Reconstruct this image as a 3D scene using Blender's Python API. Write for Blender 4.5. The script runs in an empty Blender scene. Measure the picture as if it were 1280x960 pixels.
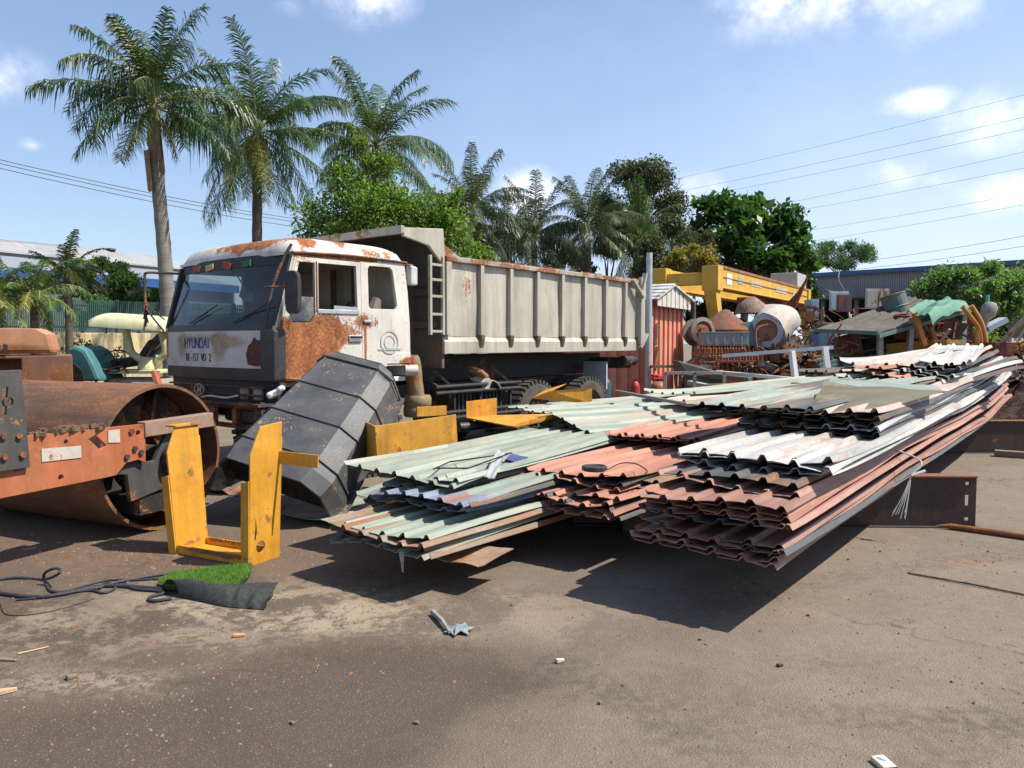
import bpy, bmesh, math, random
import numpy as np
from mathutils import Vector, Matrix, noise
from mathutils.geometry import tessellate_polygon
C = bpy.context.scene
COL = C.collection
R = math.radians
random.seed(7)
rng = np.random.default_rng(7)

# ------------------------------------------------------------------ camera
CAM_H, PITCH, FPX = 1.7, R(3.1), 960.0
cam_d = bpy.data.cameras.new('camera'); cam = bpy.data.objects.new('camera', cam_d); COL.objects.link(cam)
cam.location = (0, 0, CAM_H); cam.rotation_euler = (math.pi/2 - PITCH, 0, 0)
cam_d.sensor_width = 36; cam_d.lens = 27; cam_d.clip_end = 3000; cam_d.clip_start = .05
C.camera = cam

def ray(u, v):
    a = (u-640)/FPX; b = -(v-480)/FPX
    return Vector((a, math.cos(PITCH)+b*math.sin(PITCH), -math.sin(PITCH)+b*math.cos(PITCH)))
def D(u, v, Y):                       # point seen at photo pixel u,v at distance Y
    r = ray(u, v); k = Y/r.y
    return Vector((r.x*k, Y, CAM_H+r.z*k))
def G(u, v, z=0.0):                   # point on the height z seen at pixel u,v
    r = ray(u, v); k = (z-CAM_H)/r.z
    return Vector((r.x*k, r.y*k, z))

# ------------------------------------------------------------------ tagging
def tag(o, label=None, cat=None, group=None, kind=None):
    if label: o['label'] = label
    if cat: o['category'] = cat
    if group: o['group'] = group
    if kind: o['kind'] = kind
    return o
def thing(name, label, cat, loc=(0,0,0), rz=0, group=None):
    o = bpy.data.objects.new(name, None); COL.objects.link(o)
    o.location = loc; o.rotation_euler = (0, 0, rz); o.empty_display_size = .2
    return tag(o, label, cat, group)
def copy_tree(o, parent=None):
    c = o.copy(); COL.objects.link(c)
    if parent is not None: c.parent = parent
    for ch in list(o.children): copy_tree(ch, c)
    return c

# ------------------------------------------------------------------ mesh builder
class MB:
    def __init__(s): s.v = []; s.f = []; s.m = []; s.cur = 0
    def add(s, vs, fs):
        n = len(s.v); s.v += [tuple(p) for p in vs]
        s.f += [tuple(i+n for i in f) for f in fs]; s.m += [s.cur]*len(fs); return s
    def hexa(s, p):                   # 4 bottom (ccw) + 4 top
        return s.add(p, [(3,2,1,0),(4,5,6,7),(0,1,5,4),(1,2,6,5),(2,3,7,6),(3,0,4,7)])
    def box(s, x0, y0, z0, x1, y1, z1):
        return s.hexa([(x0,y0,z0),(x1,y0,z0),(x1,y1,z0),(x0,y1,z0),(x0,y0,z1),(x1,y0,z1),(x1,y1,z1),(x0,y1,z1)])
    def obox(s, c, size, M=None):
        hx, hy, hz = [k/2 for k in size]; M = M or Matrix.Identity(3); c = Vector(c)
        P = [c + M @ Vector(q) for q in [(-hx,-hy,-hz),(hx,-hy,-hz),(hx,hy,-hz),(-hx,hy,-hz),(-hx,-hy,hz),(hx,-hy,hz),(hx,hy,hz),(-hx,hy,hz)]]
        return s.hexa(P)
    def bar(s, a, b, w, h, up=(0,0,1)):
        a = Vector(a); b = Vector(b); d = (b-a).normalized(); up = Vector(up)
        if abs(d.dot(up)) > .98: up = Vector((1,0,0))
        sd = d.cross(up).normalized(); u = sd.cross(d)
        P = []
        for q in (a, b):
            P.append([q - sd*w/2 - u*h/2, q + sd*w/2 - u*h/2, q + sd*w/2 + u*h/2, q - sd*w/2 + u*h/2])
        A, B = P
        return s.add(A+B, [(0,1,2,3),(7,6,5,4),(0,4,5,1),(1,5,6,2),(2,6,7,3),(3,7,4,0)])
    def tube(s, pts, r, seg=8, cap=True):
        pts = [Vector(p) for p in pts]; n = len(pts)
        rs = list(r) if isinstance(r, (list, tuple)) else [r]*n
        if len(rs) != n: rs = [float(np.interp(i/(n-1), np.linspace(0,1,len(rs)), rs)) for i in range(n)]
        t0 = (pts[1]-pts[0]).normalized()
        ref = Vector((0,0,1)) if abs(t0.z) < .9 else Vector((1,0,0))
        nrm = t0.cross(ref).normalized(); vs = []; fs = []
        for i, p in enumerate(pts):
            t = (pts[min(i+1,n-1)] - pts[max(i-1,0)]).normalized()
            nrm = (nrm - t*nrm.dot(t)).normalized(); bn = t.cross(nrm)
            for k in range(seg):
                a = 2*math.pi*k/seg
                vs.append(p + nrm*(math.cos(a)*rs[i]) + bn*(math.sin(a)*rs[i]))
        for i in range(n-1):
            for k in range(seg):
                k2 = (k+1) % seg
                fs.append((i*seg+k, i*seg+k2, (i+1)*seg+k2, (i+1)*seg+k))
        if cap: fs += [tuple(range(seg))[::-1], tuple((n-1)*seg+k for k in range(seg))]
        return s.add(vs, fs)
    def lathe(s, prof, M, seg=32, closed=False):     # prof (r, h) about M's z
        vs = []; fs = []; n = len(prof)
        for r, h in prof:
            for k in range(seg):
                a = 2*math.pi*k/seg; vs.append(M @ Vector((r*math.cos(a), r*math.sin(a), h)))
        for i in range(n if closed else n-1):
            i2 = (i+1) % n
            for k in range(seg):
                k2 = (k+1) % seg; fs.append((i*seg+k, i*seg+k2, i2*seg+k2, i2*seg+k))
        return s.add(vs, fs)
    def plate(s, outer, holes, th, fn):               # a flat plate with holes; fn(a,b,depth)->3D
        loops = [outer]+list(holes); flat = [p for l in loops for p in l]
        tris = tessellate_polygon([[Vector((p[0],p[1],0)) for p in l] for l in loops])
        n = len(flat); vs = [fn(p[0],p[1],0) for p in flat]+[fn(p[0],p[1],th) for p in flat]; fs = []
        for t in tris: fs.append(tuple(t)); fs.append(tuple(i+n for i in t[::-1]))
        k = 0
        for l in loops:
            m = len(l)
            for i in range(m): a, b = k+i, k+(i+1) % m; fs.append((a, b, b+n, a+n))
            k += m
        return s.add(vs, fs)
    def prism(s, poly, th, fn): return s.plate(poly, [], th, fn)
    def grid(s, fn, nu, nv):
        vs = [fn(i/nu, j/nv) for i in range(nu+1) for j in range(nv+1)]
        fs = [(i*(nv+1)+j, (i+1)*(nv+1)+j, (i+1)*(nv+1)+j+1, i*(nv+1)+j+1) for i in range(nu) for j in range(nv)]
        return s.add(vs, fs)
    def shell(s, fn, nu, nv, th):                     # a grid with thickness below it
        s.grid(fn, nu, nv); n = len(s.v)-(nu+1)*(nv+1)
        top = s.v[n:]; low = [(p[0],p[1],p[2]-th) for p in top]; w = nv+1
        b = [(i*w+j, i*w+j+1, (i+1)*w+j+1, (i+1)*w+j) for i in range(nu) for j in range(nv)]
        s.add(low, b); k = n+(nu+1)*w; N = nu*w
        rim = []
        for j in range(nv): rim += [(n+j, n+j+1, k+j+1, k+j), (n+N+j+1, n+N+j, k+N+j, k+N+j+1)]
        for i in range(nu): rim += [(n+(i+1)*w, n+i*w, k+i*w, k+(i+1)*w), (n+i*w+nv, n+(i+1)*w+nv, k+(i+1)*w+nv, k+i*w+nv)]
        s.f += rim; s.m += [s.cur]*len(rim); return s
    def build(s, name, mat, parent=None, smooth=False, bevel=0, loc=None, rz=None, fix=True, ang=40):
        me = bpy.data.meshes.new(name); me.from_pydata(s.v, [], s.f)
        for m in (mat if isinstance(mat, (list,tuple)) else [mat]): me.materials.append(m)
        if max(s.m, default=0): me.polygons.foreach_set('material_index', s.m)
        if fix:
            bm = bmesh.new(); bm.from_mesh(me); bmesh.ops.recalc_face_normals(bm, faces=bm.faces)
            if bevel: bmesh.ops.remove_doubles(bm, verts=bm.verts, dist=.0004)
            bm.to_mesh(me); bm.free()
        if smooth:
            me.polygons.foreach_set('use_smooth', [True]*len(me.polygons))
            if ang: me.set_sharp_from_angle(angle=R(ang))
        o = bpy.data.objects.new(name, me); COL.objects.link(o)
        if parent is not None: o.parent = parent
        if loc is not None: o.location = loc
        if rz is not None: o.rotation_euler = (0,0,rz)
        if bevel:
            b = o.modifiers.new('bevel','BEVEL'); b.width = bevel; b.segments = 2; b.limit_method = 'ANGLE'; b.angle_limit = R(50)
        me.update()
        return o
def rotz(a): return Matrix.Rotation(a, 3, 'Z')
def frame_to(axis, up=(0,0,1)):       # 4x4 whose z axis is 'axis'
    z = Vector(axis).normalized(); up = Vector(up)
    if abs(z.dot(up)) > .95: up = Vector((1,0,0))
    x = up.cross(z).normalized(); y = z.cross(x)
    return Matrix((x, y, z)).transposed().to_4x4()
def axis_frame(origin, axis, up=(0,0,1)): return Matrix.Translation(Vector(origin)) @ frame_to(axis, up)

# ------------------------------------------------------------------ materials
class NT:
    def __init__(s, name):
        s.m = bpy.data.materials.new(name); s.m.use_nodes = True; s.t = s.m.node_tree; s.t.nodes.clear()
    def n(s, typ, **kw):
        nd = s.t.nodes.new(typ)
        for k, v in kw.items(): setattr(nd, k, v)
        return nd
    def l(s, a, b): s.t.links.new(a, b)
    def inp(s, nd, key, val):
        i = nd.inputs[key]
        if hasattr(val, 'is_output'): s.l(val, i)
        else: i.default_value = val
    def math(s, op, a, b=0.0, clamp=False):
        nd = s.n('ShaderNodeMath', operation=op, use_clamp=clamp); s.inp(nd,0,a); s.inp(nd,1,b); return nd.outputs[0]
    def noise(s, vec, scale, detail=4, rough=.55, dist=0):
        nd = s.n('ShaderNodeTexNoise'); s.l(vec, nd.inputs['Vector']); nd.inputs['Scale'].default_value = scale
        nd.inputs['Detail'].default_value = detail; nd.inputs['Roughness'].default_value = rough; nd.inputs['Distortion'].default_value = dist
        return nd.outputs['Fac']
    def mapr(s, v, a, b, c=0., d=1., smooth=False):
        nd = s.n('ShaderNodeMapRange'); s.inp(nd,'Value',v)
        if smooth: nd.interpolation_type = 'SMOOTHSTEP'
        for k, x in zip(('From Min','From Max','To Min','To Max'), (a,b,c,d)): nd.inputs[k].default_value = x
        return nd.outputs['Result']
    def mix(s, f, a, b, blend='MIX'):
        nd = s.n('ShaderNodeMix', data_type='RGBA', blend_type=blend)
        s.inp(nd, 0, f)
        for k, x in ((6,a),(7,b)):
            if hasattr(x,'is_output'): s.l(x, nd.inputs[k])
            else: nd.inputs[k].default_value = (x[0],x[1],x[2],1)
        return nd.outputs[2]
    def vmap(s, vec, scale=(1,1,1), loc=(0,0,0), rot=(0,0,0)):
        nd = s.n('ShaderNodeMapping'); s.l(vec, nd.inputs[0]); nd.inputs['Location'].default_value = loc
        nd.inputs['Scale'].default_value = scale; nd.inputs['Rotation'].default_value = rot; return nd.outputs[0]
    def blob(s, vec, c, r, edge=.45):   # 1 inside an ellipsoid, 0 outside
        nd = s.n('ShaderNodeVectorMath', operation='SUBTRACT'); s.l(vec, nd.inputs[0]); nd.inputs[1].default_value = c
        n2 = s.n('ShaderNodeVectorMath', operation='DIVIDE'); s.l(nd.outputs[0], n2.inputs[0]); n2.inputs[1].default_value = r
        n3 = s.n('ShaderNodeVectorMath', operation='LENGTH'); s.l(n2.outputs[0], n3.inputs[0])
        return s.mapr(n3.outputs['Value'], 1+edge, 1-edge)
    def bump(s, h, strength=.3, dist=.01):
        nd = s.n('ShaderNodeBump'); s.l(h, nd.inputs['Height']); nd.inputs['Strength'].default_value = strength; nd.inputs['Distance'].default_value = dist
        return nd.outputs[0]
    def finish(s, col, rough=.6, metal=0., bump=None, spec=.4):
        p = s.n('ShaderNodeBsdfPrincipled'); s.inp(p,'Roughness',rough); s.inp(p,'Metallic',metal)
        if hasattr(col,'is_output'): s.l(col, p.inputs['Base Color'])
        else: p.inputs['Base Color'].default_value = (*col,1)
        p.inputs['Specular IOR Level'].default_value = spec
        if bump is not None: s.l(bump, p.inputs['Normal'])
        o = s.n('ShaderNodeOutputMaterial'); s.l(p.outputs[0], o.inputs[0]); return s.m

RUST = ((.045,.018,.010), (.20,.062,.022), (.36,.15,.05))
def metal(name, col, rust=.3, scale=2.5, blobs=(), rough=.5, dirt=.3, streak=(1,1,1), col2=None, rustcols=RUST, spec=.4, bump=.25, rand=0.0, edge=.06, metallic=0., chips=0.0, grime=(5,5,.4)):
    """worn painted steel: paint, grime, patches of rust where noise (and listed spots) say so"""
    t = NT(name); tc = t.n('ShaderNodeTexCoord'); P = tc.outputs['Object']
    if rand:
        oi = t.n('ShaderNodeObjectInfo'); ad = t.n('ShaderNodeVectorMath', operation='ADD'); sc = t.n('ShaderNodeVectorMath', operation='SCALE')
        cx = t.n('ShaderNodeCombineXYZ'); 
        for k in range(3): t.l(oi.outputs['Random'], cx.inputs[k])
        t.l(cx.outputs[0], sc.inputs[0]); sc.inputs['Scale'].default_value = 37.0
        t.l(P, ad.inputs[0]); t.l(sc.outputs[0], ad.inputs[1]); Q = ad.outputs[0]
    else: Q = P
    S = t.vmap(Q, streak)
    n1 = t.noise(S, scale, 8, .62); n2 = t.noise(S, scale*6, 5, .6); n3 = t.noise(Q, scale*22, 4, .6)
    big = t.noise(S, scale*.45, 3, .5)
    base = t.mix(t.mapr(n1,.3,.7), [c*(1-.55*dirt) for c in col], col2 or [min(1,c*(1+.18*dirt)) for c in col])
    base = t.mix(t.math('MULTIPLY', t.mapr(n2,.52,.74), .55*dirt), base, (.16,.125,.09))
    if rand:
        hv = t.n('ShaderNodeHueSaturation'); t.l(base, hv.inputs['Color']); t.l(t.mapr(oi.outputs['Random'],0,1,1-rand,1+rand), hv.inputs['Value'])
        base = hv.outputs[0]
    n4 = t.noise(S, scale*2.7, 6, .68); gr = t.noise(t.vmap(Q, grime), max(.6, scale*.5), 6, .65)
    base = t.mix(t.math('MULTIPLY', t.mapr(gr,.47,.66), .75*dirt), base, [c*.32+.012 for c in col])
    base = t.mix(t.math('MULTIPLY', t.mapr(n3,.58,.72), .5*dirt), base, [c*.45 for c in col])
    m = None
    for nn, wt in ((n1,.85),(n4,.55),(n3,.35),(big,.5)):
        q = t.math('MULTIPLY', t.math('SUBTRACT', nn, .5), wt); m = q if m is None else t.math('ADD', m, q)
    m = t.math('ADD', m, .5)
    for c, r in blobs: m = t.math('ADD', m, t.math('MULTIPLY', t.blob(P, c, r), .265))
    th = .775 - .45*rust
    mask = t.mapr(m, th-edge*.5, th+edge*.5)
    if chips: mask = t.math('MAXIMUM', mask, t.mapr(t.math('ADD', t.math('MULTIPLY', n3, .45), t.math('MULTIPLY', n4, .55)), .64-.06*chips, .655-.06*chips))
    rc = t.mix(t.mapr(t.math('ADD', t.math('MULTIPLY', n2, .5), t.math('MULTIPLY', n1, .5)),.36,.56), rustcols[0], rustcols[1]); rc = t.mix(t.mapr(t.math('ADD', t.math('MULTIPLY', n3, .5), t.math('MULTIPLY', n4, .5)),.47,.64), rc, rustcols[2])
    col_ = t.mix(mask, base, rc)
    r_ = t.math('ADD', t.math('MULTIPLY', mask, .9-rough), t.math('ADD', rough, t.math('MULTIPLY', t.math('SUBTRACT',n2,.5), .25)), clamp=True)
    hb = t.math('ADD', t.math('MULTIPLY', n3, .5), t.math('ADD', t.math('MULTIPLY', n1, 1.6), t.math('MULTIPLY', mask, -.45)))
    return t.finish(col_, r_, metallic, t.bump(hb, bump, .012), spec)
def rough_mat(name, col, col2, scale=4, rough=.85, bump=.4, streak=(1,1,1), spec=.25, bscale=None, dist=.02):
    t = NT(name); P = t.vmap(t.n('ShaderNodeTexCoord').outputs['Object'], streak)
    a = t.noise(P, scale, 7, .62); b = t.noise(P, bscale or scale*8, 5, .6)
    c = t.mix(t.mapr(a,.32,.68), col, col2); c = t.mix(t.mapr(b,.5,.8,0,.5), c, [k*.45 for k in col])
    return t.finish(c, rough, 0, t.bump(b, bump, dist), spec)
def leaf_mat(name, dark, light, dry=None, scale=1.2, gloss=.45, trans=.3, fine=20):
    t = NT(name); P = t.n('ShaderNodeTexCoord').outputs['Object']; g = t.n('ShaderNodeNewGeometry')
    rp = g.outputs['Random Per Island']
    a = t.noise(P, scale, 3, .6)
    f = t.math('ADD', t.math('MULTIPLY', t.mapr(a,.3,.7), .5), t.math('MULTIPLY', rp, .5))
    c = t.mix(f, dark, light)
    if dry: c = t.mix(t.mapr(t.math('ADD', rp, t.math('MULTIPLY',a,.35)), 1.02-.0, 1.12), c, dry)
    p = t.n('ShaderNodeBsdfPrincipled'); t.l(c, p.inputs['Base Color']); p.inputs['Roughness'].default_value = gloss; p.inputs['Specular IOR Level'].default_value = .35
    tr = t.n('ShaderNodeBsdfTranslucent'); tc = t.mix(1.0, c, (1.0,1.15,.35), 'MULTIPLY'); tc2 = t.mix(1.0, tc, (1.9,1.9,1.9), 'MULTIPLY'); t.l(tc2, tr.inputs[0])
    mx = t.n('ShaderNodeMixShader'); mx.inputs[0].default_value = trans; t.l(p.outputs[0], mx.inputs[1]); t.l(tr.outputs[0], mx.inputs[2])
    o = t.n('ShaderNodeOutputMaterial'); t.l(mx.outputs[0], o.inputs[0]); return t.m
def glass_mat(name, tint=(.75,.8,.8), refl=.5, dirt=.25):
    t = NT(name); P = t.n('ShaderNodeTexCoord').outputs['Object']
    tr = t.n('ShaderNodeBsdfTransparent'); tr.inputs[0].default_value = (*tint,1)
    gl = t.n('ShaderNodeBsdfGlossy'); gl.inputs['Roughness'].default_value = .06; gl.inputs[0].default_value = (.9,.95,1,1)
    fr = t.n('ShaderNodeFresnel'); fr.inputs[0].default_value = 1.5
    m1 = t.n('ShaderNodeMixShader'); t.l(t.math('MULTIPLY', fr.outputs[0], 1+refl, True), m1.inputs[0]); t.l(tr.outputs[0], m1.inputs[1]); t.l(gl.outputs[0], m1.inputs[2])
    df = t.n('ShaderNodeBsdfDiffuse'); df.inputs[0].default_value = (.42,.38,.32,1)
    m2 = t.n('ShaderNodeMixShader'); t.l(t.mapr(t.noise(P,2.5,6,.65),.45,.8,.02,dirt), m2.inputs[0]); t.l(m1.outputs[0], m2.inputs[1]); t.l(df.outputs[0], m2.inputs[2])
    o = t.n('ShaderNodeOutputMaterial'); t.l(m2.outputs[0], o.inputs[0]); return t.m
def flat(name, col, rough=.7, spec=.3, metal_=0.): 
    t = NT(name); P = t.n('ShaderNodeTexCoord').outputs['Object']
    c = t.mix(t.mapr(t.noise(P,9,5,.6),.3,.7), [k*.8 for k in col], [min(1,k*1.1) for k in col])
    return t.finish(c, rough, metal_, None, spec)

def text_mesh(body, size, name, mat, parent, M, depth=.002, squeeze=1.0, shear=0):
    cu = bpy.data.curves.new(name, 'FONT'); cu.body = body; cu.size = size; cu.extrude = depth; cu.align_x = 'CENTER'; cu.align_y = 'CENTER'; cu.shear = shear
    tmp = bpy.data.objects.new(name, cu); COL.objects.link(tmp)
    me = bpy.data.meshes.new_from_object(tmp.evaluated_get(bpy.context.evaluated_depsgraph_get()))
    bpy.data.objects.remove(tmp); bpy.data.curves.remove(cu)
    me.transform(M @ Matrix.Diagonal((squeeze,1,1,1))); me.materials.clear(); me.materials.append(mat); me.name = name
    o = bpy.data.objects.new(name, me); COL.objects.link(o); o.parent = parent; return o
def smooth_path(pts, n=8):
    pts = [Vector(p) for p in pts]; out = []
    P = [pts[0]*2-pts[1]]+pts+[pts[-1]*2-pts[-2]]
    for i in range(1, len(P)-2):
        for k in range(n):
            t = k/n; a,b,c,d = P[i-1],P[i],P[i+1],P[i+2]
            out.append(.5*((2*b)+(c-a)*t+(2*a-5*b+4*c-d)*t*t+(3*b-a-3*c+d)*t**3))
    return out+[pts[-1]]
# ------------------------------------------------------------------ sky, sun
SUN_EL, SUN_AZ = R(55), R(97)          # azimuth measured from +Y towards +X
w = bpy.data.worlds.new('World'); C.world = w; w.use_nodes = True
wt = w.node_tree; wt.nodes.clear()
class WT(NT):
    def __init__(s): s.t = wt
t = WT()
sky = t.n('ShaderNodeTexSky', sky_type='NISHITA'); sky.sun_disc = False; sky.sun_elevation = SUN_EL; sky.sun_rotation = SUN_AZ
sky.air_density = 1.15; sky.dust_density = .8; sky.ozone_density = 3.5; sky.altitude = 0
P = t.n('ShaderNodeTexCoord').outputs['Generated']
# soft cumulus: (photo direction, half width, half height, weight)
clouds = [(455,-2,70,34,.85),(360,8,50,22,.35),(1040,-10,170,50,1.0),(1180,20,90,40,.5),(-25,88,75,42,.8),(40,182,22,11,.55),
          (1150,128,48,17,.85),(1115,140,30,10,.5),(1255,150,80,40,.9),(1125,220,36,26,.75),(1170,226,40,18,.5),(1250,245,60,26,.85),
          (655,238,42,30,.95),(600,258,50,22,.6),(885,235,55,22,.6),(1080,282,80,18,.35),(20,325,60,9,.4),(1500,60,160,90,.8),(-300,60,200,60,.7)]
tot = None
wob = t.n('ShaderNodeTexNoise'); t.l(P, wob.inputs['Vector']); wob.inputs['Scale'].default_value = 9; wob.inputs['Detail'].default_value = 5
for (u, v, a, b, wgt) in clouds:
    d = ray(u, v).normalized(); k = ray(u,v).length
    sub = t.n('ShaderNodeVectorMath', operation='SUBTRACT'); t.l(P, sub.inputs[0]); sub.inputs[1].default_value = d
    div = t.n('ShaderNodeVectorMath', operation='DIVIDE'); t.l(sub.outputs[0], div.inputs[0]); div.inputs[1].default_value = (a/960/k*1.15, a/960/k*1.15, b/960/k*1.25)
    ln = t.n('ShaderNodeVectorMath', operation='LENGTH'); t.l(div.outputs[0], ln.inputs[0])
    m = t.math('MULTIPLY', t.mapr(ln.outputs['Value'], 1.25, .1, 0, 1), wgt)
    tot = m if tot is None else t.math('MAXIMUM', tot, m)
n1 = t.noise(P, 13, 8, .6); n2 = t.noise(P, 4, 6, .6)
msk = t.math('MULTIPLY', tot, t.mapr(n1, .28, .62, .25, 1.35))
msk = t.mapr(msk, .18, 1.05, 0, .80, True)
wisp = t.mapr(n2, .48, .78, 0, .22)
sz = t.n('ShaderNodeSeparateXYZ'); t.l(P, sz.inputs[0])
right = t.mapr(sz.outputs['X'], -.25, .75, .15, 1.0)
hz = t.math('MULTIPLY', t.mapr(sz.outputs['Z'], .55, .0, 0, .75, True), right)
col = t.mix(.15, sky.outputs[0], (4.6,6.4,10.6)); col = t.mix(hz, col, (6.6,7.6,9.9))
col = t.mix(t.math('MULTIPLY', wisp, right), col, (7.4,8.4,10.2))
col = t.mix(msk, col, (10.2,10.2,11.2))
bg = t.n('ShaderNodeBackground'); t.l(col, bg.inputs[0]); bg.inputs[1].default_value = .097
out = t.n('ShaderNodeOutputWorld'); t.l(bg.outputs[0], out.inputs[0])

sd = bpy.data.lights.new('sun', 'SUN'); sd.energy = 5.0; sd.angle = R(.55); sd.color = (1,.945,.86)
so = bpy.data.objects.new('sun', sd); COL.objects.link(so)
to_sun = Vector((math.sin(SUN_AZ)*math.cos(SUN_EL), math.cos(SUN_AZ)*math.cos(SUN_EL), math.sin(SUN_EL)))
so.rotation_euler = to_sun.to_track_quat('Z','Y').to_euler(); so.location = to_sun*60
C.view_settings.view_transform = 'Standard'; C.view_settings.look = 'None'; C.view_settings.exposure = 0.58; C.view_settings.gamma = 1
C.view_settings.use_curve_mapping = False
C.cycles.max_bounces = 6; C.cycles.transparent_max_bounces = 12; C.cycles.caustics_reflective = False; C.cycles.caustics_refractive = False
C.cycles.use_denoising = True

# ------------------------------------------------------------------ ground
def ground_mat():
    t = NT('ground'); P = t.n('ShaderNodeTexCoord').outputs['Object']
    grit = t.noise(P, 95, 3, .7); mid = t.noise(P, 14, 6, .65); big = t.noise(P, .55, 6, .6, .3); big2 = t.noise(P, 1.7, 7, .68, .5)
    vo = t.n('ShaderNodeTexVoronoi'); t.l(P, vo.inputs['Vector']); vo.inputs['Scale'].default_value = 70
    stone = t.mapr(vo.outputs['Distance'], .12, .45, 1, 0)
    c = t.mix(t.mapr(big2,.3,.7), (.146,.113,.082), (.222,.178,.131))
    c = t.mix(t.mapr(big,.42,.62,0,.5), c, (.215,.178,.138))
    # darker asphalt towards the left and the oil stain in front
    left = t.blob(P, (-4.3,5.0,0), (4.0,3.0,1), .5)
    c = t.mix(t.math('MULTIPLY', left, t.mapr(big2,.3,.62,1,.72)), c, (.070,.049,.035))
    dust = t.math('MULTIPLY', t.blob(P,(-1.55,4.7,0),(1.7,.6,1),.6), t.mapr(t.math('ADD',t.math('MULTIPLY',big2,.6),t.math('MULTIPLY',mid,.4)),.47,.54))
    c = t.mix(t.math('MULTIPLY',dust,1.0), c, (.33,.26,.18))
    dust2 = t.math('MULTIPLY', t.blob(P,(-2.1,3.75,0),(.6,.12,1),.8), t.mapr(mid,.47,.53))
    c = t.mix(t.math('MULTIPLY',dust2,.7), c, (.34,.27,.20))
    rustd = t.math('MULTIPLY', t.blob(P,(-3.4,6.2,0),(2.2,.7,1),.6), t.mapr(mid,.35,.6))
    c = t.mix(t.math('MULTIPLY',rustd,.7), c, (.20,.105,.06))
    stain = t.math('ADD', t.blob(P,(-.72,3.75,0),(.92,.62,1),.45), t.math('MULTIPLY', t.math('SUBTRACT', big2,.5),1.6))
    stain = t.math('MAXIMUM', t.mapr(stain,.35,.75), t.mapr(t.math('ADD', t.blob(P,(-1.5,3.15,0),(1.5,.5,1),.5), t.math('MULTIPLY', t.math('SUBTRACT', big2,.5),1.6)),.4,.9))
    c = t.mix(t.math('MULTIPLY',stain,.80), c, (.062,.044,.034))
    for (u,v,rx,ry) in ((610,770,.13,.06),(1150,905,.35,.05),(870,905,.2,.06),(905,920,.3,.1),(640,905,.4,.05),(1060,830,.3,.08),(700,760,.2,.05)):
        g = G(u,v); s = t.math('MULTIPLY', t.blob(P, tuple(g),(rx,ry,1),.8), t.mapr(mid,.36,.6)); c = t.mix(t.math('MULTIPLY',s,.5), c, (.10,.08,.065))
    red = t.blob(P, tuple(G(1215,705)), (.16,.10,1),.7); c = t.mix(t.math('MULTIPLY',red,.4), c, (.36,.16,.08))
    c = t.mix(t.mapr(mid,.35,.7,.0,.35), c, (.12,.088,.06))
    c = t.mix(t.math('MULTIPLY',stone,t.mapr(grit,.4,.7,0,.55)), c, (.36,.29,.20))
    c = t.mix(t.mapr(grit,.30,.48,.6,0), c, (.07,.055,.045))
    crack = t.n('ShaderNodeTexVoronoi', feature='DISTANCE_TO_EDGE'); nn = t.n('ShaderNodeVectorMath', operation='ADD'); t.l(P, nn.inputs[0])
    wv = t.n('ShaderNodeTexNoise'); t.l(P, wv.inputs['Vector']); wv.inputs['Scale'].default_value = 2; t.l(wv.outputs['Color'], nn.inputs[1]); t.l(nn.outputs[0], crack.inputs['Vector']); crack.inputs['Scale'].default_value = .32
    cm = t.math('MULTIPLY', t.mapr(crack.outputs['Distance'], .0, .008, 1, 0), t.mapr(mid,.46,.54))
    c = t.mix(t.math('MULTIPLY',cm,.6), c, (.06,.05,.04))
    for (cx,cy,rr,wd) in ((6.0,-2.0,6.6,.17),(6.0,-2.0,8.3,.17),(-7.5,-1.5,7.9,.16),(-7.5,-1.5,9.5,.16),(3.2,14.5,11.2,.15)):
        sb = t.n('ShaderNodeVectorMath', operation='SUBTRACT'); t.l(P, sb.inputs[0]); sb.inputs[1].default_value = (cx,cy,0)
        ln = t.n('ShaderNodeVectorMath', operation='LENGTH'); t.l(sb.outputs[0], ln.inputs[0])
        dd = t.math('ABSOLUTE', t.math('SUBTRACT', ln.outputs['Value'], rr)); tr_ = t.math('MULTIPLY', t.mapr(dd, wd, wd*.55), t.mapr(t.math('ADD',t.math('MULTIPLY',mid,.5),t.math('MULTIPLY',big2,.5)),.44,.56))
        c = t.mix(t.math('MULTIPLY', tr_, .30), c, (.055,.045,.036))
    h = t.math('ADD', t.math('MULTIPLY', stone, .5), t.math('ADD', grit, t.math('MULTIPLY', mid, 1.2)))
    return t.finish(c, t.mapr(mid,.3,.7,.75,.95), 0, t.bump(h,.55,.012), .25)
g = MB()
g.add([(-500,-200,0),(500,-200,0),(500,900,0),(-500,900,0)], [(0,1,2,3)])
go = g.build('ground', ground_mat()); tag(go, 'worn dusty asphalt yard with oil stains', kind='structure')

# loose grit and rust flakes on the asphalt, thicker near the roller and the stacks
M_grit = leaf_mat('grit',(.05,.04,.03),(.30,.24,.18),(.30,.12,.05),1,.9,.0)
gv, gf = [], []
def grit(n, u0, u1, v0, v1, smin, smax, cx=None, cy=None, sp=None):
    for _ in range(n):
        if cx is None: p = G(random.uniform(u0,u1), random.uniform(v0,v1))
        else: p = Vector((random.gauss(cx,sp[0]), random.gauss(cy,sp[1]), 0))
        r = random.uniform(smin,smax)*random.choice((.6,.8,1,1.3)); a = random.uniform(0,6.28); k = len(gv)
        c_, s_ = math.cos(a)*r, math.sin(a)*r; q = random.uniform(.5,1)
        gv.extend([(p.x+c_,p.y+s_,.0005),(p.x-s_*q,p.y+c_*q,.0005),(p.x-c_,p.y-s_,.0005),(p.x+s_*q,p.y-c_*q,.0005),(p.x+c_*.3,p.y+s_*.2,r*.8)])
        gf.extend([(k,k+1,k+4),(k+1,k+2,k+4),(k+2,k+3,k+4),(k+3,k,k+4)])
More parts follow.
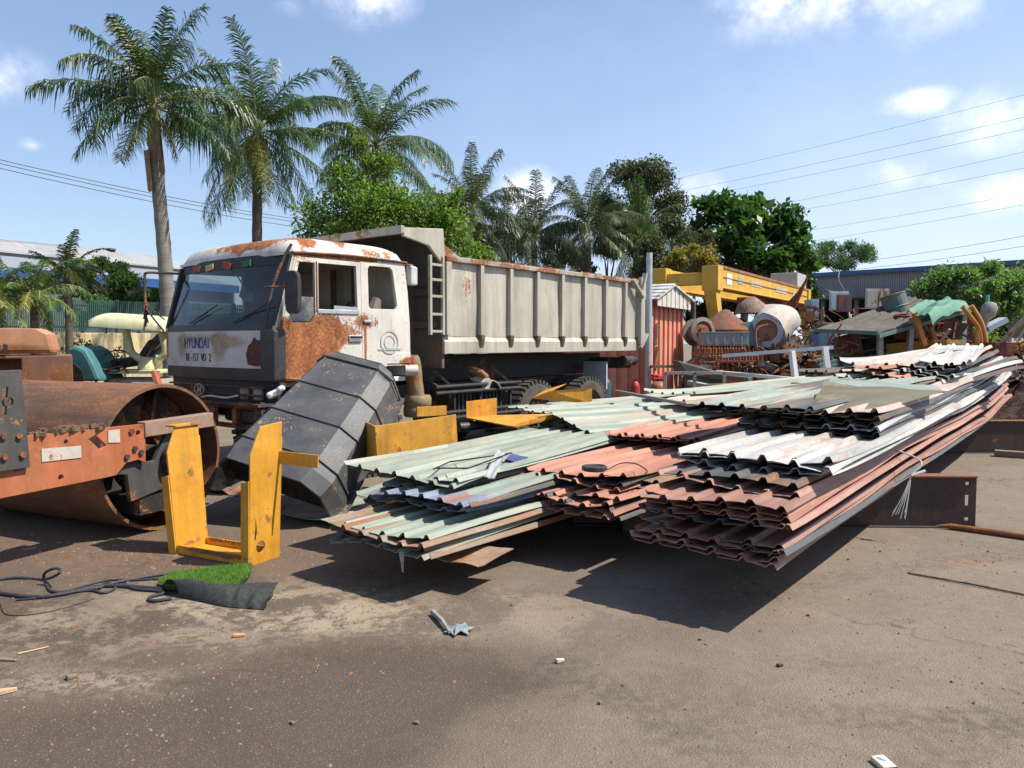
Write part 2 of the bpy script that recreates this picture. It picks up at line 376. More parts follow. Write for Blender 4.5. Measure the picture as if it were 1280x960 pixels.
grit(1500,-40,1320,620,975,.003,.008); grit(900,0,0,0,0,.004,.013,-3.0,6.0,(1.0,.35)); grit(500,0,0,0,0,.004,.011,-1.6,4.8,(.8,.35)); grit(500,0,0,0,0,.004,.012,1.2,4.6,(1.6,.9)); grit(400,0,0,0,0,.004,.012,4.4,6.4,(1.2,.8)); grit(300,0,0,0,0,.004,.011,-1.9,3.7,(.5,.3))
gm = MB(); gm.add(gv, gf); tag(gm.build('gravel', M_grit, None, fix=False), 'loose grit and rust flakes strewn over the yard', kind='stuff')
# ------------------------------------------------------------------ dump truck (x rearwards along the near side, y away, z up)
TA = math.atan2(.777, .629)
TR = Vector((-2.6, 8.46, 0)); TRM = rotz(TA)
def TW(x, y, z): return TR + TRM @ Vector((x, y, z))
W = 2.45
M_cab = metal('cab_paint', (.67,.63,.55), rust=.30, scale=1.6, rough=.5, dirt=.5, chips=.45, edge=.07, streak=(1,1,.5), rustcols=((.075,.027,.014),(.27,.085,.03),(.46,.20,.07)),
   blobs=[((.42,0,1.62),(.42,.12,.36)),((.86,0,1.88),(.38,.12,.22)),((.2,0,1.8),(.2,.12,.2)),((1.38,0,1.97),(.19,.12,.12)),((.02,.34,1.58),(.12,.17,.15)),((.6,0,1.35),(.5,.1,.16)),
          ((.25,.9,2.86),(.2,.6,.12)),((.9,0,2.70),(.8,.1,.025)),((.5,.2,2.88),(.12,.3,.1)),((1.0,.3,2.9),(.12,.3,.1)),((1.6,.1,2.8),(.3,.3,.07)),
          ((1.27,0,1.6),(.02,.1,.3)),((2.0,0,1.45),(.2,.1,.06)),((-.07,1.3,1.72),(.1,.75,.03)),((-.07,1.2,1.56),(.1,.06,.1))])
M_front = metal('cab_front_paint', (.58,.56,.53), rust=.28, scale=1.8, rough=.5, dirt=.3, edge=.3,
   rustcols=((.20,.12,.06),(.36,.25,.15),(.46,.38,.28)), blobs=[((-.08,1.95,1.66),(.08,.13,.15)),((-.08,1.0,1.66),(.08,.16,.17)),((-.08,1.45,1.74),(.08,.6,.06)),((-.08,.75,1.7),(.08,.3,.06))])
M_maroon = metal('maroon_primer', (.10,.022,.018), rust=.3, scale=6, rough=.65)
M_blackp = metal('black_plastic', (.022,.021,.022), rust=.02, scale=3, dirt=.5, rough=.5, col2=(.05,.047,.045))
M_dark = metal('oily_steel', (.03,.027,.025), rust=.28, scale=2.5, rough=.6, dirt=.6)
M_greyb = metal('bed_paint', (.455,.415,.335), rust=.10, scale=1.6, rough=.55, dirt=.6, streak=(1.4,1.4,.3), col2=(.52,.48,.39), chips=.1)
M_rail = metal('bed_rail_paint', (.40,.36,.30), rust=.62, scale=2.2, rough=.6, dirt=.4)
M_bedshade = metal('bed_front_shade_steel', (.10,.088,.075), rust=.42, scale=1.2, rough=.75, dirt=.6)  # base colour darkened for the shade around the cab protector; the rust is real
M_tyre = rough_mat('tyre_rubber', (.045,.040,.034), (.115,.098,.078), 3, .9, .4)
M_bumper = metal('bumper_steel', (.06,.05,.045), rust=.55, scale=2.2, rough=.7, dirt=.4)
M_glass = glass_mat('cab_glass', (.36,.42,.41), -.1, .14)
M_dustglass = glass_mat('dusty_quarter_glass', (.5,.55,.55), .3, 1.0)
M_chrome = flat('dull_chrome', (.55,.55,.53), .35, .5, .8)
M_white = metal('white_paint', (.72,.70,.66), rust=.2, scale=5, rough=.5)
M_navy = flat('navy_lettering', (.035,.06,.22), .6)
M_ink = flat('black_lettering', (.02,.02,.022), .6)
M_seat = rough_mat('seat_vinyl', (.10,.085,.07), (.17,.145,.12), 5, .7, .2)
M_tan = metal('oily_tan_duct', (.30,.21,.11), rust=.3, scale=3, rough=.6, dirt=.6)
M_brass = rough_mat('straw_rag', (.42,.36,.28), (.6,.55,.47), 12, .95, .6)
M_copper = rough_mat('orange_scrap', (.32,.15,.06), (.5,.3,.16), 8, .9, .4)

truck = thing('dump_truck', 'rusty white dump truck with long beige tipping bed parked behind the sheet piles', 'truck', TR, TA)
side = lambda y: (lambda a, b, d: (a, y+d, b))
# --- cab body: near and far side panels, back wall, pillars
cb = MB()
outer = [(.015,1.27),(.0,1.86),(.245,2.70),(1.93,2.73),(1.985,2.35),(2.02,1.95),(2.03,1.40),(1.62,1.40),(1.5,1.30),(1.3,1.27)]
doorhole = [(.075,1.28),(.065,1.86),(.285,2.675),(1.205,2.68),(1.23,1.31)]
rearwin = [(1.32,2.60),(1.35,2.64),(1.68,2.645),(1.725,2.60),(1.80,2.17),(1.775,2.12),(1.36,2.115),(1.33,2.15)]
cb.plate(outer, [doorhole, rearwin], .05, side(0))
cb.plate(outer, [[(.32,2.60),(1.10,2.62),(1.12,2.12),(.28,2.06)]], .05, side(W-.05))
cb.plate([(.05,1.27),(W-.05,1.27),(W-.05,2.70),(.05,2.70)], [], .05, lambda a,b,d: (1.95-.02*(b-1.3)+d, a, b))
cb.box(.08,.05,1.2,1.98,W-.05,1.26)                                    # floor
cb.plate([(.0,1.87),(.0,1.87-.04),(.10,1.83),(.36,2.72),(.25,2.72)], [], .06, side(.0))
o = cb.build('cab_body', M_cab, truck, bevel=.012)
def shutter(name, x0, x1, z0, z1, n, mat):      # pressed panel ridges low on the rear corner
    pass
# pressed recess under the rear window and seam lines
m = MB(); m.prism([(1.62,1.43),(1.75,1.56),(2.02,1.57),(2.02,1.43)], .012, lambda a,b,d: (a,-.012+d,b)); m.build('lower_panel', M_cab, truck, bevel=.006)
# --- door
door_o = [(.085,1.29),(.075,1.86),(.292,2.665),(1.195,2.67),(1.218,1.32)]
h1 = [(.29,2.61),(.53,2.615),(.53,2.03),(.46,1.93),(.22,1.925),(.155,2.05)]
h2 = [(.575,2.615),(1.13,2.62),(1.15,2.085),(.575,2.065)]
m = MB(); m.plate(door_o, [h1, h2], .045, side(-.008)); dr = m.build('door', M_cab, truck, bevel=.01)
dr['label'] = 'driver door with a large patch of orange rust'
m = MB(); m.box(.56,-.022,2.035,1.165,-.006,2.085); m.build('window_sill', M_chrome, dr, bevel=.006)
m = MB(); m.box(1.0,-.03,1.70,1.2,-.004,1.79); m.build('handle_recess', M_chrome, dr, bevel=.02)
m = MB(); m.tube([(1.02,-.045,1.765),(1.18,-.045,1.765)], .014, 8); m.build('handle', M_blackp, dr)
m = MB(); m.plate([(.225,1.935),(.455,1.94),(.525,2.03),(.525,2.22),(.2,2.22),(.165,2.05)], [], .006, side(.01)); m.build('quarter_glass', M_dustglass, dr)
m = MB(); m.tube([(.552,-.004,2.06),(.552,-.004,2.63)], .013, 6); m.build('window_bar', M_bumper, dr)
m = MB(); m.bar((1.145,.0,2.10),(.82,.03,2.11),.02,.05); m.bar((1.13,.02,2.12),(.9,.02,2.05),.02,.03); m.build('loose_window_trim', M_chrome, dr)
m = MB(); m.box(1.24,-.025,1.94,1.36,-.002,1.975); m.build('side_grip', M_chrome, truck, bevel=.008)
# worn round door emblem (raised rings and bars)
m = MB(); E = axis_frame((1.66,-.004,1.70),(0,-1,0))
m.lathe([(.145,0),(.150,.004),(.135,.004),(.135,0)], E, 36); m.lathe([(.085,0),(.090,.004),(.080,.004),(.080,0)], E, 30)
m.box(1.47,-.008,1.60,1.85,-.002,1.622)
em = m.build('door_emblem', metal('faded_emblem', (.42,.43,.40), rust=.25, scale=14), truck)
# --- front: curved panels facing -x
def fx(y, z):
    q = 2*y/W-1; lean = 0 if z < 1.86 else (z-1.86)/(2.70-1.86)*.245
    return -.11*(1-q*q) + lean + .02
def front(name, z0, z1, y0, y1, mat, off=0., th=.03, par=truck):
    m = MB(); n = 20
    for i in range(n):
        a, b = y0+(y1-y0)*i/n, y0+(y1-y0)*(i+1)/n
        m.hexa([(fx(a,z0)-off,a,z0),(fx(b,z0)-off,b,z0),(fx(b,z0)-off+th,b,z0),(fx(a,z0)-off+th,a,z0),
                (fx(a,z1)-off,a,z1),(fx(b,z1)-off,b,z1),(fx(b,z1)-off+th,b,z1),(fx(a,z1)-off+th,a,z1)])
    return m.build(name, mat, par)
fp = front('front_panel', 1.405, 1.835, .03, W-.03, M_front)
front('lower_valance', 1.27, 1.403, .02, W-.02, M_blackp, .004)
front('cowl_strip', 1.837, 1.915, .02, W-.02, M_blackp, .006)
m = MB(); n = 16
zs = [1.9+ (2.60-1.9)*j/4 for j in range(5)]
m.grid(lambda a,b: (fx(.07+(W-.14)*a, 1.9+.70*b)+.004, .07+(W-.14)*a, 1.9+.70*b), 20, 6)
m.build('windshield', M_glass, truck, smooth=True)
front('windshield_header', 2.58, 2.71, .03, W-.03, M_dark, .004)
for ya in (.035, W-.035):
    m = MB(); m.bar((fx(ya,1.9)-.004,ya,1.88),(fx(ya,2.62)-.004,ya,2.66),.05,.05,(1,0,0)); m.build('windshield_seal', M_blackp, truck)
m = MB(); m.tube(smooth_path([(fx(.12,1.86)-.04,.12,1.86),(fx(.1,2.0)-.07,.1,2.05),(fx(.1,2.35)-.08,.1,2.38),(fx(.06,2.6)-.05,.06,2.66),(.24,.02,2.80)],5), .017, 6)
m.build('grab_bar', M_bumper, truck, smooth=True)
for ya, yb in ((.75,.35),(1.7,1.3)):
    m = MB(); m.tube([(fx(ya,1.93)-.02,ya,1.93),(fx(yb,2.08)-.03,yb,2.06)], .008, 5); m.tube([(fx(yb,2.08)-.025,yb-.2,2.14),(fx(yb,2.0)-.02,yb+.25,1.98)], .009, 5)
    m.build('wiper', M_blackp, truck)
# torn maroon patch where the front paint is gone
pts = [(.20,1.50),(.24,1.44),(.34,1.43),(.47,1.45),(.50,1.56),(.46,1.66),(.40,1.70),(.36,1.76),(.30,1.72),(.22,1.74),(.17,1.62)]
m = MB(); m.prism(pts, .004, lambda a,b,d: (fx(a,b)-.005+d, a, b)); m.build('bare_patch', M_maroon, truck)
# black corner deflector
m = MB(); m.plate([(.0,1.28),(.0,1.83),(.03,1.85),(.24,1.85),(.27,1.82),(.27,1.29),(.24,1.26),(.03,1.26)],[],.16,lambda a,b,d: (-.055+d, a-.045, b)); m.build('corner_deflector', M_blackp, truck, bevel=.04)
# roof
def roof(u, v):
    x = .22+ (1.97-.22)*u; y = W*v; a = abs(2*u-1); b = abs(2*v-1)
    h = (1-a**7)*(1-b**9)
    return (x - .05*(1-abs(2*v-1)**2)*(1-u), y, 2.715 + .215*max(0,h)**.5 + .01*u)
m = MB(); m.shell(roof, 22, 22, .03); m.build('cab_roof', M_cab, truck, smooth=True, ang=60)
m = MB()
pts = [(.22,-.012,2.705),(1.0,-.014,2.735),(1.96,-.012,2.725)]
m.tube(smooth_path(pts,6), .016, 6); m.build('drip_rail', M_bumper, truck)
# bits stuck on the sun visor strip
for yy, cc in ((.75,(.03,.16,.07)),(1.15,(.35,.07,.03)),(1.55,(.45,.36,.2)),(1.9,(.30,.10,.05))):
    m = MB(); z=2.60; m.obox((fx(yy,z)-.012, yy, z+.02),(.012,.17,.075), Matrix.Rotation(random.uniform(-.2,.2),3,'X')); m.build('peeling_sticker', flat('sticker_%d'%int(yy*100), cc), truck)
# lettering
def front_text(body, size, y, z, mat, name, sq=1.0):
    M = Matrix(((0,0,-1,fx(y,z)-.002),(-1,0,0,y),(0,1,0,z),(0,0,0,1)))
    return text_mesh(body, size, name, mat, fp, M, .003, sq)
for i, ch in enumerate('HYUNDAI'): front_text(ch, .185, 1.80-.098*(i if i<6 else 5.72), 1.685, M_navy, 'front_letter', .72)
for i, ch in enumerate('BE-157 VD 2'):
    if ch != ' ': front_text(ch, .135, 1.79-.058*i, 1.515, M_ink, 'front_letter', .66)
# grille area
front('grille', .84, 1.268, .06, W-.06, M_dark, -.05)
m = MB()
for k in range(4): m.obox((fx(1.2,1.1)-.0+.05,1.225,.92+.09*k),(.03,2.1,.02))
m.build('grille_bar', M_bumper, truck)
m = MB(); E = Matrix(((0,0,-1,fx(1.45,1.13)+.0),(-1,0,0,1.45),(0,1,0,1.13),(0,0,0,1))) @ Matrix.Diagonal((1.5,1,1,1))
m.lathe([(.062,0),(.062,.02),(.074,.02),(.074,0)], E, 32)
e2 = E
for a, b in (((-.030,-.048),(-.012,.05)),((.012,-.05),(.030,.048)),((-.02,-.012),(.02,.012))):
    A = E @ Vector((a[0],a[1],.01)); B = E @ Vector((b[0],b[1],.01)); m.bar(A,B,.022,.016,(1,0,0))
m.build('oval_emblem', M_chrome, truck)
m = MB(); m.obox((fx(1.4,.98)-.06,1.42,.985),(.012,.32,.115)); pl = m.build('number_plate', M_blackp, truck)
M = Matrix(((0,0,-1,fx(1.4,.98)-.068),(-1,0,0,1.38),(0,1,0,.985),(0,0,0,1))); text_mesh('52', .125, 'plate_number', M_white, pl, M, .001, .8)
# bumper with lamp openings
m = MB(); m.plate([(.05,.72),(W-.05,.72),(W-.05,1.02),(.9,1.03),(.5,1.0),(.08,1.04)], [[(.2,.78),(.52,.78),(.52,.95),(.2,.95)],[(.60,.78),(.95,.78),(.95,.95),(.60,.95)],[(1.5,.78),(1.85,.78),(1.85,.95),(1.5,.95)]], .05, lambda a,b,d: (-.20+d+.06*(2*a/W-1)**2, a, b))
m.box(-.20,.05,.99,.0,W-.05,1.02); m.build('bumper', M_bumper, truck, bevel=.01)
for a in (.36, 2.09):
    m = MB(); m.box(-.13,a-.15,.79,-.08,a+.15,.94); m.build('headlight', M_blackp, truck, bevel=.02)
for a in (.35, .62):
    m = MB(); m.obox((.0,a,1.12),(.05,.16,.16)); m.build('lamp_bracket', metal('dusty_bracket',(.42,.36,.28),rust=.35,scale=6), truck, bevel=.02)
m = MB(); m.tube(smooth_path([(-.18,1.25,1.05),(-.22,1.0,1.08),(-.2,.7,1.07),(-.16,.5,1.1)],5), .012, 6); m.build('dangling_pipe', M_chrome, truck)
# mirrors: near black oval mirror, rear white one, pipe loop on the far side
m = MB(); E = axis_frame((.13,-.15,2.25),(-1,-.35,0))
m.plate([(.085*math.copysign(abs(math.cos(a))**.6,math.cos(a)),.235*math.copysign(abs(math.sin(a))**.45,math.sin(a))) for a in [k*math.pi/14 for k in range(28)]],[],.07,lambda a,b,d: tuple(E @ Vector((a,b,d-.035))))
mi = m.build('side_mirror', M_blackp, truck, bevel=.025)
m = MB(); m.tube([(-.06,.09,2.31),(.10,-.12,2.31)], .013, 6); m.build('mirror_arm', M_bumper, truck)
m = MB(); m.plate([(-.1,0),(.1,0),(.1,.24),(-.1,.26)],[],.10,lambda a,b,d:(2.06+a*.6,-.05+d,2.44+b)); m.build('rear_lamp', metal('lamp_white',(.55,.54,.52),rust=.25,scale=8), truck, bevel=.02)
m = MB(); m.tube([(1.95,-.012,2.70),(2.07,-.01,2.70)], .014, 6); m.build('lamp_arm', M_bumper, truck)
m = MB(); m.tube(smooth_path([(.2,W-.02,2.60),(.12,W+.3,2.62),(-.02,W+.42,2.62),(-.04,W+.44,2.55),(-.04,W+.44,2.2),(-.04,W+.44,1.95)],5), .018, 6)
m.tube([(-.04,W+.44,2.15),(0,W+.05,1.85)], .012, 5); m.tube([(-.04,W+.44,2.2),(0,W+.02,2.0)], .010, 5)
for k in range(7): 
    a = random.uniform(0,6); m.bar((-.04,W+.44,2.22-.03*k),(-.04+.03*math.cos(a),W+.44+.03*math.sin(a),2.16-.05*k),.016,.016)
m.build('mirror_loop', M_bumper, truck, smooth=True)
# interior
m = MB()
for y0 in (.28, 1.55):
    m.box(.95,y0,1.35,1.5,y0+.6,1.68)
    m.hexa([(1.42,y0,1.6),(1.58,y0,1.6),(1.58,y0+.6,1.6),(1.42,y0+.6,1.6),(1.62,y0+.06,2.25),(1.74,y0+.06,2.25),(1.74,y0+.54,2.25),(1.62,y0+.54,2.25)])
m.build('seat', M_seat, truck, bevel=.05)
m = MB(); m.hexa([(.06,.08,1.45),(.36,.08,1.45),(.36,W-.08,1.45),(.06,W-.08,1.45),(.06,.08,1.88),(.42,.08,1.92),(.42,W-.08,1.92),(.06,W-.08,1.88)])
m.obox((.28,1.0,1.95),(.25,.7,.12)); m.obox((.3,1.75,1.94),(.2,.35,.09)); m.build('dashboard', M_seat, truck, bevel=.03)
m = MB(); E = axis_frame((.52,.62,2.02),(-.5,0,.86)); m.lathe([(.2+.014*math.cos(a),.014*math.sin(a)) for a in [k*math.pi/4 for k in range(8)]], E, 24, True); m.tube([(.52,.62,2.02),(.36,.62,1.8)],.03,8)
for a in (0.2,2.3,4.4): m.tube([E@Vector((0,0,0)),E@Vector((.2*math.cos(a),.2*math.sin(a),0))],.012,5)
m.build('steering_wheel', M_blackp, truck)
m = MB(); m.obox((.50,1.35,2.30),(.10,.16,.13),Matrix.Rotation(.5,3,'X')); m.tube([(.3,1.3,2.58),(.5,1.35,2.35)],.01,5); m.build('hanging_fan', M_white, truck, bevel=.03)
m = MB()
for yy in (.9, 1.35): m.bar((1.85,yy,1.9),(1.85,yy,2.7),.08,.04)
m.tube(smooth_path([(1.45,.14,1.95),(1.5,.12,2.1),(1.56,.12,2.25)],4),[.07,.10,.06],8); m.build('bunk_post', M_seat, truck, smooth=True)
# --- chassis
m = MB()
for y0 in (.72, 1.6): m.box(.1,y0,.82,7.6,y0+.09,1.10)
for xx in (.6,2.2,3.2,4.1,5.6,7.5): m.box(xx,.8,.86,xx+.1,1.62,1.06)
m.build('chassis', M_dark, truck)
m = MB(); m.box(.35,.75,.7,1.5,1.7,1.25); m.build('engine', M_dark, truck, bevel=.05)
for x0, nm in ((2.95,'tool_box'),(3.55,'fuel_tank')):
    m = MB(); m.box(x0,.18,.55,x0+.5 if nm=='tool_box' else x0+.75,.68,1.0); m.build(nm, M_dark, truck, bevel=.04)
for z in (1.085,1.00,.72,.64):
    m = MB(); m.tube([(2.55,.06,z),(3.4,.05,z+.004),(4.42,.06,z)], .028, 8); m.build('side_guard_rail', M_blackp, truck, smooth=True)
for pa, pb in [((xx,.10,.55),(xx,.10,1.12)) for xx in (2.95,3.5,4.2)]+[((2.7,.12,1.05),(2.55,.5,1.35)),((2.9,.12,1.1),(2.62,.3,1.38)),((4.2,.12,1.1),(3.95,.3,1.36))]:
    m = MB(); m.bar(pa,pb,.05,.035); m.build('guard_bracket', M_dark, truck)
m = MB()
for k in range(13): m.box(3.0+.085*k,.145,.62,3.045+.085*k,.178,1.0)
m.build('cooling_fins', M_blackp, truck)
m = MB(); m.obox((3.6,.2,1.24),(.3,.22,.06),Matrix.Rotation(.3,3,'Y')@rotz(.4)); m.obox((3.55,.22,1.30),(.26,.12,.05),Matrix.Rotation(.25,3,'Y')); m.build('loose_lid', M_copper, truck, bevel=.02)
m = MB()
m.shell(lambda a,b:(3.5+.4*a,.05+.25*b-.06*(a>.1)*(a<.95),1.2-.17*(1-b)**.5*(.6+.4*math.sin(9*a))-.03*math.sin(14*a)),10,8,.012); m.build('hanging_rag', M_brass, truck, smooth=True)
# air intake: duct, cleaner drum, step
m = MB(); m.tube(smooth_path([(2.18,.16,1.52),(2.22,.16,1.30),(2.24,.14,1.12),(2.26,.14,1.0)],4),[.10,.12,.125,.125,.125,.12,.115,.11,.11,.11,.11,.11,.11],12); m.build('intake_duct', M_tan, truck, smooth=True)
m = MB(); m.lathe([(0,0),(.17,0),(.19,.03),(.19,.12),(.175,.14),(.19,.16),(.19,.25),(.17,.29),(0,.29)], Matrix.Translation((2.3,.16,.70)), 20); m.build('air_cleaner', M_tan, truck, smooth=True)
m = MB(); m.tube([(1.95,.02,1.34),(2.0,-.02,1.34),(2.08,-.06,1.34)],.075,12); m.tube([(2.075,-.06,1.34),(2.085,-.065,1.34)],.04,10); m.build('mount_bush', M_cab, truck, smooth=True)
m = MB(); m.obox((2.1,.1,1.47),(.14,.1,.12),rotz(.3)); m.build('red_lamp', flat('red_plastic',(.30,.05,.04)), truck, bevel=.03)
# --- wheels
def make_wheel(x, y0, wd, r):
    t = MB(); n = 18
    E = axis_frame((x, y0, r), (0,1,0))
    prof = [(r*.56,.03),(r*.62,.0),(r*.86,.0),(r*.95,.03),(r,.07),(r,wd-.07),(r*.95,wd-.03),(r*.86,wd),(r*.62,wd),(r*.56,wd-.03)]
    t.lathe(prof, E, 40)
    for k in range(34):                               # tread lugs
        a = 2*math.pi*k/34
        for s in (0,1):
            c = E @ Vector((math.cos(a+.05*s)*r*.985, math.sin(a+.05*s)*r*.985, wd*(.22+.56*s)))
            Mx = Matrix.Rotation(0,3,'X'); rad = (E.to_3x3() @ Vector((math.cos(a),math.sin(a),0))); tn = (E.to_3x3() @ Vector((-math.sin(a),math.cos(a),0))); ax = E.to_3x3() @ Vector((0,0,1))
            t.obox(c, (.06, .055, wd*.40), Matrix((rad,tn,ax)).transposed())
    wh = t.build('wheel', M_tyre, truck, smooth=True, ang=35)
    m = MB(); m.lathe([(0,.09),(.10,.09),(.11,.03),(.14,.03),(.15,.12),(r*.42,.13),(r*.52,.04),(r*.57,.02),(r*.57,.06),(r*.5,.09)], E, 28)
    for k in range(10):
        a = 2*math.pi*k/10; c = E @ Vector((.19*math.cos(a),.19*math.sin(a),.10)); m.lathe([(0,0),(.018,0),(.018,.04),(0,.04)], axis_frame(c,(0,-1,0)), 6)
    m.build('rim', M_rim, wh, smooth=True)
M_rim = metal('rim_steel',(.10,.085,.07),rust=.5,scale=5,rough=.7)
for x, y0, wd, r in ((1.42,.06,.30,.53),(1.42,W-.36,.30,.53),(4.88,.05,.56,.54),(6.42,.05,.56,.54),(4.88,W-.6,.56,.54),(6.42,W-.6,.56,.54)): make_wheel(x,y0,wd,r)
m = MB(); m.lathe([(0,0),(.08,0),(.08,2.1),(0,2.1)], axis_frame((4.88,.15,.54),(0,1,0)),10); m.lathe([(0,0),(.08,0),(.08,2.1),(0,2.1)], axis_frame((6.42,.15,.54),(0,1,0)),10); m.build('axle', M_dark, truck)
# --- tipping bed
B0, B1, ZB, ZP, ZT = 2.66, 7.96, 1.545, 1.80, 2.80
bed = MB()
bed.box(B0, .012, ZP-.02, B1, .06, ZT+.03)                     # near side sheet, bulged a little between its ribs
bed.grid(lambda a,b: (B0+(B1-B0)*a, -.006+.014*noise.noise(Vector((a*11,b*2.2,4)))-.010*math.sin(math.pi*b)*abs(math.sin(math.pi*((B1-B0)*a-.72)/.668)), ZP-.02+(ZT-ZP+.05)*b), 90, 10)
bed.box(B0, W-.02, ZP-.02, B1, W+.03, ZT+.03)
bed.box(B0, .05, ZP-.16, B1, W-.02, ZP-.10)                   # floor
bd = bed.build('dump_bed', M_greyb, truck)
m = MB()
m.prism([(0.,ZB),(-.045,ZB+.0),(-.045,ZP-.09),(.0,ZP-.02),(.05,ZP-.02),(.05,ZB)],B1-B0-.12,lambda a,b,d:(B0-.04+d,a,b)); sk=m.build('side_skirt', M_greyb, truck, bevel=.006)
m = MB(); m.box(B0-.02,-.075,ZT+.0,B1+.05,.06,ZT+.075); m.box(B0-.02,W-.05,ZT,B1+.05,W+.06,ZT+.075); m.build('top_rail', M_rail, truck, bevel=.012)
m = MB()
for k in range(40):
    xx = random.uniform(B0+.8,B1-.1); m.obox((xx,random.uniform(-.02,.05),ZT+.08),(random.uniform(.03,.14),.05,random.uniform(.01,.05)),rotz(random.uniform(0,3))@Matrix.Rotation(random.uniform(-.5,.5),3,'X'))
rd_ = m.build('rail_debris', rough_mat('rust_flakes',(.18,.07,.03),(.33,.17,.07),10), truck); rd_['kind'] = 'stuff'
xs = [B0+.03]+[B0+.72+.668*k for k in range(7)]+[B1-.06]
for i, xx in enumerate(xs):
    wd = .075 if 0 < i < 8 else .10
    m = MB(); m.box(xx-wd/2,-.072,ZP-.0,xx+wd/2,-.002,ZT-.004)
    rb = m.build('side_rib', M_greyb, truck, bevel=.006)
    if 0 < i < 8:
        m = MB(); m.prism([(-.083,ZP+.0),(-.083,ZP-.055),(-.052,ZP-.17),(-.047,ZP-.17),(-.047,ZP-.09),(-.0,ZP-.0)],.075,lambda a,b,d:(xx-.04+d,a,b)); m.build('rib_foot', M_bedshade, rb)
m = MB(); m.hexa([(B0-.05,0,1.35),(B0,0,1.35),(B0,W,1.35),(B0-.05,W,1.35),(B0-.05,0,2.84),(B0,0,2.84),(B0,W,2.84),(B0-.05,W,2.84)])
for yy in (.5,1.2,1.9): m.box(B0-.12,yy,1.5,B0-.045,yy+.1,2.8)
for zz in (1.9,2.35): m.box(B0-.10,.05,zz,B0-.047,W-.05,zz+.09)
m.build('front_wall', M_bedshade, truck)
# cab protector
m = MB()
near = [(1.90,3.06),(1.90,3.17),(2.62,3.235),(2.66,2.86),(2.64,2.78),(2.58,2.78),(2.35,2.98)]
m.plate(near, [], .05, side(-.03)); fw_ = MB(); fw_.plate(near, [], .05, side(W-.02))
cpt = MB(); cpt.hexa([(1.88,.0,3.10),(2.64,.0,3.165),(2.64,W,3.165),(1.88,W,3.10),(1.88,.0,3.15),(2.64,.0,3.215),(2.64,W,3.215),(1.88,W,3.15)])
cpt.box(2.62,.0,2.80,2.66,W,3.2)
cp = m.build('cab_protector', M_greyb, truck, bevel=.008); cpt.build('protector_roof', M_bedshade, cp); fw_.build('far_wing', M_greyb, cp)
m = MB(); m.box(1.84,-.04,3.09,1.905,W+.04,3.19); m.build('protector_lip', M_rail, cp, bevel=.01)
m = MB(); m.prism([(2.66,2.87),(2.66,3.05),(3.0,2.89)],.04,side(.02)); m.build('corner_gusset', M_rail, truck)
lad = MB()
for xx in (2.36,2.60): lad.box(xx-.02,-.055,1.80,xx+.02,-.01,2.86)
for zz in (1.83,2.06,2.30,2.52,2.72): lad.box(2.34,-.05,zz,2.62,-.015,zz+.035)
lad.build('ladder', M_greyb, truck, bevel=.004)
# tailgate with end posts and side arm
m = MB(); m.box(B1+.02,-.05,ZB+.1,B1+.10,W+.05,ZT); m.build('tailgate', M_greyb, truck, bevel=.01)
m = MB(); m.box(B1-.10,-.11,ZP-.15,B1+.06,-.045,ZT+.12); m.build('end_post', M_greyb, truck, bevel=.012)
for pa, pb in (((B1-.42,-.10,ZT+.06),(B1-.06,-.12,ZT-.26)),((B1-.1,-.12,ZT-.1),(B1+.02,-.12,ZT+.2)),((B1-.1,-.09,ZP-.2),(B1+.15,-.09,ZP+.06))):
    m = MB(); m.bar(pa,pb,.04,.09,(0,1,0)); m.build('tailgate_arm', M_greyb, truck)
m = MB(); m.box(B1-.55,.1,1.22,B1-.1,1.2,1.42); m.tube([(B1-.5,.05,1.36),(B1-.1,.05,1.36)],.10,10); m.build('hinge_gear', M_dark, truck, smooth=True)
m = MB(); m.box(6.98,.1,.85,7.02,.6,1.35); m.build('mud_flap', flat('pale_flap',(.40,.45,.46)), truck)
m = MB(); m.box(2.8,.7,1.12,7.7,.85,1.5); m.box(2.8,1.55,1.12,7.7,1.7,1.5); m.build('bed_subframe', M_dark, truck)
m = MB(); m.tube([(2.5,1.22,1.2),(2.6,1.22,2.4)],.09,12); m.tube([(2.42,1.22,.8),(2.5,1.22,1.2)],.12,12); m.build('hoist_cylinder', M_dark, truck, smooth=True)
# greenery and rust flakes collected along the far rail stay out
# ------------------------------------------------------------------ road roller at the left
RA = math.atan2(-.42, .906); RO = Vector((-3.17, 6.95, 0)); RMx = rotz(RA)
M_drum = metal('drum_steel', (.115,.065,.04), rust=.5, scale=1.8, rough=.72, dirt=.5, streak=(.4,2,2), edge=.5, col2=(.17,.10,.06))
M_drumin = metal('drum_inside', (.05,.035,.028), rust=.5, scale=2.2, rough=.8, dirt=.5)
M_rorange = metal('roller_orange', (.44,.115,.045), rust=.28, scale=1.8, rough=.6, dirt=.45, col2=(.50,.17,.075), chips=.25, edge=.2,
   blobs=[((.16,-.25,.98),(.1,.2,.05)),((.16,-.3,.7),(.1,.12,.12))])
M_steelg = metal('grey_bracket', (.07,.066,.062), rust=.2, scale=3, rough=.65, dirt=.5)
rol = thing('road_roller', 'rusty orange road roller front end with a hollow steel drum at the left edge', 'road roller', RO, RA)
r = .66; E = axis_frame((0,0,r),(1,0,0))
m = MB(); m.lathe([(r-.028,-.34),(r-.028,0),(r,0),(r,-2.15),(0,-2.15)], E, 72)
dr = m.build('drum', M_drum, rol, smooth=True)
m = MB(); m.lathe([(0,-.36),(.2,-.36),(.2,-.30),(.24,-.30),(.24,-.36),(r-.03,-.36)], E, 56)
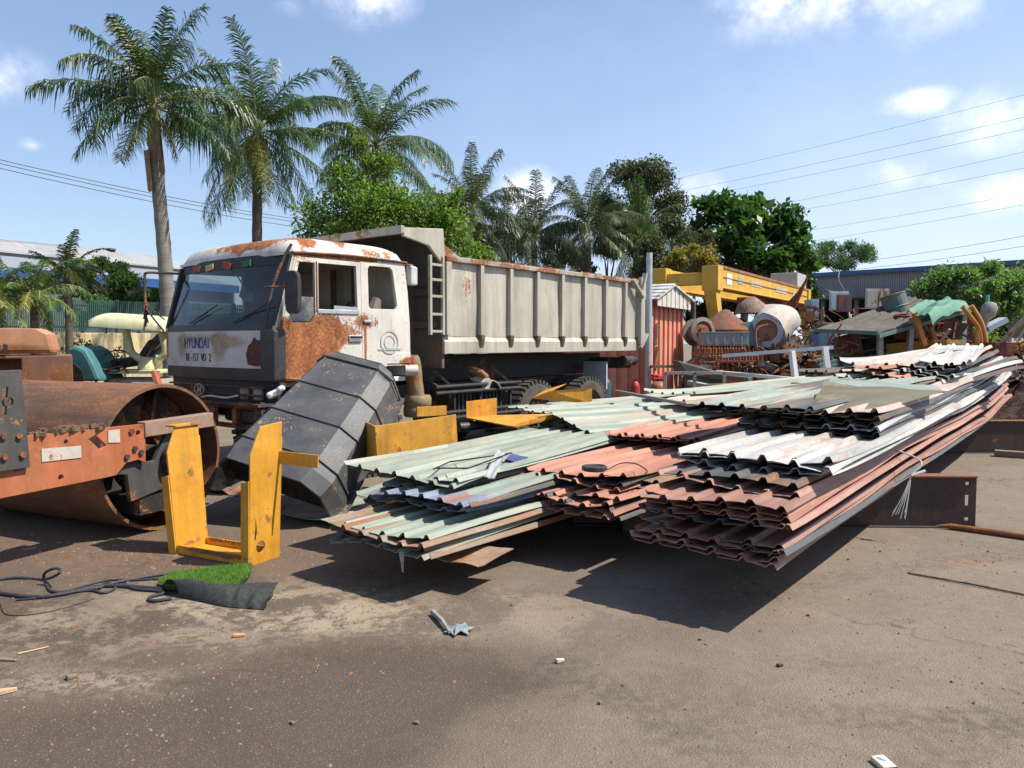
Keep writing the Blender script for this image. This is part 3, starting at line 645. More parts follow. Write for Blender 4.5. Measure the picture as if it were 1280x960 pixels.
for k in range(6):
    a = k*math.pi/3+.3; p = E @ Vector((.24*math.cos(a),.24*math.sin(a),-.30)); q = E @ Vector((.62*math.cos(a),.62*math.sin(a),-.30)); m.bar(p,q,.03,.14,(1,0,0))
m.build('drum_disc', M_drumin, dr, smooth=True)
# side plate of the yoke
Yp = lambda a,b,d: (.165-d, a, b)
circ = lambda c,z,rr,n=14: [(c+rr*math.cos(2*math.pi*k/n), z+rr*math.sin(2*math.pi*k/n)) for k in range(n)]
slot = [(-.86,.93),(-.80,.955),(-.70,.86),(-.76,.83)]
m = MB(); m.plate([(-2.6,.56),(-2.6,1.02),(-.33,1.0),(-.33,.66),(-.40,.70),(-.52,.69),(-.62,.60),(-.75,.595)], [slot, circ(-1.43,.80,.05), circ(-1.05,.93,.018), circ(-1.1,.66,.022), circ(-.4,.93,.022)], .035, Yp)
yk = m.build('yoke_plate', M_rorange, rol, bevel=.006)
m = MB(); m.plate([(-1.25,.80),(-1.25,.90),(-.93,.885),(-.93,.79)],[],.003,lambda a,b,d:(.172-d,a,b)); m.build('maker_plate', metal('pale_tin_plate',(.52,.47,.40),rust=.3,scale=9,rough=.5), yk)
m = MB(); m.plate([(-.69,.88),(-.69,.98),(-.58,.98),(-.58,.87)],[],.003,lambda a,b,d:(.172-d,a,b)); m.build('paper_tag', flat('old_paper',(.5,.45,.36)), yk)
for c in ((-.47,.95),(-.52,.74),(-.38,.76),(-.44,.80)):
    m = MB(); m.lathe([(0,0),(.024,0),(.024,.018),(0,.018)], axis_frame((.165,*c),(1,0,0)), 6); m.build('bolt', M_bumper, yk)
m = MB(); m.plate([(-.62,.60),(-.50,.69),(-.40,.70),(-.33,.66),(-.2,.66),(-.06,.9),(.12,.95),(.12,.42),(-.1,.40),(-.45,.34),(-.48,.58)],[circ(.0,.66,.1)],.05,lambda a,b,d:(.12-d,a,b)); m.build('axle_bracket', M_steelg, rol, bevel=.006)
m = MB(); m.bar((.13,-.34,.95),(.13,.42,.97),.10,.13); m.build('frame_arm', metal('worn_arm',(.30,.20,.15),rust=.45,scale=4,rough=.6), rol, bevel=.006)
m = MB(); m.tube([(-.32,0,.66),(.2,0,.66)],.10,20); m.lathe([(0,.2),(.15,.2),(.15,.14),(0,.14)],axis_frame((0,0,.66),(1,0,0)),20); m.build('axle', M_drumin, rol, smooth=True)
m = MB(); m.box(-.3,-.35,.2,.1,.28,.36); m.bar((.02,-.1,.3),(.05,.35,.28),.06,.2); m.build('scraper', M_dark, rol)
m = MB(); sl=[(-1.56,1.16),(-1.52,1.18),(-1.50,1.38),(-1.54,1.37)]
m.plate([(-1.62,.78),(-1.70,1.46),(-1.66,1.50),(-1.40,1.50),(-1.36,.78)],[sl, circ(-1.5,1.27,.035)],.028,lambda a,b,d:(.205-d,a,b)); br=m.build('upright_bracket', M_steelg, rol, bevel=.004)
for c in ((-1.55,1.03),(-1.44,1.02),(-1.55,.88),(-1.42,.88)):
    m = MB(); m.lathe([(0,0),(.022,0),(.022,.02),(0,.02)], axis_frame((.205,*c),(1,0,0)), 6); m.build('bolt', M_bumper, br)
m = MB()
for k in range(60): m.obox((.14+random.uniform(-.03,.02),random.uniform(-1.3,-.7),1.005+random.uniform(0,.03)),(random.uniform(.02,.07),random.uniform(.02,.06),.03),rotz(random.uniform(0,3)))
m.build('caked_dirt', rough_mat('dry_soil',(.10,.065,.04),(.2,.13,.085),9), yk)
m = MB(); m.box(-2.3,-.15,.45,-2.16,.15,.95); m.bar((-2.2,-2.6,.8),(-2.2,.1,.8),.05,.4); m.bar((.1,-2.5,.8),(-2.2,-2.5,.8),.1,.35); m.build('yoke_frame', M_rorange, rol)

# orange machine body behind the drum
PB = Vector((-6.5,9.06,0))
M_hood = metal('faded_orange_hood', (.50,.21,.10), rust=.28, scale=2.0, rough=.6, dirt=.35, col2=(.56,.29,.16), edge=.3, blobs=[((.4,-.0,1.62),(.7,.2,.05))])
M_hood2 = metal('brown_chassis', (.21,.095,.055), rust=.5, scale=2.2, rough=.7, dirt=.5)
pv = thing('paving_machine', 'old orange engine hood on a brown chassis behind the roller drum', 'machine', PB, R(28))
m = MB(); m.plate([(-1.6,1.56),(-1.6,1.87),(.82,1.87),(.93,1.80),(.97,1.56)],[],1.2,lambda a,b,d:(a,d,b)); hd=m.build('engine_hood', M_hood, pv, bevel=.05)
m = MB()
for k in range(11):
    for j in range(3): m.obox((.1+.075*k-.4, -.004, 1.60+.035*j),(.05,.012,.012),Matrix.Rotation(.5,3,'Y'))
m.build('hood_vent', M_blackp, hd)
m = MB(); m.plate([(-1.6,1.08),(-1.6,1.54),(1.14,1.54),(1.14,1.14),(.85,1.08)],[[(-1.2,1.36),(.6,1.36),(.6,1.50),(-1.2,1.50)]],.12,lambda a,b,d:(a,.02+d,b)); m.box(-1.6,.4,1.1,1.1,1.15,1.54); m.build('side_chassis', M_hood2, pv, bevel=.012)
m = MB(); m.obox((-.35,.0,1.46),(.05,.03,.1)); m.build('latch', M_steelg, pv)
m = MB(); m.lathe([(.2,0),(.5,0),(.56,.06),(.56,.3),(.5,.36),(.2,.36)], axis_frame((.65,.2,.56),(0,1,0)), 30); m.lathe([(0,.1),(.2,.1)],axis_frame((.65,.2,.56),(0,1,0)),20); m.build('tyre', M_tyre, pv, smooth=True)
m = MB(); m.lathe([(.2,0),(.5,0),(.56,.06),(.56,.3),(.5,.36),(.2,.36)], axis_frame((-1.0,.2,.56),(0,1,0)), 30); m.build('tyre', M_tyre, pv, smooth=True)

# small cream tractor between the wall and the truck
M_cream = metal('cream_paint', (.62,.62,.36), rust=.12, scale=3, rough=.5, dirt=.3)
M_teal = metal('teal_paint', (.06,.20,.21), rust=.18, scale=3.5, rough=.5, dirt=.45)
tq = D(160,470,11.2); tq.z = 0
tr = thing('small_tractor', 'small cream and teal tractor with a sunshade behind the roller', 'tractor', tq, 0)
s = 11.2/960
def tp(u, v, dy=0): q = D(u, v, 11.2+dy); return Vector(q) - tq
m = MB(); a = tp(124,405); b = tp(209,405)
m.shell(lambda p,q:(a.x-.02+(b.x-a.x+.04)*p+.0, -.25+.9*q, a.z+.0+.13*(1-abs(2*p-1)**6)*(1-abs(2*q-1)**6)**.5-.02*p+.05*(1-p)),14,10,.09); cn=m.build('sunshade', M_cream, tr, smooth=True, ang=70)
for (u0,u1,u2,v2) in ((156,162,182,452),(201,205,196,446)):
    m = MB(); m.tube(smooth_path([tp(u0,406,.1),tp(u0+4,425,.1),tp(u1+2,440,.1),tp((u1+u2)/2,447,.1),tp(u2,v2,.1)],5),.055,10); m.build('sunshade_post', M_cream, tr, smooth=True)
m = MB(); c = tp(184,458,.1); m.lathe([(0,.14),(.09,.14),(.13,.0),(.13,-.05),(0,-.05)],Matrix.Translation(c),14); m.obox(tp(180,464,.2),(.75,.6,.05)); m.build('fender', M_cream, tr, bevel=.01)
m = MB(); P0 = tp(100,0)
m.plate([(-.24,0),(-.22,.25),(-.12,.45),(.02,.50),(.14,.44),(.24,.25),(.34,0)],[],.7,lambda a_,b_,d:(P0.x+a_,-.4+d,tp(0,475).z+b_)); m.build('hood', M_teal, tr, bevel=.05)
m = MB(); m.plate([(-.12,0),(-.1,.16),(.0,.26),(.1,.16),(.14,0)],[],.02,lambda a_,b_,d:(P0.x+a_,-.43+d,tp(0,475).z+b_)); m.build('grille', M_dark, tr)
m = MB(); E = axis_frame(tp(145,451,0),(.15,-.7,.6)); m.lathe([(.2+.011*math.cos(q),.011*math.sin(q)) for q in [k*math.pi/3 for k in range(6)]],E,24,True)
for q in (0,2.1,4.2): m.tube([E@Vector((0,0,0)),E@Vector((.2*math.cos(q),.2*math.sin(q),0))],.008,5)
m.tube([E@Vector((0,0,0)),E@Vector((0,0,-.5))],.018,6); m.build('steering_wheel', M_blackp, tr)
m = MB(); c=tp(165,452,.3); m.obox(c,(.45,.4,.14),Matrix.Rotation(-.15,3,'Y')); c=tp(188,440,.4); m.obox(c,(.12,.4,.4),Matrix.Rotation(.6,3,'Y')); m.build('seat', M_blackp, tr, bevel=.04)
m = MB(); m.box(-.35,-.1,.45,.5,.5,1.18); m.build('gear_housing', metal('speckled_housing',(.36,.31,.25),rust=.35,scale=7,rough=.7), tr, bevel=.08)
m = MB(); m.bar(tp(193,465,-.2),tp(205,500,-.3),.16,.05,(1,0,0)); m.build('drawbar', M_rorange, tr)
m = MB(); m.tube([tp(180,448,.3),tp(206,425,.4)],.02,6); m.build('lever', metal('yellow_lever',(.55,.40,.05),rust=.2),tr)
m = MB(); m.tube([tp(188,450,.35),tp(210,428,.5)],.055,8); m.tube([tp(190,428,.3),tp(207,414,.4)],.04,8); m.build('hydraulic_pipe', metal('blue_grey_pipe',(.10,.14,.22),rust=.15),tr)
m = MB(); m.lathe([(.1,0),(.42,0),(.46,.06),(.46,.22),(.42,.28),(.1,.28)],axis_frame((.4,.5,.46),(0,1,0)),28); m.build('wheel', M_tyre, tr, smooth=True)
m = MB(); m.lathe([(.1,0),(.42,0),(.46,.06),(.46,.22),(.42,.28),(.1,.28)],axis_frame((-.5,.0,.46),(0,1,0)),28); m.build('wheel', M_tyre, tr, smooth=True)
m = MB(); m.tube(smooth_path([tp(103,452,-.2),tp(115,455,-.2),tp(120,475,-.2),tp(118,490,-.2)],4),.02,6); m.tube(smooth_path([tp(118,455,-.1),tp(132,462,-.2),tp(150,458,-.1),tp(160,466,-.2)],4),.014,6); m.build('hose', metal('dark_red_hose',(.2,.05,.035),rust=.2),tr, smooth=True)

# ------------------------------------------------------------------ yellow U-shaped channel frame
M_yel = metal('yellow_paint', (.65,.295,.025), rust=.20, scale=2.6, rough=.5, dirt=.5, col2=(.70,.34,.035), chips=.5,
              rustcols=((.06,.025,.012),(.22,.08,.03),(.36,.17,.05)), blobs=[((.0,.2,.62),(.1,.05,.06)),((.8,.2,.68),(.1,.04,.05)),((.1,.1,1.02),(.3,.4,.03)),((.4,.1,.06),(.5,.3,.03))], rand=.0)
M_yel2 = metal('yellow_beam_paint', (.60,.285,.03), rust=.24, scale=4.0, rough=.55, dirt=.55, chips=.9, rustcols=((.05,.02,.012),(.12,.045,.022),(.26,.11,.04)), rand=.08)
ya = G(218,692); yb = G(313,709); yd = (yb-ya); YL = yd.length; YA = math.atan2(yd.y, yd.x)
yf = thing('channel_frame', 'yellow U-shaped steel channel frame standing in front of the black tank', 'steel frame', ya, YA)
def column(x, lean, hgt, mir, hole):
    m = MB(); f = lambda a,b,d: (x - lean*b + d*mir, a, b)
    poly = [(0,.0),(.30,.0),(.33,hgt+.02),(.10,hgt),(.0,hgt*.80)]
    m.plate(poly, [circ(.11,.13,.045,18)] if hole else [], .014, f)
    g = lambda a,b,d: (x - lean*b - .07 + a, -.012+d, b)
    m.plate([(0,0),(.082,0),(.078,hgt*.62),(.0,hgt*.60)],[],.012,lambda a,b,d:(x-lean*b-.07+a,-.012+d,b))
    m.plate([(0,0),(.082,0),(.078,hgt*.9),(.0,hgt*.9)],[],.012,lambda a,b,d:(x-lean*b-.07+a,.302+d+.03*b,b))
    m.box(x-lean*hgt-.09,.09,hgt-.012,x-lean*hgt+.03,.345,hgt+.004) if not hole else None
    return m.build('column', M_yel, yf, bevel=.003)
column(.02,.11,1.02,1,False); column(YL-.02,-.03,1.06,1,True)
m = MB(); m.box(.035,-.0,.003,YL-.035,.014,.075); m.box(.035,.29,.003,YL-.035,.304,.075); m.box(.035,.015,.004,YL-.035,.289,.016); m.build('base_channel', M_yel, yf, bevel=.003)
m = MB(); m.tube(smooth_path([(YL-.055,.13,.80),(YL-.02,.05,.60),(YL+.005,.06,.3),(YL+.003,.05,.2)],5),.004,5); m.build('hanging_wire', M_ink, yf)
m = MB(); m.bar((YL+.0,.30,.80),(YL+.36,.36,.78),.012,.10); m.build('side_strap', M_yel, yf)

# ------------------------------------------------------------------ black ribbed tank cover leaning on the truck
M_blk = metal('weathered_black', (.078,.079,.080), rust=.0, scale=2.0, rough=.44, dirt=.5, col2=(.135,.134,.13), chips=.95, rustcols=((.34,.27,.23),(.42,.38,.32),(.30,.17,.08)), edge=.2, bump=.22, streak=(.5,1,1))
p0 = D(340,598,7.15); p1 = D(446,464,8.15)
ax = (p1-p0).normalized(); cr = Vector((.93,-.30,-.16)); cr = (cr-ax*cr.dot(ax)).normalized(); nm = cr.cross(ax)
TL = (p1-p0).length
tk = thing('ribbed_tank_cover', 'weathered black ribbed half-octagon tank cover leaning against the truck', 'tank cover', (p0.x,p0.y,0))
def tkp(s, c, h): return p0 + ax*s + cr*c + nm*h - Vector((p0.x,p0.y,0))
prof = [(-.64,-.34),(-.60,.04),(-.43,.20),(.43,.20),(.60,.04),(.64,-.34)]
def tap(s): return 1.04-.27*s/TL
def tank_ring(m, s0, s1, off, th, k0=1, k1=1, lip=False):
    n = len(prof); vs = []
    for (sv, k) in ((s0,k0),(s1,k1)):
        k *= tap(sv)
        for o_ in (off, off-th):
            for (c,h) in prof:
                L = math.hypot(c, h+.3); vs.append(tkp(sv, c*k*(1+o_/ .6), h*k + o_))
    f = []
    for i in range(n-1):
        f += [(i,i+1,2*n+i+1,2*n+i),(n+i+1,n+i,3*n+i,3*n+i+1),(i+1,i,n+i,n+i+1),(2*n+i,2*n+i+1,3*n+i+1,3*n+i)]
    f += [(0,2*n,3*n,n),(n-1,2*n-1,4*n-1,3*n-1)]
    m.add(vs, f)
m = MB(); tank_ring(m, -.05, .12, .0, .02, .93, 1.0); tank_ring(m, .12, TL-.1, .0, .02); tank_ring(m, TL-.1, TL+.08, .0, .02, 1.0, .86)
n=len(prof)
vs=[tkp(TL+.08,c*.86*tap(TL),h*.86*tap(TL)) for c,h in prof]; m.add(vs,[tuple(range(n))])
sh = m.build('shell', M_blk, tk, bevel=.03)
for k in range(4):
    m = MB(); s0 = .22+.42*k; tank_ring(m, s0, s0+.022, .014, .02); m.build('rib', M_blk, tk, bevel=.006)
m = MB()
for c,h in ((-.65,-.33),(.65,-.33)): m = MB(); m.bar(tkp(-.05,c*tap(0),h*tap(0)),tkp(TL,c*tap(TL),h*tap(TL)),.06,.03,nm); m.build('edge_flange', M_blk, tk)
m = MB(); vs=[tkp(.06,c*.99,h*.98-.01) for c,h in prof]; m.add(vs+[v+ax*.01 for v in vs],[tuple(range(n)),tuple(range(n,2*n))]); m.build('inner_bulkhead', M_dark, tk)
# pale broken lamp stuck at its upper left edge
q = D(343,492,7.9); m = MB(); Mq = rotz(.4)@Matrix.Rotation(-.4,3,'Y'); m.obox((0,0,0),(.16,.10,.07),Mq); m.obox((.07,0,.05),(.08,.09,.06),Mq); 
tag(m.build('broken_lamp', M_white, None, bevel=.025, loc=q), 'small white broken lamp body beside the black tank cover', 'lamp')

# ------------------------------------------------------------------ loose yellow steel pieces
def box_beam(name, label, pts, h, th, cat='steel beam', extra=None):
    """open angle: a standing face along pts[0]->pts[1] and a return towards pts[2]"""
    o = Vector(pts[0]); t_ = thing(name, label, cat, o)
    a, b, c = [Vector(p)-o for p in pts]
    m = MB(); m.bar(a+Vector((0,0,h/2)), b+Vector((0,0,h/2)), th, h); m.build('web', M_yel2, t_, bevel=.003)
    m = MB(); m.bar(a+Vector((0,0,h/2)), c+Vector((0,0,h/2)), th, h*.98); m.build('return_flange', M_yel2, t_, bevel=.003)
    d = b + (c-a)*.9; e = b-(b-a)*.06
    if extra: 
        m = MB(); m.bar(e+Vector((0,0,h*.55)), d-(b-a)*.06+Vector((0,0,h*.55)), th, h*.9); m.build('end_flange', M_yel2, t_, bevel=.003)
    return t_
bA = D(470,580,7.2); bB = D(571,562,7.75); bC = D(455,570,7.62)
box_beam('yellow_beam', 'yellow box beam with rust specks lying on pale sheets by the black tank', [bA,bB,bC], .36, .014, extra=False)
sA = D(521,521,8.5); sB = D(558,519,8.75); sC = D(522,520,8.9)
box_beam('yellow_angle', 'short yellow angle piece behind the rust-specked box beam', [sA,sB,sC], .11, .012)
q0 = D(583,520,9.0); tb = thing('bent_bracket', 'bent yellow bracket with one upright plate beside the truck side rails', 'bracket', q0)
def L(p): return Vector(p)-q0
m = MB(); a=L(D(583,524,9.0)); b=L(D(621,519,9.3)); m.hexa([a,b,b+Vector((0,.012,0)),a+Vector((0,.012,0)),a+Vector((0,0,.21)),b+Vector((0,0,.21)),b+Vector((0,.012,.21)),a+Vector((0,.012,.21))]); m.build('upright_plate', M_yel2, tb)
m = MB(); P4=[D(583,523,9.0),D(645,535,8.45),D(716,518,9.0),D(622,520,9.35)]; P4=[L(p) for p in P4]; m.hexa(P4+[p+Vector((0,0,.012)) for p in P4]); m.build('base_plate', M_yel2, tb)
m = MB(); a=L(D(645,535,8.45)); b=L(D(716,518,9.0)); m.hexa([a,b,b+Vector((0,.012,0)),a+Vector((0,.012,0)),a+Vector((0,0,.05)),b+Vector((0,0,.05)),b+Vector((0,.012,.05)),a+Vector((0,.012,.05))]); m.build('lip', M_yel2, tb)
m = MB(); m.tube([(0,0,0),(.9,.55,.02)],.055,12); tag(m.build('black_pipe', M_blackp, None, smooth=True, loc=D(574,534,8.9)),'black pipe lying under the bent yellow bracket','pipe')
q0 = D(665,498,10.4); tb = thing('yellow_plate', 'folded yellow plate lying in front of the rear wheels of the truck', 'plate', q0)
m = MB(); a=Vector(); b=D(740,505,10.6)-q0; m.hexa([a,b,b+Vector((0,.012,0)),a+Vector((0,.012,0)),a+Vector((.25,0,.1)),b+Vector((0,0,.22)),b+Vector((0,.012,.22)),a+Vector((.25,.012,.1))]); m.build('face_plate', M_yel2, tb)
m = MB(); c=D(683,487,10.9)-q0; m.hexa([a,a+Vector((.25,0,.09)),c+Vector((.3,.3,.06)),c+Vector((0,.3,-.03)),a+Vector((0,0,.01)),a+Vector((.25,0,.1)),c+Vector((.3,.3,.07)),c+Vector((0,.3,-.02))]); m.build('fold', M_yel2, tb)

# ------------------------------------------------------------------ turf mat, cables, litter
M_turf = leaf_mat('turf_blades',(.07,.16,.02),(.17,.33,.05),None,3,.6,.25)
M_turfb = rough_mat('turf_backing',(.024,.03,.027),(.06,.068,.062),30,.85,.6)
c0 = G(270,735); tm = thing('turf_mat', 'folded artificial turf mat, green pile up on one half and black backing on the other', 'turf mat', c0)
gp = [G(u,v)-c0 for u,v in ((196,735),(213,722),(268,715),(316,711),(312,725),(299,737),(250,742),(210,741))]
m = MB(); m.prism([(p.x,p.y) for p in gp], .012, lambda a,b,d:(a,b,.022+d)); tb0 = m.build('turf_base', M_turfb, tm)
vs=[];fs=[]
def inpoly(x,y,P):
    r_=False; j=len(P)-1
    for i in range(len(P)):
        if (P[i].y>y)!=(P[j].y>y) and x<(P[j].x-P[i].x)*(y-P[i].y)/(P[j].y-P[i].y)+P[i].x: r_=not r_
        j=i
    return r_
xs_=[p.x for p in gp]; ys_=[p.y for p in gp]
while len(fs)<6500:
    x=random.uniform(min(xs_),max(xs_)); y=random.uniform(min(ys_),max(ys_))
    if not inpoly(x,y,gp): continue
    a=random.uniform(0,6.28); l=random.uniform(.016,.034); k=len(vs); wv=.0022
    vs += [(x-wv*math.sin(a),y+wv*math.cos(a),.033),(x+wv*math.sin(a),y-wv*math.cos(a),.033),(x+random.uniform(-.02,.02),y+random.uniform(-.02,.02),.033+l)]; fs.append((k,k+1,k+2))
m=MB(); m.add(vs,fs); pile=m.build('turf_pile', M_turf, tm, fix=False); pile['kind']='stuff'
A,B_,C_,D_ = [G(u,v)-c0 for u,v in ((199,737),(345,733),(330,763),(225,748))]
def fold(p,q):
    top = A.lerp(B_,p); bot = D_.lerp(C_,p); x = top.lerp(bot,q)
    z = .030+max(0,.085*math.sin(math.pi*min(1,q**1.5)))*(.55+.45*math.sin(3*p+1)) + .035*math.sin(46*p+6*q)*max(0,p-.55)*(q>.4)*2 + .01*noise.noise(Vector((p*6,q*4,0)))
    return (x.x+.02*math.sin(7*p), x.y-.035*math.sin(math.pi*p)*q, max(.008,z*(1-.7*q**12)))
m = MB(); m.shell(fold, 60, 14, .008); m.build('folded_backing', M_turfb, tm, smooth=True, ang=80)
M_cable = rough_mat('cable_rubber',(.022,.022,.026),(.05,.05,.056),12,.6,.15,spec=.4)
cables = [([(-20,738),(40,746),(80,742),(130,732),(190,735),(205,738)],.013,'thick black hose straightest along the ground towards the turf mat'),
 ([(-20,727),(20,722),(55,724),(72,718),(75,712),(66,711),(55,718),(58,730),(70,740),(120,735),(150,727),(215,716),(235,714)],.010,'black cable twisted into a standing loop at the left'),
 ([(20,750),(60,745),(130,726),(170,725),(215,722)],.007,'thin black cable lying over the thick hose'),
 ([(60,745),(110,738),(128,741),(140,738),(146,730),(130,729),(125,736)],.008,'thin black cable with a small kinked loop'),
 ([(155,730),(170,736),(195,738),(205,741),(188,746),(190,751),(215,748)],.011,'short black cable ending under the turf mat')]
for pts,rr,lab in cables:
    P_=[]
    for i,(u,v) in enumerate(pts):
        z = rr+.002
        p = G(u,v,z); P_.append(p)
    if 'standing loop' in lab:
        for i,hh in ((3,.06),(4,.14),(5,.16),(6,.10)): P_[i]=D(*pts[i],P_[7].y+.02*(i-5)); P_[i].z=max(P_[i].z,rr)
    o0=P_[0]; m=MB(); m.tube([p-o0 for p in smooth_path(P_,6)],rr,8); tag(m.build('power_cable', M_cable, None, smooth=True, loc=o0), lab,'cable','black cables on the ground')
P_=[G(u,v,.004) for u,v in ((0,755),(8,768),(40,768),(80,760),(118,748))]; m=MB(); m.tube([p-P_[0] for p in smooth_path(P_,6)],.003,5); tag(m.build('wire', M_ink, None, loc=P_[0]),'thin dark wire on the ground below the black cables','wire')
M_wood = rough_mat('pale_wood',(.42,.28,.15),(.6,.45,.28),6,.85,.3,(1,8,8)); M_wood2 = rough_mat('grey_wood',(.16,.12,.09),(.27,.21,.16),6,.9,.3,(1,8,8))
def litter(name,label,cat,u,v,size,rot,mat,z=.0,bevel=.003,taper=.6):
    g_=G(u,v); sx,sy,sz=[k/2 for k in size]; m=MB()
    m.hexa([(-sx,-sy,0),(sx,-sy*taper,0),(sx,sy*taper,0),(-sx,sy,0),(-sx,-sy,sz*2),(sx*.96,-sy*taper,sz*1.4),(sx*.98,sy*taper*.8,sz*1.5),(-sx*.97,sy*.9,sz*2)])
    return tag(m.build(name,mat,None,bevel=bevel,loc=(g_.x,g_.y,.003+z),rz=rot),label,cat)
litter('wood_splinter','long pale wood splinter on the ground at the left','wood piece',42,814,(.15,.013,.008),.75,M_wood)
litter('wood_scrap','dark wood scrap at the left edge below the pale splinter','wood piece',8,826,(.12,.03,.012),-.1,M_wood2)
litter('wood_chunk','tan broken wood chunk at the lower left edge','wood piece',8,867,(.09,.04,.025),.6,M_wood,taper=.3)
litter('clay_shard','small orange clay shard on the dusty asphalt','shard',299,796,(.065,.03,.018),.3,rough_mat('clay',(.5,.22,.10),(.62,.33,.17),9))
litter('bark_bit','small brown bark bit near the lower left','bark',90,848,(.05,.035,.02),.8,M_wood2)
litter('paper_scrap','tiny crumpled pale scrap in the middle of the yard','paper scrap',700,828,(.05,.03,.02),.5,flat('pale_scrap',(.5,.42,.34)))
litter('dark_pebble','tiny dark pebble right of the dark oil stain','pebble',975,833,(.035,.025,.012),.3,M_dark)
for k,(u,v) in enumerate(((875,800),(1100,690),(1060,700),(640,757),(365,905),(1235,690),(1190,640),(520,905),(750,880),(1010,770))):
    litter('small_stone','small stone scattered on the open asphalt','stone',u,v,(random.uniform(.015,.03),.018,.012),random.uniform(0,3),M_wood2)['group']='small stones on the asphalt'
# rag with a stick
rg = G(570,790); rt = thing('torn_rag','torn grey-blue rag tied to a short stick on the asphalt','rag',rg)
M_rag = rough_mat('rag_cloth',(.13,.17,.19),(.25,.29,.31),14,.95,.4)
pl=[(-.01,.10),(.03,.07),(.05,.10),(.07,.03),(.11,.02),(.07,-.02),(.08,-.07),(.03,-.05),(.0,-.10),(-.03,-.05),(-.07,-.04),(-.05,.0),(-.08,.05),(-.03,.05)]
def ragp(a,b,d): return (a, b, .006+d+.022*(noise.noise(Vector((a*22,b*22,3)))+.6))
vsr=[ragp(0,0,.015)]+[ragp(a,b,0) for a,b in pl]+[ragp(a*.55,b*.55,.008) for a,b in pl]; n=len(pl)
fsr=[(0,1+n+i,1+n+(i+1)%n) for i in range(n)]+[(1+i,1+(i+1)%n,1+n+(i+1)%n,1+n+i) for i in range(n)]
m=MB(); m.add(vsr,fsr); ro=m.build('cloth',M_rag,rt); so_=ro.modifiers.new('thick','SOLIDIFY'); so_.thickness=.003
m=MB(); m.tube([G(541,765,.02)-rg,G(552,775,.03)-rg,G(562,790,.02)-rg],[.018,.014,.010],7); m.build('stick',rough_mat('grey_stick',(.22,.22,.19),(.35,.34,.3),9),rt)
# cigarette box
cg=G(1104,958); ct=thing('cigarette_box','small flattened cigarette box, white and orange, at the bottom edge','box',cg,.15)
m=MB(); m.box(-.028,-.044,.002,.028,.044,.023); m.build('carton',flat('cream_card',(.66,.55,.38)),ct,bevel=.002)
m=MB(); m.box(-.0275,-.047,.004,.0275,-.0445,.021); m.build('printed_side',flat('brown_print',(.10,.04,.05)),ct)
m=MB(); m.box(-.022,-.02,.0235,.026,.036,.0245); lb=m.build('front_label',flat('white_card',(.72,.72,.72)),ct)
m=MB(); m.plate([(-.018,.024),(-.004,.028),(.008,.006),(.012,-.010),(-.004,-.002),(-.014,.010)],[],.001,lambda a,b,d:(a,b,.0246+d)); m.build('blue_mark',flat('blue_print',(.10,.22,.55)),lb)
m=MB(); m.box(-.028,.036,.0232,-.0,.044,.0242); m.build('orange_band',flat('orange_print',(.6,.25,.06)),ct)
# bars lying on the right
p,q=G(1135,716,.008),G(1300,747,.008); m=MB(); m.tube([(0,0,0),(q-p)*.5+Vector((0,0,.004)),q-p],.007,7); tag(m.build('reinforcing_bar',metal('bar_steel',(.05,.04,.035),rust=.4,scale=6),None,loc=p),'thin dark steel bar lying alone on the open asphalt at the right','steel bar')
p,q=G(1170,657,.03),G(1320,676,.03); m=MB(); m.tube([(0,0,0),(.12,-.02,0),q-p],[.004,.026,.028],9); tag(m.build('rusty_rod',metal('rod_steel',(.13,.085,.06),rust=.6,scale=4),None,smooth=True,loc=p),'thick pointed rusty rod in front of the beam end with three holes','rod')
p,q=G(1243,566,.05),G(1330,572,.05); m=MB(); m.bar((0,0,0),q-p,.14,.09); tag(m.build('timber_baulk',M_wood2,None,loc=p,bevel=.008),'brown timber baulk at the foot of the farther steel beam','timber')
# ------------------------------------------------------------------ stacks of corrugated roofing sheets
PD = Vector((.62,.785,0)).normalized(); PN = Vector((-PD.y, PD.x, 0))
PO = Vector((1.576, 4.39, 0)); PA = math.atan2(PD.y, PD.x)
def PW(s, t, z): return PO + PD*s + PN*t + Vector((0,0,z))
def sheet_mat(name, col, col2, rust, streakrust=RUST, rough=.6, rand=.16, dirt=.6):
    return metal(name, col, rust=rust, scale=2.2, rough=rough, dirt=dirt, streak=(.35,2.2,1), grime=(.5,7,1), col2=col2, rustcols=streakrust, rand=rand, edge=.25, bump=.15)
M_terra = sheet_mat('terracotta_sheet',(.355,.145,.095),(.46,.225,.155),.20,((.08,.03,.022),(.20,.065,.04),(.40,.20,.14)))
M_terra2= sheet_mat('faded_red_sheet',(.32,.15,.11),(.43,.24,.18),.26,((.06,.03,.025),(.18,.08,.06),(.40,.28,.22)))
M_orng  = sheet_mat('orange_tile_sheet',(.42,.17,.11),(.52,.255,.17),.15,((.10,.035,.025),(.25,.08,.05),(.45,.22,.14)))
M_wht   = sheet_mat('white_sheet',(.46,.455,.42),(.60,.59,.55),.24)
M_mint  = sheet_mat('mint_sheet',(.29,.345,.275),(.40,.44,.35),.27,((.16,.10,.06),(.34,.22,.14),(.48,.36,.25)))
M_mint2 = sheet_mat('grey_green_sheet',(.24,.30,.25),(.36,.40,.33),.34)
M_blue  = sheet_mat('blue_grey_sheet',(.13,.17,.24),(.25,.29,.36),.3)
M_rusty = sheet_mat('rust_eaten_sheet',(.22,.17,.12),(.34,.28,.20),.55)
M_olive = sheet_mat('olive_sheet',(.13,.11,.055),(.19,.165,.09),.35,((.06,.045,.025),(.12,.09,.05),(.2,.15,.09)))
M_drk   = sheet_mat('dark_sheet',(.05,.055,.055),(.12,.13,.125),.3)
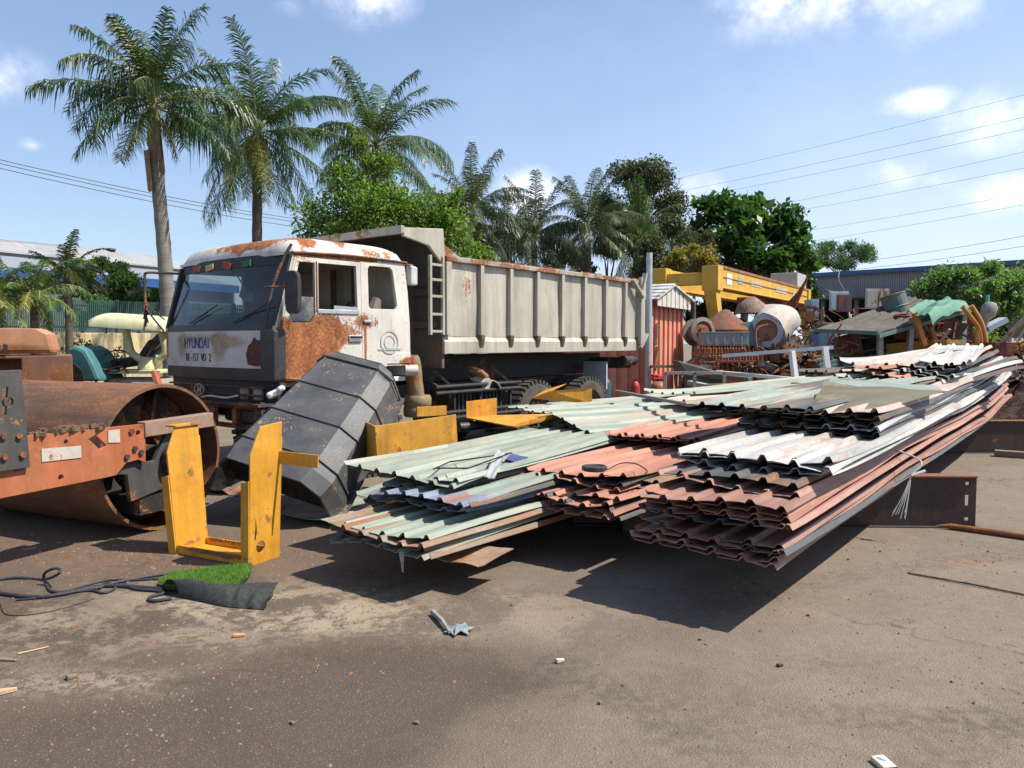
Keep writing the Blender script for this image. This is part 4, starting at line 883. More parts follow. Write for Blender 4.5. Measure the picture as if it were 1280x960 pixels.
M_pink  = sheet_mat('pale_pink_sheet',(.50,.37,.30),(.62,.52,.44),.25)

def prof(y, w, pitch, h):
    q = (y / pitch) % 1.0
    if q < .10: return h*q/.10
    if q < .22: return h
    if q < .34: return h*(1-(q-.22)/.12)
    return .10*h*math.sin((q-.34)/.66*math.pi)
def sheet(name, label, group, s0, t0, L_, w, zfun, mat, pitch=.19, h=.029, yaw=0., seed=0, warp=.03, endwarp=.04, tilt=0., th=.004, org=None, ang=None, ny=None, nx=22, tear=.008):
    """one profiled sheet; zfun(s) is the height of its underside along the stack"""
    rr = random.Random(seed); n_p = max(2, round(w/pitch)); w_ = n_p*pitch+.03
    ys = []
    for k in range(n_p+1):
        for q in (0,.10,.22,.34,.52,.80):
            y = (k+q)*pitch
            if y <= w_+1e-6: ys.append(y)
    xs = [L_*(i/nx)**1.25 for i in range(nx+1)]
    o = org if org is not None else PW(s0, t0, 0); a = ang if ang is not None else PA
    sx, sy = rr.uniform(0,50), rr.uniform(0,50)
    jag = [rr.uniform(-tear,tear) for _ in ys]
    cl0, cl1 = rr.gauss(0,.018), rr.gauss(0,.018); bite = rr.uniform(0,w_); bl = rr.choice((0,0,0,.05))
    def pt(i, j):
        x = xs[i]; y = ys[j]; z = zfun(s0+x) + prof(y, w, pitch, h) + tilt*y
        z += warp*noise.noise(Vector((x*.45+sx, y*1.2+sy, seed)))*1.5
        z += .45*endwarp*noise.noise(Vector((sx, y*2.0+sy, 3.3)))*math.exp(-x/.5)
        z += math.exp(-x/.3)*(cl0*(y/w_)**3 + cl1*(1-y/w_)**3)
        if i == 0 and abs(y-bite) < .12: x += bl
        xx = x + (jag[j]+.03*noise.noise(Vector((y*1.5,sx,1))))*(1 if i in (0,nx) else 0)
        return (xx, y + .02*noise.noise(Vector((x*.3,sy,2))), z)
    W_ = len(ys); top = [pt(i,j) for i in range(nx+1) for j in range(W_)]; N = len(top)
    vs = [(p[0],p[1],p[2]+th) for p in top] + top
    fs = []
    for i in range(nx):
        for j in range(W_-1):
            a_,b_,c_,d_ = i*W_+j,(i+1)*W_+j,(i+1)*W_+j+1,i*W_+j+1
            fs += [(a_,b_,c_,d_),(N+d_,N+c_,N+b_,N+a_)]
    for j in range(W_-1):
        fs.append((j,j+1,N+j+1,N+j)); e = nx*W_; fs.append((e+j+1,e+j,N+e+j,N+e+j+1))
    for i in range(nx):
        fs.append((( i+1)*W_, i*W_, N+i*W_, N+(i+1)*W_)); e=W_-1; fs.append((i*W_+e,(i+1)*W_+e,N+(i+1)*W_+e,N+i*W_+e))
    m = MB(); m.add(vs, fs)
    ob = m.build(name, mat, None, loc=(o.x,o.y,0), rz=a+yaw, fix=False)
    return tag(ob, label, 'roofing sheet', group)
def lin(*pts):
    def f(s):
        if s <= pts[0][0]: return pts[0][1]
        for (a,za),(b,zb) in zip(pts, pts[1:]):
            if s <= b:
                q = (s-a)/(b-a); q = q*q*(3-2*q)*.6+q*.4; return za+(zb-za)*q
        (a,za),(b,zb) = pts[-2:]; return zb+(zb-za)/(b-a)*(s-b)
    return f
baseR = lin((0,0),(3.5,.075),(8.5,.10),(11.8,.30))
def colour_of(m): return {'terracotta_sheet':'terracotta','faded_red_sheet':'faded red','orange_tile_sheet':'orange','white_sheet':'white','mint_sheet':'pale green','grey_green_sheet':'grey-green','blue_grey_sheet':'blue-grey','rust_eaten_sheet':'rust-eaten','olive_sheet':'olive','dark_sheet':'dark','pale_pink_sheet':'pinkish'}[m.name]
def bundle(n, s0, t0, L_, w, z0, dz, base, mats, group, what, where, seed, yawj=.006, sj=.05, tj=.03, **kw):
    for k in range(n):
        rr = random.Random(seed*100+k)
        what = colour_of(mats[k % len(mats)])+' sheet'
        if n == 1: lab = f'{what} {where}'
        elif k == 0: lab = f'lowest {what} {where}'
        elif k == n-1: lab = f'topmost {what} {where}'
        else: lab = f'inner {what} {where}'
        b = (lambda zz: (lambda s: base(s)+zz))(z0+dz*k+rr.uniform(-.2,.2)*dz)
        sheet('roofing_sheet', lab, group, s0+rr.uniform(-sj,sj), t0+rr.uniform(-tj,tj), L_+rr.uniform(-.3,.3), w, b, mats[k % len(mats)], yaw=kw.get('yaw',0)+rr.uniform(-yawj,yawj), seed=seed*100+k,
              **{q:v for q,v in kw.items() if q!='yaw'})
RS, MS, LS = 'sheets of the right-hand stack', 'orange sheets of the middle stack', 'sheets of the left-hand stack'
# right-hand stack
bundle(5, .0, .0, 11.7, .95, .385, .022, baseR, [M_terra2,M_terra2,M_drk,M_terra,M_terra2], RS, 'faded red sheet', 'in the bottom bundle of the right-hand stack', 1, endwarp=.11)
bundle(5, .08, -.0, 11.5, .95, .585, .028, baseR, [M_drk,M_terra2,M_terra,M_terra,M_terra2], RS, 'terracotta sheet', 'in the middle bundle of the right-hand stack', 2, endwarp=.08)
baseC = lin((0,0),(3,.02),(6,.07),(9,.16),(12,.34))
bundle(2, .35, .05, 11.0, .95, .765, .03, baseC, [M_terra2,M_drk], RS, 'dull red sheet', 'just under the white bundle of the right-hand stack', 3)
bundle(4, .68, -.09, 10.4, 1.1, .835, .024, baseC, [M_wht,M_drk,M_wht,M_wht], RS, 'white sheet', 'in the nearest white bundle on the right-hand stack', 4, endwarp=.06, h=.038, pitch=.21)
baseD = lin((0,0),(4,.06),(7,.13),(10,.26))
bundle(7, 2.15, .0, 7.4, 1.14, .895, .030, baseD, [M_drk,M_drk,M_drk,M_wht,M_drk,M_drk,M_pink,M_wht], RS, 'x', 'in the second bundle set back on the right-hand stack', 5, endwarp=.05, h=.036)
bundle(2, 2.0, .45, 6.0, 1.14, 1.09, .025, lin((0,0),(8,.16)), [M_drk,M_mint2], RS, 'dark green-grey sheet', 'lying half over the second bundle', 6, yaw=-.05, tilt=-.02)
bundle(3, 5.6, .05, 5.6, .8, 1.04, .03, lin((5,0),(8,.06),(11,.16)), [M_drk,M_wht,M_wht], RS, 'long white sheet', 'reaching the far right end of the stack', 7, endwarp=.05)
# middle stack
baseM = lin((0,0),(3.5,.05),(9,.12))
bundle(6, .42, 1.40, 8.6, 1.14, .385, .024, baseM, [M_drk,M_terra,M_orng,M_drk,M_orng,M_orng], MS, 'orange sheet', 'in the lower bundle of the middle stack', 8, endwarp=.09, sj=.10)
bundle(3, .70, 1.46, 8.0, .95, .560, .026, baseM, [M_orng,M_drk,M_orng], MS, 'orange sheet', 'right on top of the lower bundle of the middle stack', 9, endwarp=.11)
bundle(3, 2.30, 1.40, 6.6, 1.14, .69, .034, baseM, [M_terra,M_orng,M_orng], MS, 'bright orange sheet', 'in the upper set-back bundle of the middle stack', 10, endwarp=.06, yaw=.03)
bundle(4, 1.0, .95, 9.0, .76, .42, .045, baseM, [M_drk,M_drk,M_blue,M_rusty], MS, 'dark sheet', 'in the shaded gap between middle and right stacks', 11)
# left-hand stack
baseL = lin((-1,0),(3,.06),(8,.12))
bundle(5, -.88, 2.02, 9.0, .95, .265, .032, baseL, [M_rusty,M_mint2,M_rusty,M_rusty,M_mint], LS, 'rust-ended green sheet', 'in the bottom bundle of the left-hand stack', 12, endwarp=.10, sj=.10)
bundle(4, -.38, 2.08, 8.5, .95, .475, .030, baseL, [M_blue,M_drk,M_blue,M_mint2], LS, 'blue-grey sheet', 'in the middle bundle of the left-hand stack', 13, endwarp=.08, sj=.10)
bundle(3, -.22, 2.36, 8.0, 1.1, .605, .028, baseL, [M_drk,M_mint2,M_mint], LS, 'pale green sheet', 'in the top bundle of the left-hand stack', 14, endwarp=.06, yaw=.07)
bundle(4, .25, 2.98, 7.5, .95, .14, .045, lin((0,0),(1.2,.16),(8,.26)), [M_rusty,M_mint2,M_rusty,M_mint2], LS, 'grey-green sheet', 'partly under the black tank cover', 15, endwarp=.10, sj=.15)
bundle(3, .55, 2.92, 7.4, 1.14, .42, .040, lin((0,0),(7,.10)), [M_mint2,M_blue,M_mint], LS, 'long mint sheet', 'running beside the yellow box beam', 16, endwarp=.06, sj=.12)
bundle(2, 2.6, 3.55, 5.0, 1.0, .36, .04, lin((0,0),(7,.12)), [M_wht,M_wht], LS, 'whitish sheet', 'between the yellow beam and the bent bracket', 17)
bundle(3, 2.8, 2.66, 6.2, 1.1, .70, .03, lin((0,0),(9,.10)), [M_mint2,M_pink,M_mint], LS, 'faded green sheet', 'behind the wire hoop on the left-hand stack', 18, yaw=-.03)
bundle(4, 4.2, .95, 6.6, 1.1, .84, .034, lin((4,0),(10,.14)), [M_drk,M_pink,M_mint,M_pink], RS, 'pale pinkish sheet', 'behind the bright orange bundle', 19, yaw=.02, endwarp=.05)
# mint sheets lying across the back
mA = math.atan2(.50,.86)
for k,(du,dv,zz,lab) in enumerate(((0,0,.78,'nearest'),(.25,.80,.84,'middle'),(.5,1.55,.80,'farthest'))):
    o_ = D(738,531,8.0); o_ = Vector((o_.x,o_.y,0)) + Vector((.86,.50,0))*du + Vector((-.50,.86,0))*dv
    sheet('roofing_sheet', f'{lab} of three mint sheets laid across the stacks before the truck wheels','mint sheets laid across the stacks',0,0,4.6-.4*k,.95,lin((0,zz-.0),(2,zz+.05),(5,zz+.16)),[M_mint,M_mint,M_mint2][k],seed=900+k,org=o_,ang=mA,yaw=[-.03,.02,.05][k],tilt=.10 if k==0 else .02,warp=.04,pitch=.24,h=.022)
for k,(u,v,Y,zz,a_,L_,lab,mt) in enumerate(((905,516,8.6,.97,.62,4.2,'pale sheet lying loose right of the mint sheets',M_pink),(870,506,9.6,1.02,.55,4.0,'long green sheet behind the three mint sheets',M_mint),(900,497,11.2,.95,.30,3.2,'grey-green sheet farthest back near the white poles',M_mint2))):
    o_ = D(u,v,Y); sheet('roofing_sheet',lab,'loose sheets behind the stacks',0,0,L_,.95,lin((0,zz),(5,zz+.15)),mt,seed=930+k,org=Vector((o_.x,o_.y,0)),ang=a_,warp=.04,tilt=.02)
# far upper bundles at the right
f1 = D(1118,478,9.5); f2 = D(1186,492,9.2)
for k,(dx,dy,L_,w_,an,z0,z1,mt,lab) in enumerate((
  (-.35,.5,2.6,.76,-.50,1.05,1.20,M_wht,'lowest wide white sheet'),(-.1,.5,2.4,.57,-.42,1.12,1.28,M_pink,'brownish strip above the lowest white sheet'),(-.05,.2,2.5,.38,-.25,1.14,1.36,M_terra,'narrow rust-red strip'),
  (.1,-.1,2.0,.38,-.08,1.10,1.30,M_terra,'second rust-red strip bent downward'),(.35,.45,2.6,.38,-.12,1.22,1.46,M_pink,'tan strip pointing up to the right'),(-.5,.8,2.2,.57,-.6,1.1,1.22,M_drk,'dark sheet'),(.15,.7,2.4,.57,-.3,1.22,1.42,M_wht,'upper white sheet'))):
    sheet('roofing_sheet',lab+' in the far heap left of the yellow tubes','far heap of sheets',0,0,L_,w_,lin((0,z0+.16),(L_,z1+.12)),mt,seed=950+k,org=Vector((f1.x+dx,f1.y+dy,0)),ang=PA+an,tilt=.05,warp=.06,endwarp=.06,h=.034,pitch=.19)
for k in range(7):
    sheet('roofing_sheet',['lowest dark-ended sheet','second dark-ended sheet','third dark-ended sheet','fourth whitish sheet','fifth dark sheet','sixth pale sheet','topmost bright white sheet'][k]+' in the farthest right heap','farthest right heap of sheets',0,0,3.0+.2*(k%3),.57+.19*(k%2),lin((0,1.14+.05*k),(3.4,1.33+.055*k)),[M_drk,M_wht,M_drk,M_wht,M_drk,M_pink,M_wht][k],seed=970+k,org=Vector((f2.x+.10*k-.15,f2.y+.05*k,0)),ang=PA+.05*k-.22,tilt=.04,warp=.06,endwarp=.08,h=.038,pitch=.19)
def loose_plate(name,label,pts,mat,th=.006,warp=.02,cat='roofing sheet',group=None,nx=10,ny=6,rib=0):
    a,b,c,d=[Vector(p) for p in pts]; o_=a.copy(); m=MB()
    def f(p,q):
        x=(a.lerp(b,p)).lerp(d.lerp(c,p),q)-o_; return (x.x,x.y,x.z+warp*noise.noise(Vector((p*3,q*3,a.x)))+rib*prof(q*1.0,1,.2,1))
    m.shell(f,nx,ny,th); ob=m.build(name,mat,None,loc=o_); return tag(ob,label,cat,group)
loose_plate('roofing_sheet','smooth olive-brown sheet slanting across the right-hand stack',[D(1012,512,6.6),D(1058,523,6.2),D(1185,489,7.3),D(1030,478,7.5)],M_olive,warp=.04)
loose_plate('roofing_sheet','olive sheet with a folded top edge behind the slanting olive sheet',[D(1030,480,7.6),D(1182,490,7.3),D(1170,482,7.8),D(1040,473,8.0)],M_mint2,warp=.03)
loose_plate('roofing_sheet','flat rusty board-like sheet under the front of the left-hand stack',[G(515,690,.22),G(597,709,.20),G(642,686,.23),G(560,676,.25)],metal('brown_sheet',(.30,.19,.12),rust=.4,scale=4,rough=.75,dirt=.4),warp=.02)
m=MB(); a=G(497,682,.24); m.hexa([(0,0,0),(.05,.0,0),(.05,.01,.0),(0,.01,0),(.03,0,-.19),(.04,0,-.2),(.04,.01,-.2),(.03,.01,-.19)]); tag(m.build('tin_sliver',M_wht,None,loc=a),'thin torn tin sliver hanging below the left-hand stack','tin sliver')
loose_plate('roofing_sheet','narrow green strip on the ground under the black tank cover',[G(350,640,.06),G(415,655,.05),G(470,625,.12),G(400,612,.12)],M_mint2,warp=.03)
loose_plate('roofing_sheet','crumpled dark sheet scrap on the ground left of the tank cover',[G(255,612,.03),G(300,618,.03),G(330,600,.08),G(275,598,.05)],M_rusty,warp=.06)
# steel support beams under the stacks
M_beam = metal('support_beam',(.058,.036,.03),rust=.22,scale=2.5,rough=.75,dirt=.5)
def ibeam(label,p,dirv,L_,hgt,holes):
    o_=Vector((p.x,p.y,0)); a=math.atan2(dirv[1],dirv[0]); t_=thing('support_beam',label,'steel beam',o_,a)
    hs=[]
    if holes: hs=[[(-.10,.06),(-.06,.06),(-.06,.09),(-.10,.09)],[(-.10,.20),(-.065,.20),(-.065,.30),(-.10,.30)],[(-.10,.39),(-.065,.39),(-.065,.42),(-.10,.42)]]
    m=MB(); m.plate([(0,.012),(-L_,.012),(-L_,hgt-.014),(0,hgt-.014)],hs,.012,lambda a_,b_,d:(a_,d,b_)); m.build('web',M_beam,t_)
    m=MB(); m.box(-L_,-.02,hgt-.013,.0,.14,hgt); m.build('top_flange',metal('flange_rust',(.20,.10,.07),rust=.6,scale=5),t_)
    m=MB(); m.box(-L_,-.05,.0,.01,.14,.011); m.build('bottom_flange',M_beam,t_)
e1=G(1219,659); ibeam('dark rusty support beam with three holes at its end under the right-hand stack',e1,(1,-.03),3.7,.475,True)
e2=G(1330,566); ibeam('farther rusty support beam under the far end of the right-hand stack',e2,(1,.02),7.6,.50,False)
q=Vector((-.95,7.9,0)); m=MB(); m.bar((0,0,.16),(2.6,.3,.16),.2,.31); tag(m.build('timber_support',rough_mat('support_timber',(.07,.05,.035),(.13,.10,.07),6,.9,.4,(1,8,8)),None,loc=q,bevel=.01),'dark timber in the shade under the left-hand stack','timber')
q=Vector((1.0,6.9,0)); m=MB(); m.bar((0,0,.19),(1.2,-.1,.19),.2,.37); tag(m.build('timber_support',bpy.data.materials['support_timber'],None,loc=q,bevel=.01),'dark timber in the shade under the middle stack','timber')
# things lying on the sheets
g0=D(743,592,5.95); g0.z=.70; m=MB(); m.lathe([(0,0),(.085,0),(.10,.01),(.10,.035),(.085,.042),(.07,.03),(0,.03)],Matrix.Translation((0,0,0)),24)
tag(m.build('round_lid',M_blackp,None,smooth=True,loc=g0),'small round black lid lying on the orange sheets','lid')
P_=[Vector((.1,0,.01)),Vector((.22,.06,.05)),Vector((.33,.02,.05)),Vector((.40,-.06,.01)),Vector((.37,-.14,.0))]
m=MB(); m.tube(smooth_path(P_,6),.005,5); tag(m.build('wire',M_ink,None,loc=g0),'curled black wire beside the round black lid','wire')
hp=[D(u,v,y) for u,v,y in ((542,590,5.9),(562,569,6.3),(600,585,6.2),(640,570,6.5),(615,588,6.1),(585,603,5.8),(545,592,5.9))]
for p in hp: p.z=.715+random.uniform(0,.05)
hp2=[p-hp[0] for p in hp]; m=MB(); 
for a,b in zip(hp2,hp2[1:]): m.tube([a,b],.006,5)
tag(m.build('wire_hoop',M_ink,None,loc=hp[0]),'bent wire hoop lying on the pale green sheets','wire')
loose_plate('tin_strip','narrow grey tin strip propped on the green sheets',[D(605,596,5.9),D(618,598,5.9),D(632,565,6.4),D(622,562,6.4)],flat('tin',(.38,.38,.36),.5,.4,.4),warp=.01,cat='strip')
loose_plate('blue_scrap','dark blue flat scrap lying on the faded green sheets',[D(632,574,6.5),D(652,578,6.4),D(660,571,6.6),D(640,567,6.7)],flat('blue_scrap',(.06,.08,.18),.6),warp=.01,cat='scrap',nx=2,ny=2)
# long grey pole over the mint sheets
a,b=D(770,489,10.2),D(900,513,7.9); m=MB(); m.bar((0,0,0),b-a,.05,.035); tag(m.build('metal_pole',metal('pole_grey',(.20,.19,.17),rust=.3,scale=4),None,loc=a),'long grey metal bar lying over the mint sheets','bar')
# straps tied round the red bundle at the beam
st=D(1135,596,6.55); M_strap=flat('pale_string',(.55,.55,.52),.7)
m=MB()
for k in range(9):
    a=random.uniform(-.12,.05); m.tube(smooth_path([Vector((0,0,0)),Vector((a*.4-.03,-.02,-.16)),Vector((a-.06,-.03,-.30-.07*random.random()))],4),.0035,5)
m.tube([(0,0,0),(-.22,-.02,-.13)],.003,5); m.tube([(0,0,0),(.12,.0,.04)],.012,6); m.tube(smooth_path([(0,0,.0),(.10,.04,.12),(-.1,.3,.22)],4),.008,6)
tag(m.build('binding_string',M_strap,None,loc=st+Vector((0,-.05,.02))),'frayed white string binding the red sheets above the beam','string')
# ------------------------------------------------------------------ container and its neighbours
M_scrap_dark=metal('dark_hatch',(.06,.045,.04),rust=.5,scale=5)
M_cont = metal('container_orange',(.70,.24,.14),rust=.20,scale=1.7,rough=.6,dirt=.3,col2=(.74,.32,.21),chips=.3,edge=.15,rustcols=((.07,.03,.02),(.22,.08,.04),(.45,.36,.30)))
cq=D(812,500,17.0); co=Vector((cq.x,17.0,0)); CA=R(61)
ct=thing('shipping_container','rusty orange steel container with a small white gable roof behind the truck','container',co,CA)
CW,CL=2.4,4.2
def corr(m,L_,n,fn):
    for k in range(n):
        for (qa,qb,d) in ((0,.55,0),(.55,1,.045)):
            xa=L_*(k+qa)/n; xb=L_*(k+qb)/n; P=[fn(xa,d),fn(xb,d),fn(xb,d+.05),fn(xa,d+.05)]
            m.hexa([(p[0],p[1],.15) for p in P]+[(p[0],p[1],2.56) for p in P])
m=MB(); corr(m,CW,7,lambda x,d:(x,d)); corr(m,CL,16,lambda x,d:(d,x)); m.box(.1,.1,.1,CW,CL,2.5); m.build('body',M_cont,ct)
m=MB(); m.box(-.04,-.04,0,.09,.09,2.66); m.box(CW-.08,-.04,0,CW+.04,.08,2.66); m.box(.09,-.03,0,CW-.08,.06,.15); m.box(.09,-.03,2.55,CW-.08,.07,2.66); m.box(-.03,.09,2.55,.07,CL,2.66); m.box(-.03,.09,0,.07,CL,.15); m.build('corner_frame',M_cont,ct,bevel=.01)
m=MB(); m.plate(circ(0,0,.16,14),[],.012,lambda a,b,d:(.40+a*.9,-.02+d,1.35+b*1.7)); m.plate([(-.12,0),(.1,0),(.12,.5),(-.1,.45)],[],.008,lambda a,b,d:(.36+a,-.012+d,1.65+b)); m.build('hatch_cover',M_scrap_dark,ct)
pk=CW*.42
m=MB()
for (xa,za),(xb,zb) in (((-.25,2.62),(pk,3.0)),((pk,3.0),(CW+.25,2.70))):
    for j in range(8):
        a=j/8;b=(j+1)/8; X0,X1=xa+(xb-xa)*a,xa+(xb-xa)*b; Z0,Z1=za+(zb-za)*a,za+(zb-za)*b; h_=.03+.025*(j%2)
        m.hexa([(X0,-.25,Z0),(X1,-.25,Z1),(X1,CL,Z1),(X0,CL,Z0),(X0,-.25,Z0+h_),(X1,-.25,Z1+h_),(X1,CL,Z1+h_),(X0,CL,Z0+h_)])
m.build('roof',M_wht,ct)
m=MB()
for k in range(16):
    xa=-.1+(CW+.2)*k/16; xb=xa+(CW+.2)/16*.92; xm=(xa+xb)/2; zt=2.62+(3.0-2.62)*(1-abs(xm-pk)/(pk+.25) if xm<pk else 1-(xm-pk)/(CW+.25-pk)*.79); m.box(xa,-.20+.012*(k%2),2.50,xb,-.18+.012*(k%2),zt)
m.build('gable_cladding',metal('gable_sheet',(.60,.56,.48),rust=.34,scale=3,rough=.6),ct)
# pole behind the tailgate
a=D(811,400,16.6); m=MB(); m.tube([(0,0,0),(0,0,3.62)],.065,14); tag(m.build('vent_pipe',flat('galvanised',(.50,.52,.53),.45,.4,.5),None,smooth=True,loc=(a.x,a.y,0)),'grey vent pipe standing behind the rear end of the tipping bed','pipe')
# gas cylinders
def cyl(u,v0,v1,Y,col,lab,r):
    p=D(u,v1,Y); zt=D(u,v0,Y).z; t_=thing('gas_cylinder',lab,'gas cylinder',(p.x,p.y,0)); h=zt
    m=MB(); m.lathe([(0,0),(r,0),(r,h*.82),(r*.8,h*.9),(r*.35,h*.95),(0,h*.95)],Matrix.Identity(4),20); m.build('body',metal('cyl_'+lab[:5],col,rust=.25,scale=6,rough=.5),t_,smooth=True)
    m=MB(); m.tube([(0,0,h*.93),(0,0,h*1.0)],r*.22,8); m.tube([(-r*.6,0,h),(r*.6,0,h*1.01)],r*.12,6); m.build('valve',M_dark,t_)
cyl(794,474,492,16.4,(.40,.03,.03),'slim red fire extinguisher beside the container',.10)
cyl(823,474,498,15.8,(.34,.11,.06),'stout rust-red gas cylinder in front of the container',.17)
cyl(757,470,492,16.6,(.05,.09,.14),'dark blue gas cylinder under the rear of the tipping bed',.12)
b=D(822,474,15.9); m=MB(); m.obox((0,0,0),(.24,.22,.07)); m.obox((.03,0,.06),(.15,.12,.06),rotz(.4)); m.obox((-.08,.02,.07),(.08,.14,.07),rotz(-.4)); tag(m.build('red_cap',flat('red_cap',(.55,.03,.02),.5),None,bevel=.02,loc=b),'bright red cap on top of the stout gas cylinder','cap')

# ------------------------------------------------------------------ gantry crane
M_gan = metal('gantry_yellow',(.66,.36,.03),rust=.22,scale=1.0,rough=.55,dirt=.35,col2=(.70,.42,.07),chips=.1,rustcols=((.12,.05,.02),(.30,.14,.05),(.5,.36,.16)))
gA=D(897,348,22); gB=D(1013,358,32.5); gA.z=gB.z=0; gd=(gB-gA); GL=gd.length; gAn=math.atan2(gd.y,gd.x)
ZG=3.86
gt=thing('gantry_crane','yellow double-girder gantry crane standing before the trees','crane',gA,gAn)
gy=1.55
for y0,lab in ((0,None),(gy,None)):
    m=MB(); m.box(-.1,y0,ZG-.56,GL,y0+.36,ZG); m.box(-.1,y0-.05,ZG-.6,GL,y0+.41,ZG-.555); gi=m.build('girder',M_gan,gt,bevel=.01)
    if y0==0:
        m=MB(); m.box(-.1,-.025,ZG-.02,GL,.02,ZG+.06); m.box(-.1,-.02,ZG-.28,GL,-.003,ZG-.255); m.build('rust_rail',metal('gantry_rail',(.34,.17,.07),rust=.55,scale=3),gi)
        for x0,x1,z0,z1,cc,nm in ((.85,1.35,ZG-.46,ZG-.13,(.72,.72,.70),'white_sign'),(2.0,2.5,ZG-.36,ZG-.16,(.30,.38,.44),'blue_sign'),(3.4,4.7,ZG-.34,ZG-.17,(.52,.44,.30),'faded_sign'),(6.6,8.3,ZG-.36,ZG-.17,(.50,.44,.32),'faded_sign'),(9.2,10.0,ZG-.36,ZG-.2,(.52,.48,.38),'faded_sign')):
            m=MB(); m.box(x0,-.012,z0,x1,-.004,z1); m.build(nm,metal(nm+'_%d'%int(x0*10),cc,rust=.2,scale=8,rough=.6),gi)
for x0 in (-.1,GL-.55):
    m=MB(); m.box(x0-.03,-.04,ZG-.62,x0+.45,.0-.045+.5,ZG+.03) if False else m.box(x0-.04,-.06,ZG-.68,x0+.42,.42,ZG+.02); m.box(x0-.04,gy-.05,ZG-.68,x0+.42,gy+.42,ZG+.02); m.box(x0+.05,.42,ZG-.5,x0+.33,gy-.05,ZG-.15); m.build('end_carriage',M_gan,gt,bevel=.012)
for x0,sx in ((.05,.75),(GL-.3,.45)):
    for y0,sy in ((.18,-.55),(gy+.18,.55)):
        m=MB(); a=Vector((x0,y0,ZG-.66)); b=Vector((x0+sx*.7,y0+sy*.5,.2)); 
        q=[Vector((-.19,-.16,0)),Vector((.19,-.16,0)),Vector((.19,.16,0)),Vector((-.19,.16,0))]
        m.hexa([b+k*.62 for k in q]+[a+k*1.1 for k in q]); m.build('leg',M_gan,gt,bevel=.01)
m=MB(); m.box(GL*.30,.1,ZG-.62,GL*.62,.3,ZG-.60); m.box(GL*.55,.4,ZG-.9,GL*.75,gy-.1,ZG-.5); m.build('hoist_trolley',metal('trolley',(.16,.07,.05),rust=.5,scale=3),gt)
m=MB(); q=D(1003,343,31.5); m.box(GL-2.2,.05,ZG,GL-.6,1.1,ZG+.62); m.build('control_cabinet',flat('grey_cabinet',(.42,.42,.39),.6),gt,bevel=.02)

# ------------------------------------------------------------------ warehouses, wall, fence
M_clad = metal('blue_grey_cladding',(.25,.265,.29),rust=.08,scale=.4,rough=.6,dirt=.25,col2=(.30,.31,.33),rand=0)
M_ridge= flat('blue_ridge',(.06,.13,.26),.5)
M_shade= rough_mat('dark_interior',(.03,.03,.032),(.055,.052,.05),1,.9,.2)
wa=D(1012,345,60); wb=D(1500,301,44); wa.z=0; wb.z=0; wd=(wb-wa); WL=wd.length; wan=math.atan2(wd.y,wd.x)
wh=thing('warehouse','long low warehouse with grey-blue corrugated cladding and a blue ridge','building',wa,wan)
m=MB(); N_=150
for k in range(N_):
    x0=WL*k/N_; x1=WL*(k+.62)/N_; x2=WL*(k+1)/N_
    m.box(x0,-.05,5.0,x1,.05,6.72); m.box(x1,.0,5.0,x2,.05,6.72)
m.build('cladding',M_clad,wh)
m=MB(); m.box(-.2,-.4,6.72,WL,.25,7.02); m.build('ridge_flashing',M_ridge,wh)
m=MB(); m.hexa([(0,.05,6.6),(WL,.05,6.6),(WL,14,5.4),(0,14,5.4),(0,.05,6.75),(WL,.05,6.75),(WL,14,5.55),(0,14,5.55)]); m.build('roof',M_clad,wh)
m=MB(); m.box(0,6,0,WL,6.2,5.6); m.box(-.1,0.1,0,.1,6,5.3); m.build('back_wall',M_shade,wh)
m=MB(); m.box(0,-1.2,4.86,WL,.0,4.96); m.build('eave_canopy',M_shade,wh)
for k in range(9):
    m=MB(); x0=1+k*WL/9; m.box(x0,-.15,0,x0+.25,.1,4.9); m.build('column',flat('column_paint',(.20,.19,.17)) if k==0 else bpy.data.materials['column_paint'],wh)
m=MB(); m.box(WL*.60,-.9,0,WL,-.7,3.2); m.build('low_wall',rough_mat('brown_wall',(.16,.13,.09),(.22,.18,.12),2,.9,.2),wh)
# left warehouse
la=D(-260,300,30.5); lb=D(245,326,47); la.z=lb.z=0; ld=lb-la; LL=ld.length; lan=math.atan2(ld.y,ld.x)
M_lroof=metal('white_roof_sheet',(.42,.42,.41),rust=.06,scale=.5,rough=.6,dirt=.35); M_lroof2=metal('grey_roof_sheet',(.30,.33,.36),rust=.05,scale=.5,rough=.45,dirt=.2)
lw=thing('warehouse','white-roofed warehouse behind the stained wall at the left','building',la+Vector((0,0,.42)),lan)
m=MB(); N_=150
for k in range(N_):
    x0=LL*k/N_; x1=LL*(k+.7)/N_; x2=LL*(k+1)/N_
    m.hexa([(x0,.9,5.72),(x1,.9,5.72),(x1,2.6,6.5),(x0,2.6,6.5),(x0,.9,5.80),(x1,.9,5.80),(x1,2.6,6.60),(x0,2.6,6.60)]); m.hexa([(x1,.9,5.72),(x2,.9,5.72),(x2,2.6,6.5),(x1,2.6,6.5),(x1,.9,5.75),(x2,.9,5.75),(x2,2.6,6.55),(x1,2.6,6.55)])
m.build('upper_roof',M_lroof,lw)
m=MB(); m.hexa([(0,2.6,6.4),(LL,2.6,6.4),(LL,12,4.5),(0,12,4.5),(0,2.6,6.56),(LL,2.6,6.56),(LL,12,4.7),(0,12,4.7)]); m.build('back_slope',M_lroof,lw)
m=MB(); 
